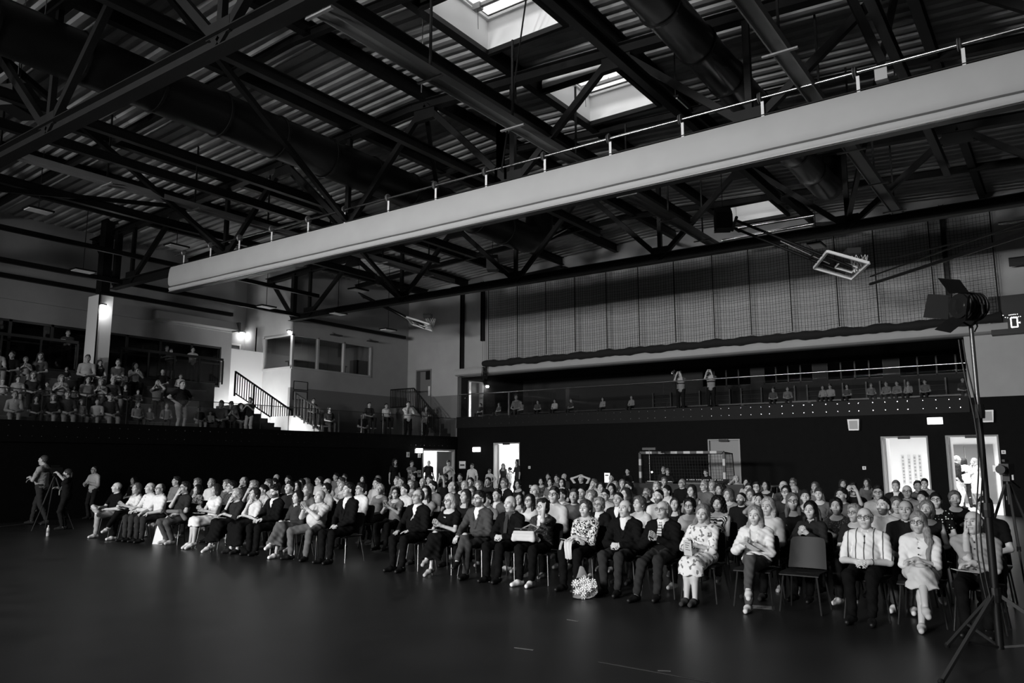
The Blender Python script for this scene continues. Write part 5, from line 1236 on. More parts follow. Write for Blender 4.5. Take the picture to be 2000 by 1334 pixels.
# ---------------------------------------------------------------- front row, seat by seat
RX0, RP = 9.78, .88
def seat_xy(px, py, X): p = onX(px, py, X); return float(p[1]), float(p[2])
FR = [
 (228, 952, 'bald man in black T-shirt with pale trousers at the far left end', dict(top='tee', arms=('hold', 'lap'), legs=('four', 'par'), yaw=-14, lean=10), dict(hair=None, topm=cloth(.005), botm=cloth(.30), shoem=cloth(.62))),
 (268, 954, 'woman in white top clapping softly, dark trousers and white trainers', dict(fem=True, top='tee', arms=('claplow', 'claplow'), legs=('over', 'under'), yaw=4), dict(hair='long', hv=.09, topm=cloth(.62), botm=cloth(.005), shoem=cloth(.62))),
 (294, 953, 'grey-haired bald man in long-sleeved white shirt, hands on his lap', dict(top='shirt', arms=('hold', 'hold'), legs=('par', 'par'), yaw=-8), dict(hair='fringe', hv=.2, topm=cloth(.62), botm=cloth(.03))),
 (317, 955, 'man with glasses in white T-shirt bending over his lap', dict(top='tee', sleeve=.8, arms=('knee', 'knee'), legs=('par', 'par'), yaw=12, lean=2), dict(hair='receding', hv=.03, topm=cloth(.62), botm=cloth(.025), glasses=True)),
 (361, 953, 'man in dark polo and jeans with one hand over his mouth', dict(top='polo', arms=('mouth', 'thigh'), legs=('tuck', 'tuck'), yaw=0, fat=.3), dict(hair='short', hv=.02, topm=cloth(.02), botm=cloth(.07), shoem=cloth(.45), glasses=True)),
 (422, 957, 'woman in short white dress with white high heels', dict(fem=True, top='tee', sleeve=.35, bottom='dress', arms=('claplow', 'claplow'), legs=('together', 'together'), yaw=-10, heel=.06), dict(hair='bob', hv=.02, topm=cloth(.62), botm=cloth(.62), shoem=cloth(.62))),
 (464, 967, 'blonde woman in long black dress covering her mouth, white heels', dict(fem=True, top='half', bottom='longskirt', arms=('mouth', 'fold'), legs=('together', 'fwd'), yaw=-4, heel=.05), dict(hair='pixie', hv=.38, topm=cloth(.02), botm=cloth(.005), shoem=cloth(.62))),
 (502, 965, 'woman with short dark hair resting her chin on her hand, pale top', dict(fem=True, top='half', sleeve=.9, bottom='longskirt', arms=('chin', 'fold'), legs=('par', 'par'), pitch=12, lean=2), dict(hair='pixie', hv=.03, topm=cloth(.55), botm=cloth(.005), shoem=cloth(.02))),
 (538, 960, 'bearded man in black suit and open white shirt looking down', dict(top='jacket', arms=('hold', 'hold'), legs=('par', 'par'), pitch=-16, beard=.12), dict(hair='short', hv=.015, topm=cloth(.005), colm=cloth(.62), botm=cloth(.005))),
 (583, 972, 'woman with long dark hair and long grey skirt, legs crossed', dict(fem=True, top='shirt', bottom='longskirt', arms=('lap', 'lap'), legs=('over', 'under'), yaw=-6), dict(hair='long', hv=.012, topm=cloth(.03), botm=cloth(.08), shoem=cloth(.72))),
 (624, 970, 'heavy bald man in pale polo shirt and jeans clapping', dict(top='polo', fat=1.2, arms=('clap', 'clap'), legs=('wide', 'wide'), pitch=8, lean=12), dict(hair=None, topm=cloth(.48), botm=cloth(.10))),
 (680, 956, 'man in black suit with open pale shirt beside the aisle', dict(top='jacket', arms=('lap', 'lap'), legs=('par', 'par'), yaw=-6), dict(hair='short', hv=.02, topm=cloth(.005), colm=cloth(.6), botm=cloth(.005))),
 (817, 970, 'man with glasses in dark suit, first seat right of the aisle', dict(top='jacket', arms=('thigh', 'lap'), legs=('par', 'par'), yaw=-4, fat=.4), dict(hair='receding', hv=.06, topm=cloth(.005), colm=cloth(.62), botm=cloth(.005), glasses=.3)),
 (880, 979, 'woman with blonde bob and chunky pale necklace in black dress', dict(fem=True, top='tee', bottom='longskirt', arms=('claplow', 'claplow'), legs=('over', 'under'), pitch=8, heel=.04), dict(hair='bob', hv=.42, topm=cloth(.005), botm=cloth(.005), shoem=cloth(.4), glasses=.3)),
 (937, 975, 'young bearded man with glasses in grey suit and white shirt', dict(top='jacket', arms=('knee', 'lap'), legs=('over', 'par'), beard=.3, yaw=-4), dict(hair='short', hv=.015, topm=cloth(.05), colm=cloth(.7), botm=cloth(.05), glasses=True)),
 (998, 984, 'bald man in black suit and dark tie with clasped hands', dict(top='jacket', arms=('clasp', 'clasp'), legs=('par', 'par'), yaw=-8, pitch=-2), dict(hair=None, topm=cloth(.005), colm=cloth(.06), botm=cloth(.005), tie=cloth(.03))),
 (1061, 992, 'woman with dark glasses holding her hand to her hair', dict(fem=True, top='jacket', sleeve=.95, arms=('fold', 'brow'), legs=('par', 'par'), yaw=-4, fat=.5), dict(hair='pixie', hv=.02, topm=cloth(.10, 'fleck', .02), colm=cloth(.62), botm=cloth(.005), shoem=cloth(.7), glasses=True)),
 (1145, 995, 'elderly woman in black and white floral blouse', dict(fem=True, top='blouse', sleeve=1.35, arms=('fold', 'fold'), legs=('par', 'par'), pitch=8), dict(hair='pixie', hv=.05, topm=cloth(.62, 'floral', .02), botm=cloth(.005))),
 (1222, 999, 'elderly balding man in dark V-neck sweater over white shirt', dict(top='jacket', arms=('clasp', 'clasp'), legs=('par', 'par'), yaw=-8), dict(hair='fringe', hv=.1, topm=cloth(.005), colm=cloth(.6), botm=cloth(.025))),
 (1295, 998, 'white-haired man in dark suit and striped tie clapping', dict(top='jacket', arms=('claplow', 'claplow'), legs=('fwd', 'par'), yaw=-4), dict(hair='receding', hv=.42, topm=cloth(.005), colm=cloth(.6), botm=cloth(.022), glasses=.3, tie=cloth(.5, 'hstripe', .1))),
 (1373, 1006, 'woman in white floral dress holding a white programme', dict(fem=True, top='blouse', sleeve=1.3, bottom='skirt', arms=('hold', 'fold'), legs=('together', 'together'), yaw=6, tilt=-8, pitch=-4), dict(hair='long', hv=.16, topm=cloth(.62, 'sprig', .15), botm=cloth(.62, 'sprig', .15), shoem=cloth(.04))),
 (1476, 1009, 'woman with straight blonde hair in white jacket, left of the empty chair', dict(fem=True, top='jacket', arms=('claplow', 'claplow'), legs=('over', 'under'), pitch=2), dict(hair='long', hv=.22, topm=cloth(.62), colm=cloth(.6), botm=cloth(.06), shoem=cloth(.55))),
 (1690, 1015, 'elderly man with glasses in striped white shirt, hands clasped', dict(top='shirt', sleeve=.85, arms=('clasp', 'clasp'), legs=('par', 'par'), yaw=0, fat=.3), dict(hair='fringe', hv=.3, topm=cloth(.64, 'vstripe', .08), botm=cloth(.005), glasses=.3)),
 (1795, 1032, 'woman with long blonde hair over her shoulder in white shirt dress', dict(fem=True, top='shirt', sleeve=1.15, bottom='skirt', arms=('fold', 'fold'), legs=('over', 'under'), yaw=-6), dict(hair='sidetail', hv=.22, topm=cloth(.62), botm=cloth(.5), shoem=cloth(.45), glasses=.3)),
 (1903, 1036, 'elderly man in grey shirt leaning his cheek on his hand', dict(top='shirt', sleeve=.9, arms=('cheek', 'fold'), legs=('par', 'par'), yaw=-18, fat=.6, tilt=4), dict(hair='fringe', hv=.25, topm=cloth(.26), botm=cloth(.005))),
]
FRONT = []
for i, (px, py, lab, b, d) in enumerate(FR):
    X = RX0; y, zc = seat_xy(px, py, X + .04); fem = b.get('fem', False); sc = .94 if fem else 1.; ln = math.radians(b.get('lean', 8))
    tl = max(.84, min(1.12, (zc - .145 - .55) / (.485 * math.cos(ln) * sc)))
    vox = .0105 if px > 780 else .012
    Bd = make_person(vox=vox, tl=tl, **b)
    o = place_person(Bd, (X, y, 0), math.pi, lab, 'people in the front row', skin=random.choice((.40, .44, .48)), **d)
    FRONT.append((o, Bd, y)); short = ' '.join(lab.split()[:7])
    chair(X + .02, y, math.pi, 'black plastic chair under the ' + ' '.join(lab.split(',')[0].split()[:11]), 'front row chairs')
y_empty, _ = seat_xy(1568, 1100, RX0)
chair(RX0 + .02, y_empty, math.pi, 'empty black plastic chair with steel legs in the front row', 'front row chairs')
YF = [f[2] for f in FRONT]
# watches and necklace
def ringm(c, ax, r, t): 
    ax = nrm(ax); a = nrm(np.cross(ax, V3(0, .3, 1))); b = np.cross(ax, a); m = MB(); m.tube([tuple(c + (a * math.cos(q) + b * math.sin(q)) * r) for q in np.linspace(0, 2 * math.pi, 15)], t, 5, False); return m
for i, sd in ((0, -1), (24, 1), (22, 1), (13, -1), (10, -1)):
    o, Bd, y = FRONT[i]; e, w = Bd['A'][sd][:2]; c = w + (e - w) * .12
    m = ringm(c, w - e, .033, .006); wt = m.build('watch', M_CHROME if i not in (13,) else M_BLK, o)
o, Bd, y = FRONT[13]; m = MB()
for k in range(15):
    t = -2.3 + 4.6 * k / 14; p = Bd['N'] + Bd['fwd'] * (.02 + .085 * math.cos(t) + .02) + V3(0, .085 * math.sin(t), 0) - Bd['u'] * (.06 + .06 * math.cos(t)); m.lathe([(.004, -.013), (.013, -.008), (.016, 0), (.013, .008), (.004, .013)], 8, tuple(p))
m.build('necklace', M_WHITEP, o, smooth=True)
for i in (2, 22, 23, 24, 20):
    o, Bd, y = FRONT[i]; m = MB(); f_ = [.118, .132, .140, .142, .142]
    for k in range(5): m.lathe([(.004, -.004), (.008, -.002), (.008, .006), (.003, .008)], 8, tuple(Bd['N'] + Bd['fwd'] * (f_[k] + (.014 if i in (23, 20) and k else 0) + (.02 if i == 24 and k > 2 else 0)) - Bd['u'] * (.07 + .07 * k)), 'x')
    m.build('buttons', M_BLK if i not in (2, 20) else cloth(.3), o)

# ---------------------------------------------------------------- the rows behind: head positions measured, seats chosen on the nearest free row
CROWD = """344 941 short .06 m tee .18 lap 0
262 939 long .02 f tee .03 lap 0
386 944 pixie .2 f tee .05 lap 0
387 957 bob .02 f floral .25 chin 0
413 945 short .3 m shirt .7 lap 0
443 947 pixie .2 f tee .1 lap 0
452 952 short .03 m plaid .06 lap 1
476 941 receding .08 m tee .02 chin 0
496 950 pixie .3 f tee .2 mouth 0
515 958 bun .02 f sprig .5 lap 0
524 947 short .1 m shirt .3 lap 0
536 943 bun .02 f tee .04 lap 0
540 934 none .1 m tee .02 lap 0
566 954 short .015 m shirt .04 lap 0
563 938 short .02 m tee .03 lap 0
589 946 long .015 f tee .03 lap 0
581 951 long .02 f tee .02 lap 0
602 958 long .12 f tee .12 lap 0
598 944 pixie .2 f tee .1 lap 0
623 940 crop .03 m shirt .5 lap 1
640 945 none .2 m tee .3 lap 0
638 956 pixie .02 f tee .72 lap 1
656 932 short .02 m tee .14 lap 0
666 942 short .06 m shirt .3 lap 1
668 951 pixie .35 f tee .3 clap 0
673 934 short .05 m tee .1 lap 0
709 937 long .02 f tee .02 lap 0
704 956 short .05 m polo .72 lap 1
736 945 short .03 m shirt .4 lap 0
739 937 pixie .25 f tee .1 lap 0
743 957 pixie .5 f tee .13 lap 0
774 965 pixie .02 f tee .16 clap 1
776 940 short .2 m tee .15 lap 0
784 942 crop .06 m tee .05 lap 0
791 958 short .02 m tee .5 lap 0
803 948 pixie .35 f tee .2 lap 0
808 932 short .02 m tee .03 lap 0
826 943 none .1 m tee .06 lap 0
839 938 short .03 m tee .6 lap 0
845 952 short .02 m tee .17 lap 0
832 964 long .015 f tee .2 cross 0
870 934 short .03 m tee .02 photo 0
884 952 receding .04 m tee .03 lap 0
899 933 short .06 m tee .1 lap 0
908 949 bob .35 f tee .6 lap 0
919 943 short .03 m tee .1 lap 0
935 950 pixie .25 f tee .2 lap 0
953 942 short .03 m tee .05 lap 0
910 971 long .06 f tee .02 lap 0
953 979 short .03 m shirt .2 lap 0
922 964 bob .08 f tee .1 lap 0
985 945 short .1 m jacket .02 lap 1
1013 947 pixie .02 f none .03 lap 0
971 969 short .02 m jacket .12 lap 0
1015 976 long .015 f tee .25 lap 0
1035 980 long .03 f tee .72 lap 1
1045 960 none .35 m tee .2 lap 0
1058 941 pixie .015 f fleck .2 lap 0
1071 932 short .02 m tee .03 lap 0
1075 943 pixie .04 f tee .12 lap 0
1088 935 short .03 m tee .1 lap 0
1098 944 bob .02 f tee .03 lap 1
1102 932 none .1 m tee .05 lap 0
1135 936 none .2 m tee .012 head 0
1082 969 short .03 m shirt .45 lap 1
1098 969 short .02 m jacket .22 lap 0
1122 971 short .06 m tee .1 lap 0
1137 964 crop .03 m shirt .7 lap 0
1160 946 short .12 m shirt .4 mouth 0
1175 953 pixie .03 f tee .5 lap 0
1156 971 pixie .2 f tee .2 clap 0
1195 957 long .02 f tee .1 lap 0
1202 951 short .25 m shirt .2 lap 0
1216 946 long .15 f tee .3 lap 0
1194 935 crop .04 m tee .05 chin 0
1228 953 short .015 m tee .04 lap 1
1183 969 short .02 m shirt .6 lap 1
1208 977 crop .03 m jacket .014 lap 0
1171 987 pixie .3 f jacket .015 lap 1
1222 968 long .06 f tee .03 lap 0
1249 986 pixie .12 f tee .68 lap 0
1264 968 short .2 m tee .02 cross 1
1283 953 short .3 m shirt .6 lap 0
1286 971 crop .02 m shirt .7 lap 0
1302 960 tail .02 f tee .7 lap 0
1298 941 pixie .15 f tee .1 lap 0
1332 945 crop .3 m tee .015 lap 1
1351 960 long .04 f none .1 lap 0
1375 950 short .3 m polo .12 lap 1
1391 950 bob .3 f tee .2 lap 0
1406 958 curly .05 f tee .1 lap 0
1423 968 bob .1 f tee .2 lap 0
1319 987 long .05 f tee .02 lap 0
1348 990 pixie .015 f none .3 lap 1
1403 986 curly .012 f zebra .7 fold 0
1448 976 crop .02 m tee .015 lap 0
1466 968 bob .1 f tee .2 lap 0
1482 980 bob .015 f tee .4 brow 0
1439 936 none .1 m tee .3 brow 0
1459 944 long .02 f tee .4 lap 0
1463 957 short .03 m tee .2 lap 1
1478 954 short .03 m tee .3 lap 1
1496 949 bob .012 f none .02 lap 0
1500 991 long .4 f blouse .6 lap 0
1530 951 none .2 m tee .1 lap 0
1549 945 short .1 m tee .05 lap 1
1536 963 long .02 f tee .05 lap 1
1551 960 none .25 m tee .08 lap 0
1549 982 long .12 f tee .02 lap 1
1583 998 long .01 f shirt .04 phone 0
1574 972 tail .04 f tee .1 lap 0
1592 952 long .1 f tee .15 lap 0
1600 966 tail .08 f tee .1 lap 0
1633 991 pixie .012 f fleck .10 cross 0
1644 969 short .02 m tee .1 lap 0
1667 957 short .03 m tee .02 photo 0
1647 947 bob .06 f tee .05 lap 0
1693 944 long .06 f tee .12 lap 0
1669 1004 pixie .3 f tee .03 lap 1
1716 964 short .02 m shirt .4 lap 1
1750 951 short .12 m jacket .03 lap 0
1772 962 none .2 m shirt .2 lap 1
1793 951 short .02 m tee .1 lap 0
1806 946 short .02 m tee .25 lap 0
1802 973 bun .015 f tee .15 lap 0
1725 990 crop .02 m shirt .55 lap 0
1752 988 bob .1 f tee .2 lap 0
1769 998 receding .06 m polo .02 lap 0
1811 997 bob .2 f none .04 lap 0
1828 979 bun .02 f dots .012 lap 1
1866 976 pixie .12 f tee .012 cross 0
1924 992 short .012 m tee .012 lap 0"""
TOPNAME = {'tee': 'top', 'shirt': 'shirt', 'polo': 'polo shirt', 'jacket': 'jacket', 'none': 'sleeveless top', 'blouse': 'blouse', 'floral': 'flowered top', 'plaid': 'checked shirt', 'sprig': 'sprigged top', 'fleck': 'flecked top', 'zebra': 'zebra-striped top', 'dots': 'polka-dot top'}
HNAME = {'short': 'short', 'crop': 'cropped', 'receding': 'receding', 'fringe': 'thinning', 'pixie': 'short', 'bob': 'bobbed', 'long': 'long', 'tail': 'tied-back', 'bun': 'bun of', 'curly': 'big curly', 'sidetail': 'long', 'cap': ''}
def shade(v, hair=False):
    if hair: return 'black' if v < .025 else 'dark' if v < .09 else 'brown' if v < .17 else 'fair' if v < .28 else 'pale'
    return 'black' if v < .025 else 'dark' if v < .09 else 'grey' if v < .28 else 'pale grey' if v < .5 else 'white'
PCACHE = {}
PAT = {'floral': ('tee', 'floral', .02), 'plaid': ('shirt', 'plaid', .02), 'sprig': ('tee', 'sprig', .15), 'fleck': ('tee', 'fleck', .015), 'zebra': ('none', 'zebra', .012), 'dots': ('tee', 'dots', .7)}
def generic(fem, top, arms, var, vox=.0135, stand=False, bottom='trousers', legs=None, beard=0.):
    key = (fem, top, arms, var, vox, stand, bottom, legs, beard)
    if key not in PCACHE:
        yaw = (-12, 2, 12)[var % 3]; pit = (6, 2, 9)[var % 3]
        PCACHE[key] = make_person(fem=fem, top=top, arms=arms, legs=legs or (('par', 'par') if not stand else ('stand', 'stand')), yaw=yaw, pitch=pit, vox=vox, stand=stand, bottom=bottom, fat=.3 * (var % 2), beard=beard, stub=.3 if not fem else 0.)
    return PCACHE[key]
rows = {0: sorted(YF + [y_empty])}
ppl = []
for ln in CROWD.split('\n'):
    px, py, hair, hv, sex, top, tv, arm, gl = ln.split(); ppl.append((float(px), float(py), hair, float(hv), sex == 'f', top, float(tv), arm, gl == '1'))
ppl.sort(key=lambda a: -a[1])
seatpl = []
for a in ppl:
    px, py = a[0], a[1]; best = None
    nom = 1.135 if a[4] else 1.165
    for k in range(1, 20):
        X = RX0 + RP * k; y, z = seat_xy(px, py, X + .04)
        if X > 27.5 or y > 24.3: continue
        s = (z - .45) / (nom - .45)
        if s < .80 or s > 1.2: continue
        gap = min([abs(y - q) for q in rows.get(k, [])] + [9])
        aisle = 0. if not (9.95 < y < 10.6 and k < 9) else .6
        cost = abs(s - 1) * 6 + max(0, .50 - gap) * 8 + aisle
        if best is None or cost < best[0]: best = (cost, k, X, y, s)
    if best is None: continue
    _, k, X, y, s = best; rows.setdefault(k, []).append(y); seatpl.append((k, X, y, s, a))
def spread(ys, g):
    ys = list(ys)
    for _ in range(30):
        for i in range(len(ys) - 1):
            d = ys[i + 1] - ys[i]
            if d < g: q = (g - d) / 2; ys[i] -= q; ys[i + 1] += q
    return ys
byrow = {}
for t in seatpl: byrow.setdefault(t[0], []).append(t)
for k in byrow:
    byrow[k].sort(key=lambda t: t[2]); nw = spread([t[2] for t in byrow[k]], .47); byrow[k] = [(t[0], t[1], yv) + t[3:] for t, yv in zip(byrow[k], nw)]
ROWORD = {k: i + 2 for i, k in enumerate(sorted(byrow))}
for k, lst in byrow.items():
    lst.sort(key=lambda t: t[2])
    for n, (k_, X, y, s, a) in enumerate(lst):
        px, py, hair, hv, fem, top, tv, arm, gl = a
        tp, pat, v2 = PAT.get(top, (top, None, 0)); var = int(px * 7 + py) % 3
        arms = (arm, 'lap') if arm in ('chin', 'mouth', 'brow') else (arm, arm)
        beard = .2 if (hair == 'crop' and not fem and hv < .025) else 0.
        Bd = generic(fem, tp, arms, var, beard=beard)
        bald = hair == 'none'
        hd = 'a bald head' if bald else '%s %s hair' % (HNAME[hair], shade(hv, True))
        lab = 'person with %s, %s %s, %s row, %s from right end' % (hd, shade(tv), TOPNAME[top], ORD[min(ROWORD[k], 30)], ORD[n + 1])
        o = place_person(Bd, (X, y, .45 * (1 - s)), math.pi + math.radians(random.uniform(-8, 8)), lab, 'seated audience', skin=random.choice((.36, .40, .44, .48)), hair=None if bald else hair, hv=hv * (.45 if hv < .1 else .8), topm=cloth(tv * .85 if tv > .5 else tv if tv > .05 else tv * .5, pat, v2), botm=cloth(random.choice((.005, .01, .02, .04))), colm=cloth(.65) if tp == 'jacket' else None, shoem=random.choice((M_BLK, cloth(.3), cloth(.02), cloth(.6))), glasses=(.3 if var else True) if gl else False, scale=s, simple=k > 3)
        chair(X + .02, y, math.pi, 'black plastic chair in the %s row of the audience, %s from right end' % (ORD[min(ROWORD[k], 30)], ORD[n + 1]), 'audience chairs', full=k < 3)
# ---------------------------------------------------------------- left gallery spectators
TRIB = """30 772 short .1 m shirt .4 lap
71 780 long .02 f tee .02 lap
110 777 bob .12 f tee .012 lap
158 786 bob .1 f sprig .3 lap
192 786 short .03 m tee .5 lap
278 791 long .08 f tee .25 lap
285 806 short .1 m tee .2 lap
326 794 bob .1 f tee .2 lap
408 800 short .02 m tee .02 lap
426 812 short .03 m tee .4 lap
437 778 short .03 m tee .15 phone
7 751 cap .7 m tee .6 lap
57 743 short .02 m hstripe .6 lap
93 736 long .1 f tee .03 lap
125 740 bob .2 f tee .3 clap
145 763 bob .02 f tee .12 lap
161 741 long .02 f tee .15 lap
183 746 pixie .3 f tee .3 clap
208 742 none .1 m tee .06 lap
216 765 short .03 m tee .04 lap
229 755 long .02 f tee .02 lap
243 734 short .02 m tee .6 lap
270 766 short .05 m tee .06 lap
309 750 short .1 m tee .12 brow
353 736 short .05 f shirt .5 lap
435 764 short .06 m tee .1 lap
456 766 long .02 f tee .02 lap
11 675 short .06 m tee .55 lap
13 693 short .02 m tee .012 lap
71 687 long .05 f tee .08 lap
54 704 pixie .2 f tee .35 clap
130 722 long .015 f tee .02 lap
168 693 short .1 m tee .4 lap
176 711 long .03 f none .02 lap
223 707 short .06 f tee .08 fold
260 710 long .01 f tee .6 clap
318 727 crop .05 m tee .012 lap
130 764 short .05 m tee .05 lap
100 752 short .03 m tee .1 lap"""
tr_rows = [(26.3, 3.07), (27.35, 3.75), (28.45, 4.5)]
used = {0: [], 1: [], 2: []}; tl_ = []
for ln in TRIB.split('\n'):
    px, py, hair, hv, sex, top, tv, arm = ln.split(); px, py = float(px), float(py); fem = sex == 'f'; nom = 1.135 if fem else 1.165; best = None
    for r, (Y, zs_) in enumerate(tr_rows):
        p = onY(px, py, Y); s = (p[2] - zs_) / (nom - .45)
        gap = min([abs(p[0] - q) for q in used[r]] + [9]); cost = abs(s - .97) + max(0, .45 - gap) * 1.5 + (5 if p[0] > 18.4 and r else 0)
        if s > .35 and (best is None or cost < best[0]): best = (cost, r, float(p[0]), min(max(s, .62), 1.12))
    _, r, x, s = best; used[r].append(x); tl_.append((r, x, s, hair, float(hv), fem, top, float(tv), arm))
for r in range(3):
    L_ = sorted([t for t in tl_ if t[0] == r], key=lambda t: t[1]); nx_ = spread([t[1] for t in L_], .44); L_ = [(t[0], xv) + t[2:] for t, xv in zip(L_, nx_)]
    for n, (r_, x, s, hair, hv, fem, top, tv, arm) in enumerate(L_):
        tp, pat, v2 = (('tee', 'hstripe', .02) if top == 'hstripe' else PAT.get(top, (top, None, 0))); bald = hair == 'none'
        Bd = generic(fem, tp, (arm, 'lap') if arm in ('chin', 'mouth') else (arm, arm), (n + r) % 3, vox=.017)
        Y, zs_ = tr_rows[r]; hd = 'a white cap' if hair == 'cap' else 'a bald head' if bald else '%s %s hair' % (HNAME[hair], shade(hv, True))
        place_person(Bd, (x, Y - (.42 if r == 2 and 13.3 < x < 14.9 else 0), zs_ - .45 * s), math.radians(-112 + random.uniform(-14, 14)), 'person with %s, %s %s, gallery terrace step %s, %s from left' % (hd, shade(tv), 'striped top' if top == 'hstripe' else TOPNAME[top], ORD[r + 1], ORD[n + 1]), 'spectators on the left gallery', hair=None if bald else hair, hv=hv, topm=cloth(tv, pat, v2), botm=cloth(random.choice((.02, .04, .25, .3))), scale=s, simple=True)
# ---------------------------------------------------------------- standing people
def stander(px, py, plane, val, floor, rz, lab, fem=False, arms=('side', 'side'), top='tee', tv=.1, bv=.02, hair='short', hv=.03, legs=('stand', 'stand'), bottom='trousers', glasses=False, group=None, vox=.014, sv=None, pat=None, v2=.02, pitch=2, yaw=0, lean=4, fat=0., shoev=.02):
    p = onX(px, py, val) if plane == 'x' else onY(px, py, val)
    Bd = make_person(fem=fem, top=top, arms=arms, legs=legs, stand=True, vox=vox, bottom=bottom, pitch=pitch, yaw=yaw, lean=lean, fat=fat)
    nom = float(Bd['Ht'][2]); s = sv or max(.72, min(1.16, (float(p[2]) - floor) / nom))
    return place_person(Bd, (float(p[0]), float(p[1]), floor), math.radians(rz), lab, group, hair=hair, hv=hv, topm=cloth(tv, pat, v2), botm=cloth(bv), shoem=cloth(shoev), glasses=glasses, scale=s), Bd, s
G1 = 'people standing at the left'
o_lm, B_lm, s_lm = stander(86, 899, 'x', 10.3, 0, 128, 'standing man in pale patterned shirt holding papers at the far left', arms=('hold', 'front'), top='polo', tv=.32, bv=.03, hair='crop', hv=.05, pat='sprig', v2=.2, legs=('stepf', 'stepb'), group=G1, fat=.5)
o_cw, B_cw, s_cw = stander(133, 925, 'x', 10.0, 0, 140, 'woman in black with a lanyard badge reaching up to a video camera', fem=True, arms=('front', 'up'), top='tee', tv=.01, bv=.012, hair='tail', hv=.03, group=G1)
m = MB(); fw = B_cw['fwd']; m.bar(tuple(B_cw['N'] + fw * .05 + V3(0, .05, .02)), tuple(B_cw['P'] + fw * .16 + V3(0, 0, .14)), .02, .004); m.bar(tuple(B_cw['N'] + fw * .05 + V3(0, -.05, .02)), tuple(B_cw['P'] + fw * .16 + V3(0, 0, .14)), .02, .004); m.build('lanyard', M_WHITEP, o_cw)
m = MB(); c = B_cw['P'] + fw * .165 + V3(0, 0, .08); m.box(c[0] - .004, c[0] + .004, c[1] - .045, c[1] + .045, c[2] - .06, c[2] + .06); m.build('badge', M_WHITEP, o_cw)
stander(185, 918, 'x', 12.2, 0, 195, 'standing man with glasses in pale short-sleeved shirt behind the front row', arms=('front', 'front'), top='shirt', tv=.42, bv=.02, hair='crop', hv=.02, glasses=True, group=G1)
G2 = 'people standing by the far doors'
stander(804, 906, 'y', 24.2, 0, -110, 'man in grey shirt standing with folded arms left of the gallery door', arms=('cross', 'cross'), top='tee', tv=.14, group=G2)
stander(837, 904, 'y', 25.1, 0, -110, 'man in dark top standing in the lit door under the gallery', arms=('side', 'side'), top='tee', tv=.03, bv=.02, hair=None, group=G2)
stander(876, 905, 'y', 24.0, 0, -125, 'man in white shirt reading his phone beside the gallery door', arms=('phone', 'phone'), top='polo', tv=.6, bv=.02, group=G2, pitch=-14)
stander(771, 893, 'y', 24.6, 0, -100, 'person in black standing against the black wall under the gallery', arms=('side', 'side'), top='tee', tv=.01, bv=.01, hair='long', hv=.02, fem=True, group=G2)
stander(922, 911, 'x', 28.8, 0, 200, 'boy in white shirt standing left of the far lit doorway', arms=('side', 'side'), top='polo', tv=.65, bv=.3, hair='short', hv=.02, group=G2)
stander(956, 921, 'x', 28.8, 0, 190, 'boy in pale shirt standing beside the far lit doorway frame', arms=('side', 'hip'), top='polo', tv=.5, bv=.1, hair='short', hv=.06, group=G2)
stander(983, 911, 'x', 30.3, 0, 200, 'girl with long hair and dark top in the far lit doorway', fem=True, arms=('side', 'side'), top='none', tv=.03, bv=.03, hair='long', hv=.05, bottom='skirt', group=G2)
stander(996, 917, 'x', 30.6, 0, 100, 'girl with pale shirt in profile in the far lit doorway', fem=True, arms=('side', 'front'), top='tee', tv=.6, bv=.12, hair='bun', hv=.02, group=G2)
stander(1011, 903, 'x', 30.25, 0, 150, 'person in dark clothes at the right side of the far lit doorway', fem=True, arms=('front', 'side'), top='tee', tv=.03, bv=.02, hair='long', hv=.03, group=G2)
G3 = 'technicians at the rear desk'
stander(1226, 921, 'x', 25.6, 0, 180, 'bearded technician in black standing at the rear desk, left one', arms=('front', 'front'), top='tee', tv=.012, hair='crop', hv=.015, group=G3)
stander(1304, 921, 'x', 25.8, 0, 200, 'fair-haired technician in black bending over the rear desk', arms=('front', 'front'), top='tee', tv=.012, hair='short', hv=.15, pitch=-22, group=G3)
stander(1296, 918, 'x', 26.6, 0, 180, 'person in black half hidden behind the fair-haired technician', arms=('side', 'side'), top='tee', tv=.02, hair='short', hv=.2, group=G3)
stander(1379, 923, 'x', 25.9, 0, 170, 'technician in black standing before the goal net, right one', arms=('front', 'front'), top='tee', tv=.012, hair='short', hv=.04, group=G3, pitch=-8)
G4 = 'people talking in the right corridor'
stander(1868, 897, 'x', 33.5, 0, -70, 'bald man in black shirt and pale trousers talking in the corridor', arms=('side', 'front'), top='shirt', tv=.02, bv=.6, hair='fringe', hv=.3, group=G4)
stander(1882, 899, 'x', 34.4, 0, 20, 'woman seen from behind in white blouse and dark trousers in the corridor', fem=True, arms=('hip', 'front'), top='shirt', tv=.75, bv=.03, hair='bob', hv=.02, group=G4)
stander(1903, 900, 'x', 34.9, 0, 120, 'woman with fair hair in long white dress in the corridor', fem=True, arms=('front', 'chin'), top='tee', tv=.75, bv=.75, hair='long', hv=.25, bottom='longskirt', group=G4)
G5 = 'people standing in the left gallery'
stander(133, 651, 'y', 29.7, 4.95, -110, 'man in dark striped polo standing left of the lit pillar', arms=('cross', 'cross'), top='polo', tv=.06, pat='hstripe', v2=.015, group=G5)
stander(326, 681, 'y', 29.75, 4.95, -95, 'boy in dark T-shirt standing at the walkway railing', arms=('front', 'front'), top='tee', tv=.05, bottom='shorts', hair='short', hv=.1, group=G5)
stander(334, 686, 'y', 29.6, 4.95, -95, 'boy in grey T-shirt and shorts leaning on the walkway railing', arms=('front', 'front'), top='tee', tv=.2, bottom='shorts', hair='short', hv=.03, group=G5)
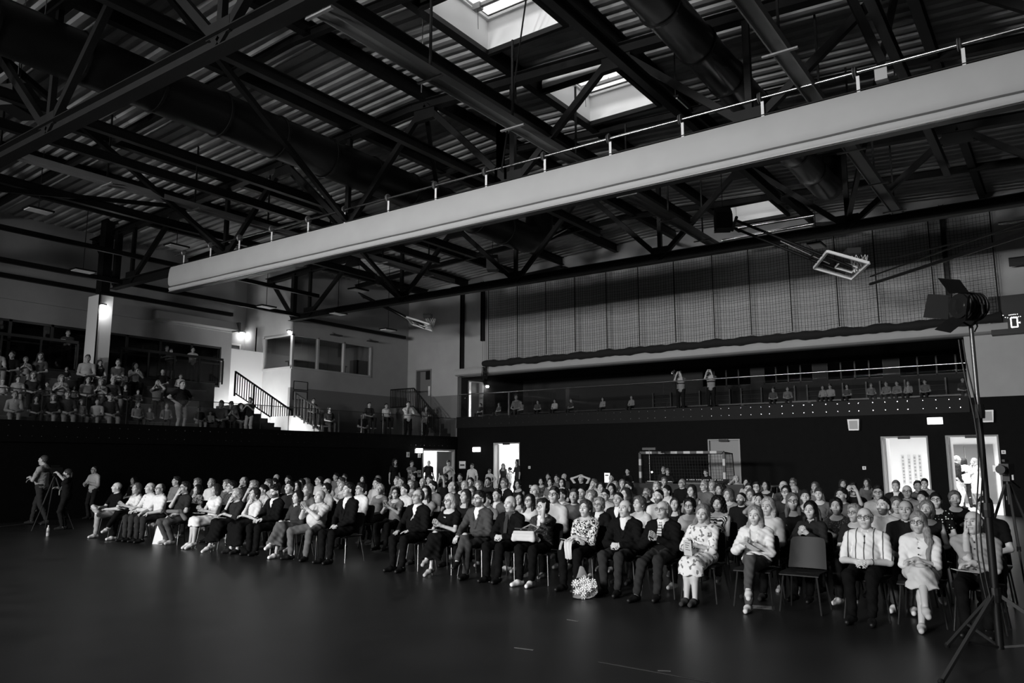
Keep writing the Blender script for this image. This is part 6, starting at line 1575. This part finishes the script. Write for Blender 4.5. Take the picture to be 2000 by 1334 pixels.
stander(377, 684, 'y', 29.7, 4.95, -110, 'man in white T-shirt standing with folded arms on the gallery walkway', arms=('cross', 'cross'), top='tee', tv=.45, bv=.015, hair='crop', hv=.02, group=G5)
stander(357, 742, 'y', 25.9, 2.65, -90, 'heavy man in black T-shirt standing with hands on hips on the gallery', arms=('hip', 'hip'), top='tee', tv=.012, bv=.3, hair='crop', hv=.05, group=G5, fat=1., bottom='shorts')
stander(489, 782, 'y', 25.6, 2.65, -150, 'woman in dark top and white trousers standing before the stair railing', fem=True, arms=('phone', 'phone'), top='tee', tv=.03, bv=.6, hair='tail', hv=.02, group=G5)
stander(797, 790, 'y', 25.7, 2.65, -120, 'man in white shirt standing before the landing railing', arms=('mouth', 'front'), top='polo', tv=.6, bv=.015, hair='short', hv=.03, group=G5)
stander(831, 798, 'y', 25.9, 2.65, -110, 'woman in pale top leaning on the gallery rail near the corner', fem=True, arms=('cross', 'cross'), top='tee', tv=.3, bv=.03, hair='long', hv=.03, group=G5)
for px, py, Y, lab, fem, tv, hair in [(722, 791, 27.2, 'person in dark vest over white sleeves sitting below the booth wall', False, .03, 'short'), (755, 793, 27.2, 'person in white shirt sitting left of the landing railing', True, .6, 'short'), (709, 812, 26.2, 'dark-haired man in black crouching behind the gallery glass', False, .02, 'short'), (612, 783, 26.95, 'woman sitting at the foot of the gallery staircase', True, .05, 'pixie'), (644, 800, 26.4, 'dark-haired person sitting right of the staircase foot', True, .03, 'bob')]:
    p = onY(px, py, Y); Bd = generic(fem, 'tee', ('lap', 'lap'), 1, vox=.017); nom = float(Bd['Ht'][2]); z0 = float(p[2]) - nom
    o = place_person(Bd, (float(p[0]), Y, z0), math.radians(-110), lab, 'people sitting by the booth wall', hair=hair, hv=.03, topm=cloth(tv), botm=cloth(.03), simple=True)
    q = empty('stool', (float(p[0]), Y, 2.65)); tag(q, 'low dark stool under the ' + lab.replace(' sitting', ','), 'stool'); h_ = max(.1, z0 + .43 - 2.65); MB().box(-.2, .2, -.2, .2, h_ - .05, h_).build('seat', M_DGREY, q)
    for a in (-.16, .16):
        for b_ in (-.16, .16): MB().box(a - .015, a + .015, b_ - .015, b_ + .015, 0, h_ - .05).build('leg', M_DGREY, q)
# ---------------------------------------------------------------- far gallery spectators
FARG = """938 796 short .02 m tee .03
974 798 long .1 f tee .12
1008 776 bob .05 f tee .2
1017 786 short .05 m hstripe .4
1050 797 short .05 m tee .1
1083 786 short .03 m tee .5
1115 790 short .05 m tee .05
1177 783 long .05 f tee .3
1233 781 bob .1 f tee .3
1510 767 short .05 m tee .1
1539 776 short .1 m tee .2
1607 770 bob .05 f tee .35
1622 772 short .05 m tee .35
1655 772 long .03 f tee .1
1702 764 bob .1 f tee .2
1731 762 short .1 m tee .2
1752 762 short .05 m tee .2
1774 762 long .1 f tee .3
1807 759 short .05 m tee .15
1881 752 short .03 m tee .05"""
bench = empty('gallery_bench', (31.65, 13.5, 3.75)); tag(bench, 'low dark bench running along the far gallery behind the glass', 'bench')
MB().box(-.22, .22, -11., 11., .27, .33).build('bench_board', M_DGREY, bench)
for k in range(9): MB().box(-.18, .18, -10.6 + k * 2.65, -10.5 + k * 2.65, 0, .27).build('leg', M_DGREY, bench)
fl_ = sorted([l.split() for l in FARG.split('\n')], key=lambda l: float(l[0]))
for n, (px, py, hair, hv, sex, top, tv) in enumerate(fl_):
    p = onX(float(px), float(py), 31.65); fem = sex == 'f'; Bd = generic(fem, 'tee', ('lap', 'lap'), n % 3, vox=.017); nom = float(Bd['Ht'][2]); s = max(.7, min(1.15, (float(p[2]) - 4.08) / (nom - .45)))
    place_person(Bd, (31.65, float(p[1]), 4.08 - .45 * s), math.pi + random.uniform(-.3, .3), 'dim seated person with %s %s hair in the far gallery, %s from the left' % (HNAME[hair], shade(float(hv), True), ORD[n + 1]), 'spectators in the far gallery', hair=hair, hv=float(hv), topm=cloth(float(tv), 'hstripe' if top == 'hstripe' else None, .02), botm=cloth(.03), scale=s, simple=True)
stander(904, 766, 'x', 30.9, 3.75, 190, 'man in white shirt standing at the lit door of the far gallery', arms=('cross', 'cross'), top='polo', tv=.5, bv=.02, group='people standing in the far gallery')
stander(1329, 731, 'x', 31.2, 3.75, 185, 'photographer in pale T-shirt behind a tripod in the far gallery', arms=('photo', 'photo'), top='tee', tv=.4, bv=.02, group='people standing in the far gallery')
stander(1388, 727, 'x', 31.2, 3.75, 185, 'photographer in pale T-shirt holding a camera in the far gallery', arms=('photo', 'photo'), top='tee', tv=.42, bv=.02, hair='crop', group='people standing in the far gallery')
# ---------------------------------------------------------------- things held, worn or left on the floor
PAPER = mat('white_paper', .72, .7); PRINT = mat('grey_print', .12, .6)
def sheet(name, loc, rot, w, h, label, cat, fold=False, prn=True, m=None):
    o = empty(name, tuple(map(float, loc))); o.rotation_euler = rot; tag(o, label, cat, 'programmes and papers')
    MB().box(-w / 2, w / 2, -h / 2, h / 2, 0, .003).build('sheet', m or PAPER, o)
    if fold: MB().bar((-w / 2, -h / 2, .003), (-w / 2 + .01, h / 2, .003), .004, .05).build('fold', m or PAPER, o)
    if prn:
        k = MB()
        for i in range(4): k.box(-w * .3, w * (.3 - .12 * (i % 3)), h * (.3 - .15 * i), h * (.34 - .15 * i), .003, .0035)
        k.build('print', PRINT, o)
    return o
def hand_world(i, sd):
    o, Bd, y = FRONT[i]; w = Bd['A'][sd][1]; d = nrm(Bd['A'][sd][2]); p = w + d * .08; return np.array([RX0 - p[0], y - p[1], p[2]])
R = math.radians
for i, sd, w, h, rot, dz, lab in [(20, -1, .10, .21, (R(55), R(10), R(-50)), .02, 'white folded programme held by the woman in the floral dress'), (24, 1, .15, .21, (R(6), 0, R(30)), -.07, 'white papers on the lap of the man in grey shirt'), (13, 1, .15, .21, (R(12), R(8), R(80)), -.12, 'white papers on the lap of the blonde woman with necklace'), (14, 1, .2, .28, (R(4), R(4), R(70)), -.02, 'dark folder on the lap of the man in grey suit'), (1, 1, .14, .2, (R(8), 0, R(60)), -.10, 'white leaflet on the lap of the woman in white top'), (5, 1, .15, .2, (R(5), 0, R(70)), -.10, 'white leaflet on the lap of the woman in white dress'), (6, 1, .15, .21, (R(5), 0, R(70)), -.06, 'white leaflet on the lap of the woman in long black dress'), (8, -1, .16, .1, (R(30), 0, R(70)), .03, 'dark framed tablet held by the bearded man in black suit'), (9, 1, .15, .2, (R(15), R(6), R(60)), -.04, 'white leaflet on the lap of the woman with long skirt'), (17, 1, .15, .21, (R(8), 0, R(60)), -.03, 'white papers on the lap of the woman in floral blouse'), (21, 1, .15, .21, (R(30), R(10), R(50)), -.06, 'white papers on the lap of the woman in white jacket'), (4, 1, .14, .2, (R(40), 0, R(50)), .0, 'grey leaflet held by the man in dark polo')]:
    p = hand_world(i, sd) + np.array([-.02, 0, dz]); sheet('programme' if w < .12 else 'paper_sheet', p, rot, w, h, lab, 'paper', prn='dark' not in lab, m=mat('dark_card', .03, .4) if 'dark' in lab else None)
# small bag on the knees of the woman with glasses
o, Bd, y = FRONT[16]
b = empty('handbag', (RX0 - .36, y + .06, .64), R(12)); tag(b, 'pale soft handbag on the knees of the woman with dark glasses', 'bag')
f = Field(.010)
for xx in (-.045, .045):
    for zz in (.0, .06): f.cap((xx, -.15, zz), (xx, .15, zz), .026, .026, .045)
f.cap((-.02, -.14, .10), (-.02, .15, .10), .022, .018, .03)
for yy in (-.15, .15): f.cap((-.045, yy, 0), (.045, yy, .06), .024, .024, .05)
link('bag_body', np_mesh('bag_body', [f.mesh()], [cloth(.5)]), b); MB().bar((-.03, -.14, .145), (-.03, .14, .15), .02, .015).build('zip', M_BLK, b); MB().tube([(0, -.14, .1), (.06, -.2, .16), (.12, -.05, .2), (.14, .12, .12)], .012, 6).build('strap', cloth(.2), b)
sh = empty('folded_jacket', (RX0 - .22, FRONT[4][2] - .06, .66), R(20)); tag(sh, 'grey jacket laid over the lap of the man in dark polo', 'jacket')
f = Field(.013); f.cap((0, .1, .02), (.0, -.18, .03), .045, .04, .03); f.cap((0, -.16, .03), (.06, -.25, -.12), .04, .05, .03); f.cap((-.05, .1, .03), (-.05, -.15, .03), .04, .04, .03); link('cloth', np_mesh('cloth', [f.mesh()], [cloth(.13)]), sh)
# shawl and straps on lap of the woman in floral blouse
s = empty('shawl', (RX0 - .33, FRONT[17][2] + .02, .6), 0); tag(s, 'pale crumpled shawl hanging over the knee of the woman in floral blouse', 'shawl')
def drape(path, w0, w1, ph):
    m = MB(); n = len(path); K = 9
    for i, q in enumerate(path):
        w = w0 + (w1 - w0) * i / (n - 1)
        for k in range(K):
            t = k / (K - 1) - .5
            for th in (0, .008): m.v.append((q[0] - th + .012 * math.sin(t * 16 + ph + i * .3), q[1] + t * w, q[2] + .006 * math.cos(t * 14)))
    R_ = K * 2
    for i in range(n - 1):
        for k in range(K - 1):
            a = i * R_ + k * 2; m.f.append((a, a + 2, a + 2 + R_, a + R_)); m.f.append((a + 1, a + 1 + R_, a + 3 + R_, a + 3))
    return m
drape([(.02, .0, .065), (-.06, .0, .075), (-.11, -.01, .05), (-.135, -.02, -.02), (-.14, -.03, -.10), (-.135, -.03, -.17)], .16, .10, 0).build('cloth', cloth(.55), s, smooth=True)
drape([(-.09, .09, .06), (-.125, .10, .0), (-.13, .11, -.07)], .05, .04, 1).build('cloth', cloth(.5), s, smooth=True)
# phone held by the woman in denim: nothing more than a small dark slab
# bouquet on the floor
bp = onZ(1135, 1168, 0); bq = empty('bouquet', (float(bp[0]) + .05, float(bp[1]), 0), R(35)); tag(bq, 'paper-wrapped bouquet of pale flowers standing on the floor', 'bouquet')
m = MB(); n = 14
prof = [(.035, .34, .30), (.06, .24, .2), (.10, .13, .06), (.15, .03, -.06)]
ring0 = len(m.v)
for (r, z, x) in [(.03, .36, .22), (.06, .28, .14), (.11, .18, .02), (.17, .13, -.08)]:
    for k in range(n):
        t = 2 * math.pi * k / n; rr = r * (1 + .12 * math.sin(3 * t)); m.v.append((x + .35 * rr * math.cos(t), rr * math.sin(t), max(.01, z + .8 * rr * math.cos(t) - .02)))
for j in range(3):
    for k in range(n): m.f.append((j * n + k, j * n + (k + 1) % n, (j + 1) * n + (k + 1) % n, (j + 1) * n + k))
m.build('wrapping_paper', mat('kraft_paper', .28, .8), bq, smooth=True)
random.seed(5)
def flower(r):
    m = MB(); 
    for q in range(7):
        t = 2 * math.pi * q / 7; c = (math.cos(t) * r * .6, math.sin(t) * r * .6, 0)
        m.add([(0, 0, 0), (c[0] + math.cos(t + .6) * r * .5, c[1] + math.sin(t + .6) * r * .5, r * .25), (math.cos(t) * r * 1.15, math.sin(t) * r * 1.15, r * .15), (c[0] + math.cos(t - .6) * r * .5, c[1] + math.sin(t - .6) * r * .5, r * .25)], [(0, 1, 2, 3)])
    m.lathe([(.002, -.006), (r * .3, 0), (r * .25, r * .2), (.002, r * .28)], 8); return m
fmsh = [flower(.04).mesh('flower', cloth(.75)), flower(.032).mesh('flower', cloth(.55)), flower(.036).mesh('flower', cloth(.12))]
for k in range(30):
    a = random.uniform(0, 6.28); rr = .15 * math.sqrt(random.random()); o = link('flower', fmsh[0 if k % 3 else (1 if k % 2 else 2)], bq, (-.10 - random.random() * .03 + .3 * rr * math.cos(a), rr * math.sin(a), max(.03, .14 + .8 * rr * math.cos(a))), (R(random.uniform(-20, 20)), R(-55 + random.uniform(-15, 15)), 0))
lm = MB().add([(0, 0, 0), (.03, .014, .012), (.08, 0, .0), (.03, -.014, .012)], [(0, 1, 2, 3)]).mesh('leaf', cloth(.06))
for k in range(10):
    a = random.uniform(0, 6.28); link('leaf', lm, bq, (-.08, .12 * math.sin(a), max(.03, .14 + .1 * math.cos(a))), (a, R(-60), R(180)))
# white paper bag and carrier under the left front row
bp = onZ(304, 1063, 0); o = empty('paper_bag', (float(bp[0]) + .08, float(bp[1]), 0), R(20)); tag(o, 'white paper bag standing on the floor by the left front row', 'bag')
m = MB(); m.add([(-.06, -.13, 0), (.06, -.13, 0), (.06, .13, 0), (-.06, .13, 0), (-.02, -.10, .36), (.02, -.10, .36), (.02, .06, .40), (-.02, .06, .40)], [(3, 2, 1, 0), (4, 5, 6, 7), (0, 1, 5, 4), (1, 2, 6, 5), (2, 3, 7, 6), (3, 0, 4, 7)]); m.build('bag_body', mat('bag_paper', .62, .6), o); MB().tube([(-.0, -.05, .37), (0, -.02, .45), (0, .03, .39)], .004, 5).build('handle', cloth(.5), o)
bp = onZ(262, 1050, 0); o = empty('plastic_bag', (float(bp[0]) + .2, float(bp[1]), 0)); tag(o, 'crumpled shiny plastic bag under a chair of the left front row', 'bag'); f = Field(.014); f.cap((0, -.08, .08), (0, .08, .09), .08, .09, .03); f.cap((0, 0, .12), (0, .02, .24), .05, .02, .03)
link('bag_body', np_mesh('bag_body', [f.mesh(noise=lambda X, Y, Z: (F32(.012) * np.sin(X * 60) * np.sin(Y * 55 + 1) * np.sin(Z * 47)).astype(F32))], [mat('shiny_plastic', .45, .25)]), o); MB().tube([(0, -.02, .22), (0, .03, .31), (0, .06, .22)], .004, 5).build('handle', cloth(.5), o)
# water bottle at the far left
bp = onZ(93, 1047, 0); o = empty('water_bottle', tuple(map(float, bp))); tag(o, 'clear plastic water bottle on the floor at the far left', 'bottle')
MB().lathe([(.03, 0), (.036, .01), (.036, .07), (.033, .1), (.036, .13), (.036, .17), (.014, .215), (.013, .225)], 14).build('bottle_body', mat('bottle_plastic', .5, .1), o, smooth=True); MB().lathe([(.015, .222), (.015, .245), (.004, .246)], 12).build('cap', M_WHITEP, o); MB().lathe([(.0365, .075), (.0365, .125)], 14).build('label', mat('bottle_label', .2, .5), o)
# video cameras on tripods
def tripod_cam(x, y, z, rz, label, spread=.55, cat='camera', s=1.):
    o = empty('video_camera', (x, y, 0), rz); tag(o, label, cat)
    top = z - .22
    for k in range(3):
        a = 2 * math.pi * k / 3 + .4; q = MB(); q.tube([(.03 * math.cos(a), .03 * math.sin(a), top), (.55 * spread * math.cos(a), .55 * spread * math.sin(a), top * .45)], .017, 8); q.tube([(.5 * spread * math.cos(a), .5 * spread * math.sin(a), top * .5), (spread * math.cos(a), spread * math.sin(a), .0)], .012, 8); lg = q.build('leg', M_DGREY, o); MB().lathe([(.024, -.03), (.024, .03)], 8, (.53 * spread * math.cos(a), .53 * spread * math.sin(a), top * .47)).build('clamp', M_BLK, lg)
    MB().tube([(0, 0, top - .25), (0, 0, top + .06)], .025, 10).build('centre_column', M_BLK, o); MB().box(-.05, .05, -.04, .04, top + .04, top + .12).build('pan_head', M_BLK, o); MB().tube([(-.05, 0, top + .08), (-.35, .05, top - .05)], .010, 6).build('pan_handle', M_BLK, o)
    b = MB().box(-.16, .12, -.055, .055, top + .12, top + .26).build('camera_body', M_BLK, o); MB().lathe([(.045, .12), (.045, .2), (.055, .2), (.055, .28), (.04, .28)], 14, (0, 0, top + .19), 'x').build('lens', M_BLK, b); MB().bar((-.1, 0, top + .3), (.1, 0, top + .3), .03, .03).build('top_handle', M_BLK, b)
    MB().box(-.05, .01, -.15, -.058, top + .16, top + .24).build('screen', mat('camera_screen', .3, .2, emit=.4), b); return o
p = onX(108, 920, 9.8); tripod_cam(float(p[0]), float(p[1]), float(p[2]) + .05, R(175), 'video camera on a tripod beside the woman in black at far left')
p = onX(1965, 912, 11.9); tripod_cam(float(p[0]), float(p[1]), float(p[2]), R(170), 'video camera on a tall tripod at the right edge', .6)
p = onX(1318, 727, 31.0); t = tripod_cam(float(p[0]), float(p[1]), float(p[2]) - 3.75, R(185), 'camera on a tripod behind the far gallery glass'); t.location.z = 3.75
# sports goal behind the audience
gx = 26.0; ya, yb = 12.86, 9.72
go = empty('sports_goal', (gx, (ya + yb) / 2, 0)); tag(go, 'striped handball goal with net behind the audience', 'goal'); hw = (ya - yb) / 2
def striped(a, b, n, parent, w=.085):
    a, b = np.array(a), np.array(b)
    for k in range(n): MB().bar(tuple(a + (b - a) * k / n), tuple(a + (b - a) * (k + 1) / n), w, w).build('white_stripe' if k % 2 else 'dark_stripe', mat('goal_white', .45, .5) if k % 2 else mat('goal_dark', .04, .5), parent)
striped((0, hw, 2.04), (0, -hw, 2.04), 13, go); striped((0, hw, 0), (0, hw, 2.04), 9, go); striped((0, -hw, 0), (0, -hw, 2.04), 9, go)
m = MB()
for s in (1, -1): m.tube([(0, s * hw, 2.04), (.8, s * hw, 2.0), (1.1, s * hw, 0)], .02, 6)
m.tube([(.8, hw, 2.), (.8, -hw, 2.)], .02, 6); m.build('net_frame', M_BLK, go)
m = MB()
for k in range(30):
    y = -hw + 2 * hw * k / 29; m.bar((.82, y, 2.0), (1.1, y, .02), .008, .008)
for k in range(18): z = .1 + 1.9 * k / 17; m.bar((1.1 - .3 * z / 2, -hw, z), (1.1 - .3 * z / 2, hw, z), .008, .008)
for s in (1, -1):
    for k in range(8): m.bar((.1 + .1 * k, s * hw, 2.0), (.1 + .125 * k, s * hw, 0.05), .008, .008)
    for k in range(14): z = .1 + 1.85 * k / 13; m.bar((0, s * hw, z), (1.05 - .25 * z / 2, s * hw, z), .008, .008)
n = m.build('goal_net', mat('net_cord_dark', .02, .9), go); n['kind'] = 'stuff'
# technicians' desk with mixing console, screen and lamp
d = empty('technician_desk', (24.7, 10.8, 0)); tag(d, 'long dark desk of the technicians behind the audience', 'desk')
MB().box(-.35, .35, -3.2, 2.6, .95, 1.0).build('desk_top', M_BLK, d); MB().box(-.34, -.32, -3.15, 2.55, .1, .95).build('desk_front', M_BLK, d)
for y in (-3.1, -.3, 2.5):
    for x in (-.3, .3): MB().box(x - .02, x + .02, y - .02, y + .02, 0, .95).build('leg', M_CHROME, d)
c = empty('mixing_console', (24.7, 9.9, 1.0)); tag(c, 'mixing console with small lit faders on the technicians desk', 'console'); MB().prism([(-.3, 0), (.3, 0), (.3, .16), (-.3, .05)], -.7, .7, 'y').build('console_body', M_DGREY, c)
fm = MB().box(-.05, .05, -.012, .012, 0, .03).mesh('fader', M_WHITEP)
for k in range(16): link('fader', fm, c, (-.02 + .03 * (k % 3), -.6 + k * .08, .12))
c = empty('keyboard_rack', (24.6, 11.4, 1.0)); tag(c, 'flat pale instrument rack on the technicians desk, left part', 'rack'); MB().box(-.2, .2, -.5, .5, 0, .06).build('rack_body', M_BLK, c); MB().box(-.18, .0, -.45, .45, .06, .075).build('key_bed', M_WHITEP, c)
p = onX(1187, 934, 24.2); c = empty('monitor', tuple(map(float, p)), R(150)); tag(c, 'bright tilted monitor on the technicians desk', 'monitor')
MB().box(-.03, .02, -.2, .2, -.18, .2).build('monitor_case', M_BLK, c); MB().box(.02, .025, -.18, .18, -.15, .18).build('screen', mat('lit_screen', .6, .3, emit=.9), c); MB().box(.025, .03, -.12, .1, .08, .12).build('screen_bar', M_DGREY, c); MB().bar((0, 0, -.18), (0, 0, -.18 - float(p[2]) + 1.2), .04, .04).build('monitor_stand', M_BLK, c); MB().box(-.12, .12, -.12, .12, -float(p[2]) , -float(p[2]) + .02).build('stand_foot', M_BLK, c); MB().bar((0, 0, -float(p[2]) + .02), (0, 0, -.18), .035, .035).build('stand_pole', M_BLK, c)
p = onX(1269, 915, 24.9); c = empty('light_stand', (float(p[0]), float(p[1]), 0)); tag(c, 'thin stand with a small glowing lamp at the technicians desk', 'lamp'); MB().tube([(0, 0, 0), (0, 0, 2.15)], .012, 6).build('pole', M_CHROME, c); MB().lathe([(.2, 0), (.2, .02), (.02, .03)], 12).build('foot', M_BLK, c); MB().lathe([(.005, -.03), (.035, 0), (.005, .03)], 10, (-.05, -.1, float(onX(1273, 922, 24.9)[2]))).build('lamp_bulb', M_GLOW, c, smooth=True); MB().box(-.04, .04, -.25, .25, 2.12, 2.2).build('cross_bar', M_DGREY, c)
# floor tape
for i, (a, b) in enumerate([((1170, 1293), (1420, 1338)), ((1005, 1265), (1042, 1270)), ((1285, 1310), (1310, 1311)), ((1108, 1210), (1130, 1214)), ((0, 1029), (72, 1020))]):
    A, Bq = onZ(*a, 0), onZ(*b, 0); tag(MB().bar((A[0], A[1], .002), (Bq[0], Bq[1], .002), .022, .003).build('floor_tape', cloth(.12 if i else .05)), ['long thin tape line on the floor near the lower edge', 'short curved tape scrap on the dark floor', 'small tape scrap on the floor below the goal end', 'tiny tape scrap on the floor before the bouquet', 'pale tape strip on the floor at the far left'][i], 'tape')
q = onZ(1488, 1187, 0); sheet('paper_sheet', (float(q[0]), float(q[1]), .004), (0, 0, .3), .21, .29, 'dropped sheet of paper on the floor left of the empty chair', 'paper', m=mat('grey_paper', .2, .7))
# ---------------------------------------------------------------- spotlight on its stand in the right foreground
sx, sy_ = 8.0, .655
st = empty('light_stand', (sx, sy_, 0), 0); tag(st, 'tall black lighting stand with tripod legs in the right foreground', 'stand')
hz = float(onX(1880, 600, sx)[2])
MB().tube([(0, 0, .18), (0, 0, 1.35)], .032, 12).build('lower_tube', M_BLK, st, smooth=True); MB().tube([(0, 0, 1.3), (0, 0, 2.2)], .025, 12).build('middle_tube', M_BLK, st, smooth=True); MB().tube([(0, 0, 2.15), (0, 0, hz - .2)], .019, 12).build('upper_tube', mat('satin_steel', .12, .4, .8), st, smooth=True)
for z in (1.33, 2.18, .62):
    c = MB().lathe([(.045, -.06), (.05, 0), (.045, .06)], 12, (0, 0, z)).build('collar', M_BLK, st); MB().tube([(.04, 0, z), (.1, -.03, z)], .014, 8).build('knob', M_BLK, c)
for k, a in enumerate((R(155), R(275), R(35))):
    ca, sa = math.cos(a), math.sin(a); MB().bar((.03 * ca, .03 * sa, .62), (.85 * ca, .85 * sa, .02), .028, .028).build('leg', mat('satin_steel', .12, .4, .8) if k == 0 else M_DGREY, st); MB().bar((.03 * ca, .03 * sa, .2), (.48 * ca, .48 * sa, .29), .018, .018).build('brace', M_DGREY, st); MB().lathe([(.02, 0), (.026, .03), (.014, .05)], 8, (.85 * ca, .85 * sa, 0)).build('rubber_foot', M_BLK, st)
for k in range(2):
    pts = []
    for j in range(14):
        z = hz - .3 - (hz - .9) * j / 13; pts.append((-.05 - .02 * k + .03 * math.sin(j * .8 + k), .03 + .03 * k + .04 * math.cos(j * .6), z))
    MB().tube(pts, .007, 5).build('cable', M_BLK, st)
sp = empty('spotlight', (sx, sy_, hz), R(140)); sp.scale = (.74,) * 3; tag(sp, 'black stage spotlight with open barn doors on the tall stand', 'spotlight')
MB().lathe([(.02, -.22), (.10, -.21), (.15, -.15), (.165, .0), (.165, .12), (.15, .13), (.15, .16)], 22, (0, 0, .0), 'x').build('lamp_housing', M_BLK, sp, smooth=True)
m = MB()
for k in range(5): m.lathe([(.166, -.12 + k * .05), (.176, -.115 + k * .05), (.176, -.10 + k * .05), (.166, -.095 + k * .05)], 22, (0, 0, 0), 'x')
m.build('cooling_ribs', M_BLK, sp); MB().lathe([(.145, .13), (.12, .155), (.05, .17), (.005, .172)], 20, (0, 0, 0), 'x').build('lens', mat('dark_lens', .01, .15), sp, smooth=True)
m = MB()
def flap(ax):
    w, l = .15, .27; a = math.radians(62); q = MB()
    vs = []
    for (x, yv) in ((0, -w), (0, w), (l, w * .8), (l * .8, -w * 1.15)):
        for t in (0, .006):
            X = .16 + x * math.cos(math.radians(40)) ; Rr = .155 + x * math.sin(math.radians(40)) + t
            vs.append((X, Rr * math.cos(ax) - yv * math.sin(ax), Rr * math.sin(ax) + yv * math.cos(ax)))
    q.add(vs, [(0, 2, 4, 6), (7, 5, 3, 1), (0, 1, 3, 2), (2, 3, 5, 4), (4, 5, 7, 6), (6, 7, 1, 0)]); return q
for ax in (R(80), R(175), R(-15), R(-100)): flap(ax).build('barn_door', mat('barn_door_black', .004, .6, spec=.2), sp)
m = MB(); m.tube([(0, .19, 0), (0, .19, -.12), (0, .0, -.25), (0, -.19, -.12), (0, -.19, 0)], .014, 8); m.build('yoke', M_BLK, sp); MB().tube([(0, 0, -.25), (0, 0, -.35)], .025, 8).build('spigot', M_BLK, sp)
m = MB(); m.tube([(-.1, -.1, .16), (-.3, -.22, .05), (-.3, -.2, -.2), (-.08, -.03, -.3)], .009, 6); m.build('power_cable', M_BLK, sp)
# printed strips on the corridor wall seen through the second door
for i, px in enumerate((1767, 1779, 1790, 1800)):
    p = onX(px, 945, 37.95); o = empty('wall_strip', tuple(map(float, p))); tag(o, 'narrow grey printed strip on the bright corridor wall, %s from the left' % ORD[i + 1], 'poster', 'printed strips in the corridor')
    MB().box(0, .01, -.05, .05, 0, 1.25).build('strip_sheet', mat('strip_paper', .6, .7), o); m = MB(); random.seed(i)
    z = .05
    while z < 1.15: h = random.uniform(.03, .12); m.box(-.004, 0, -.035, .035, z, z + h); z += h + random.uniform(.03, .1)
    m.build('print', mat('strip_print', .3, .7), o)
# hand-held camera of the second photographer in the far gallery
p = onX(1384, 729, 30.95); o = empty('photo_camera', tuple(map(float, p)), R(185)); tag(o, 'black camera held up by the right photographer in the far gallery', 'camera')
MB().box(-.04, .04, -.075, .075, -.05, .05).build('camera_body', M_BLK, o); MB().lathe([(.035, .04), (.035, .12), (.042, .12), (.042, .16), (.03, .16)], 12, (0, 0, 0), 'x').build('lens', M_BLK, o)
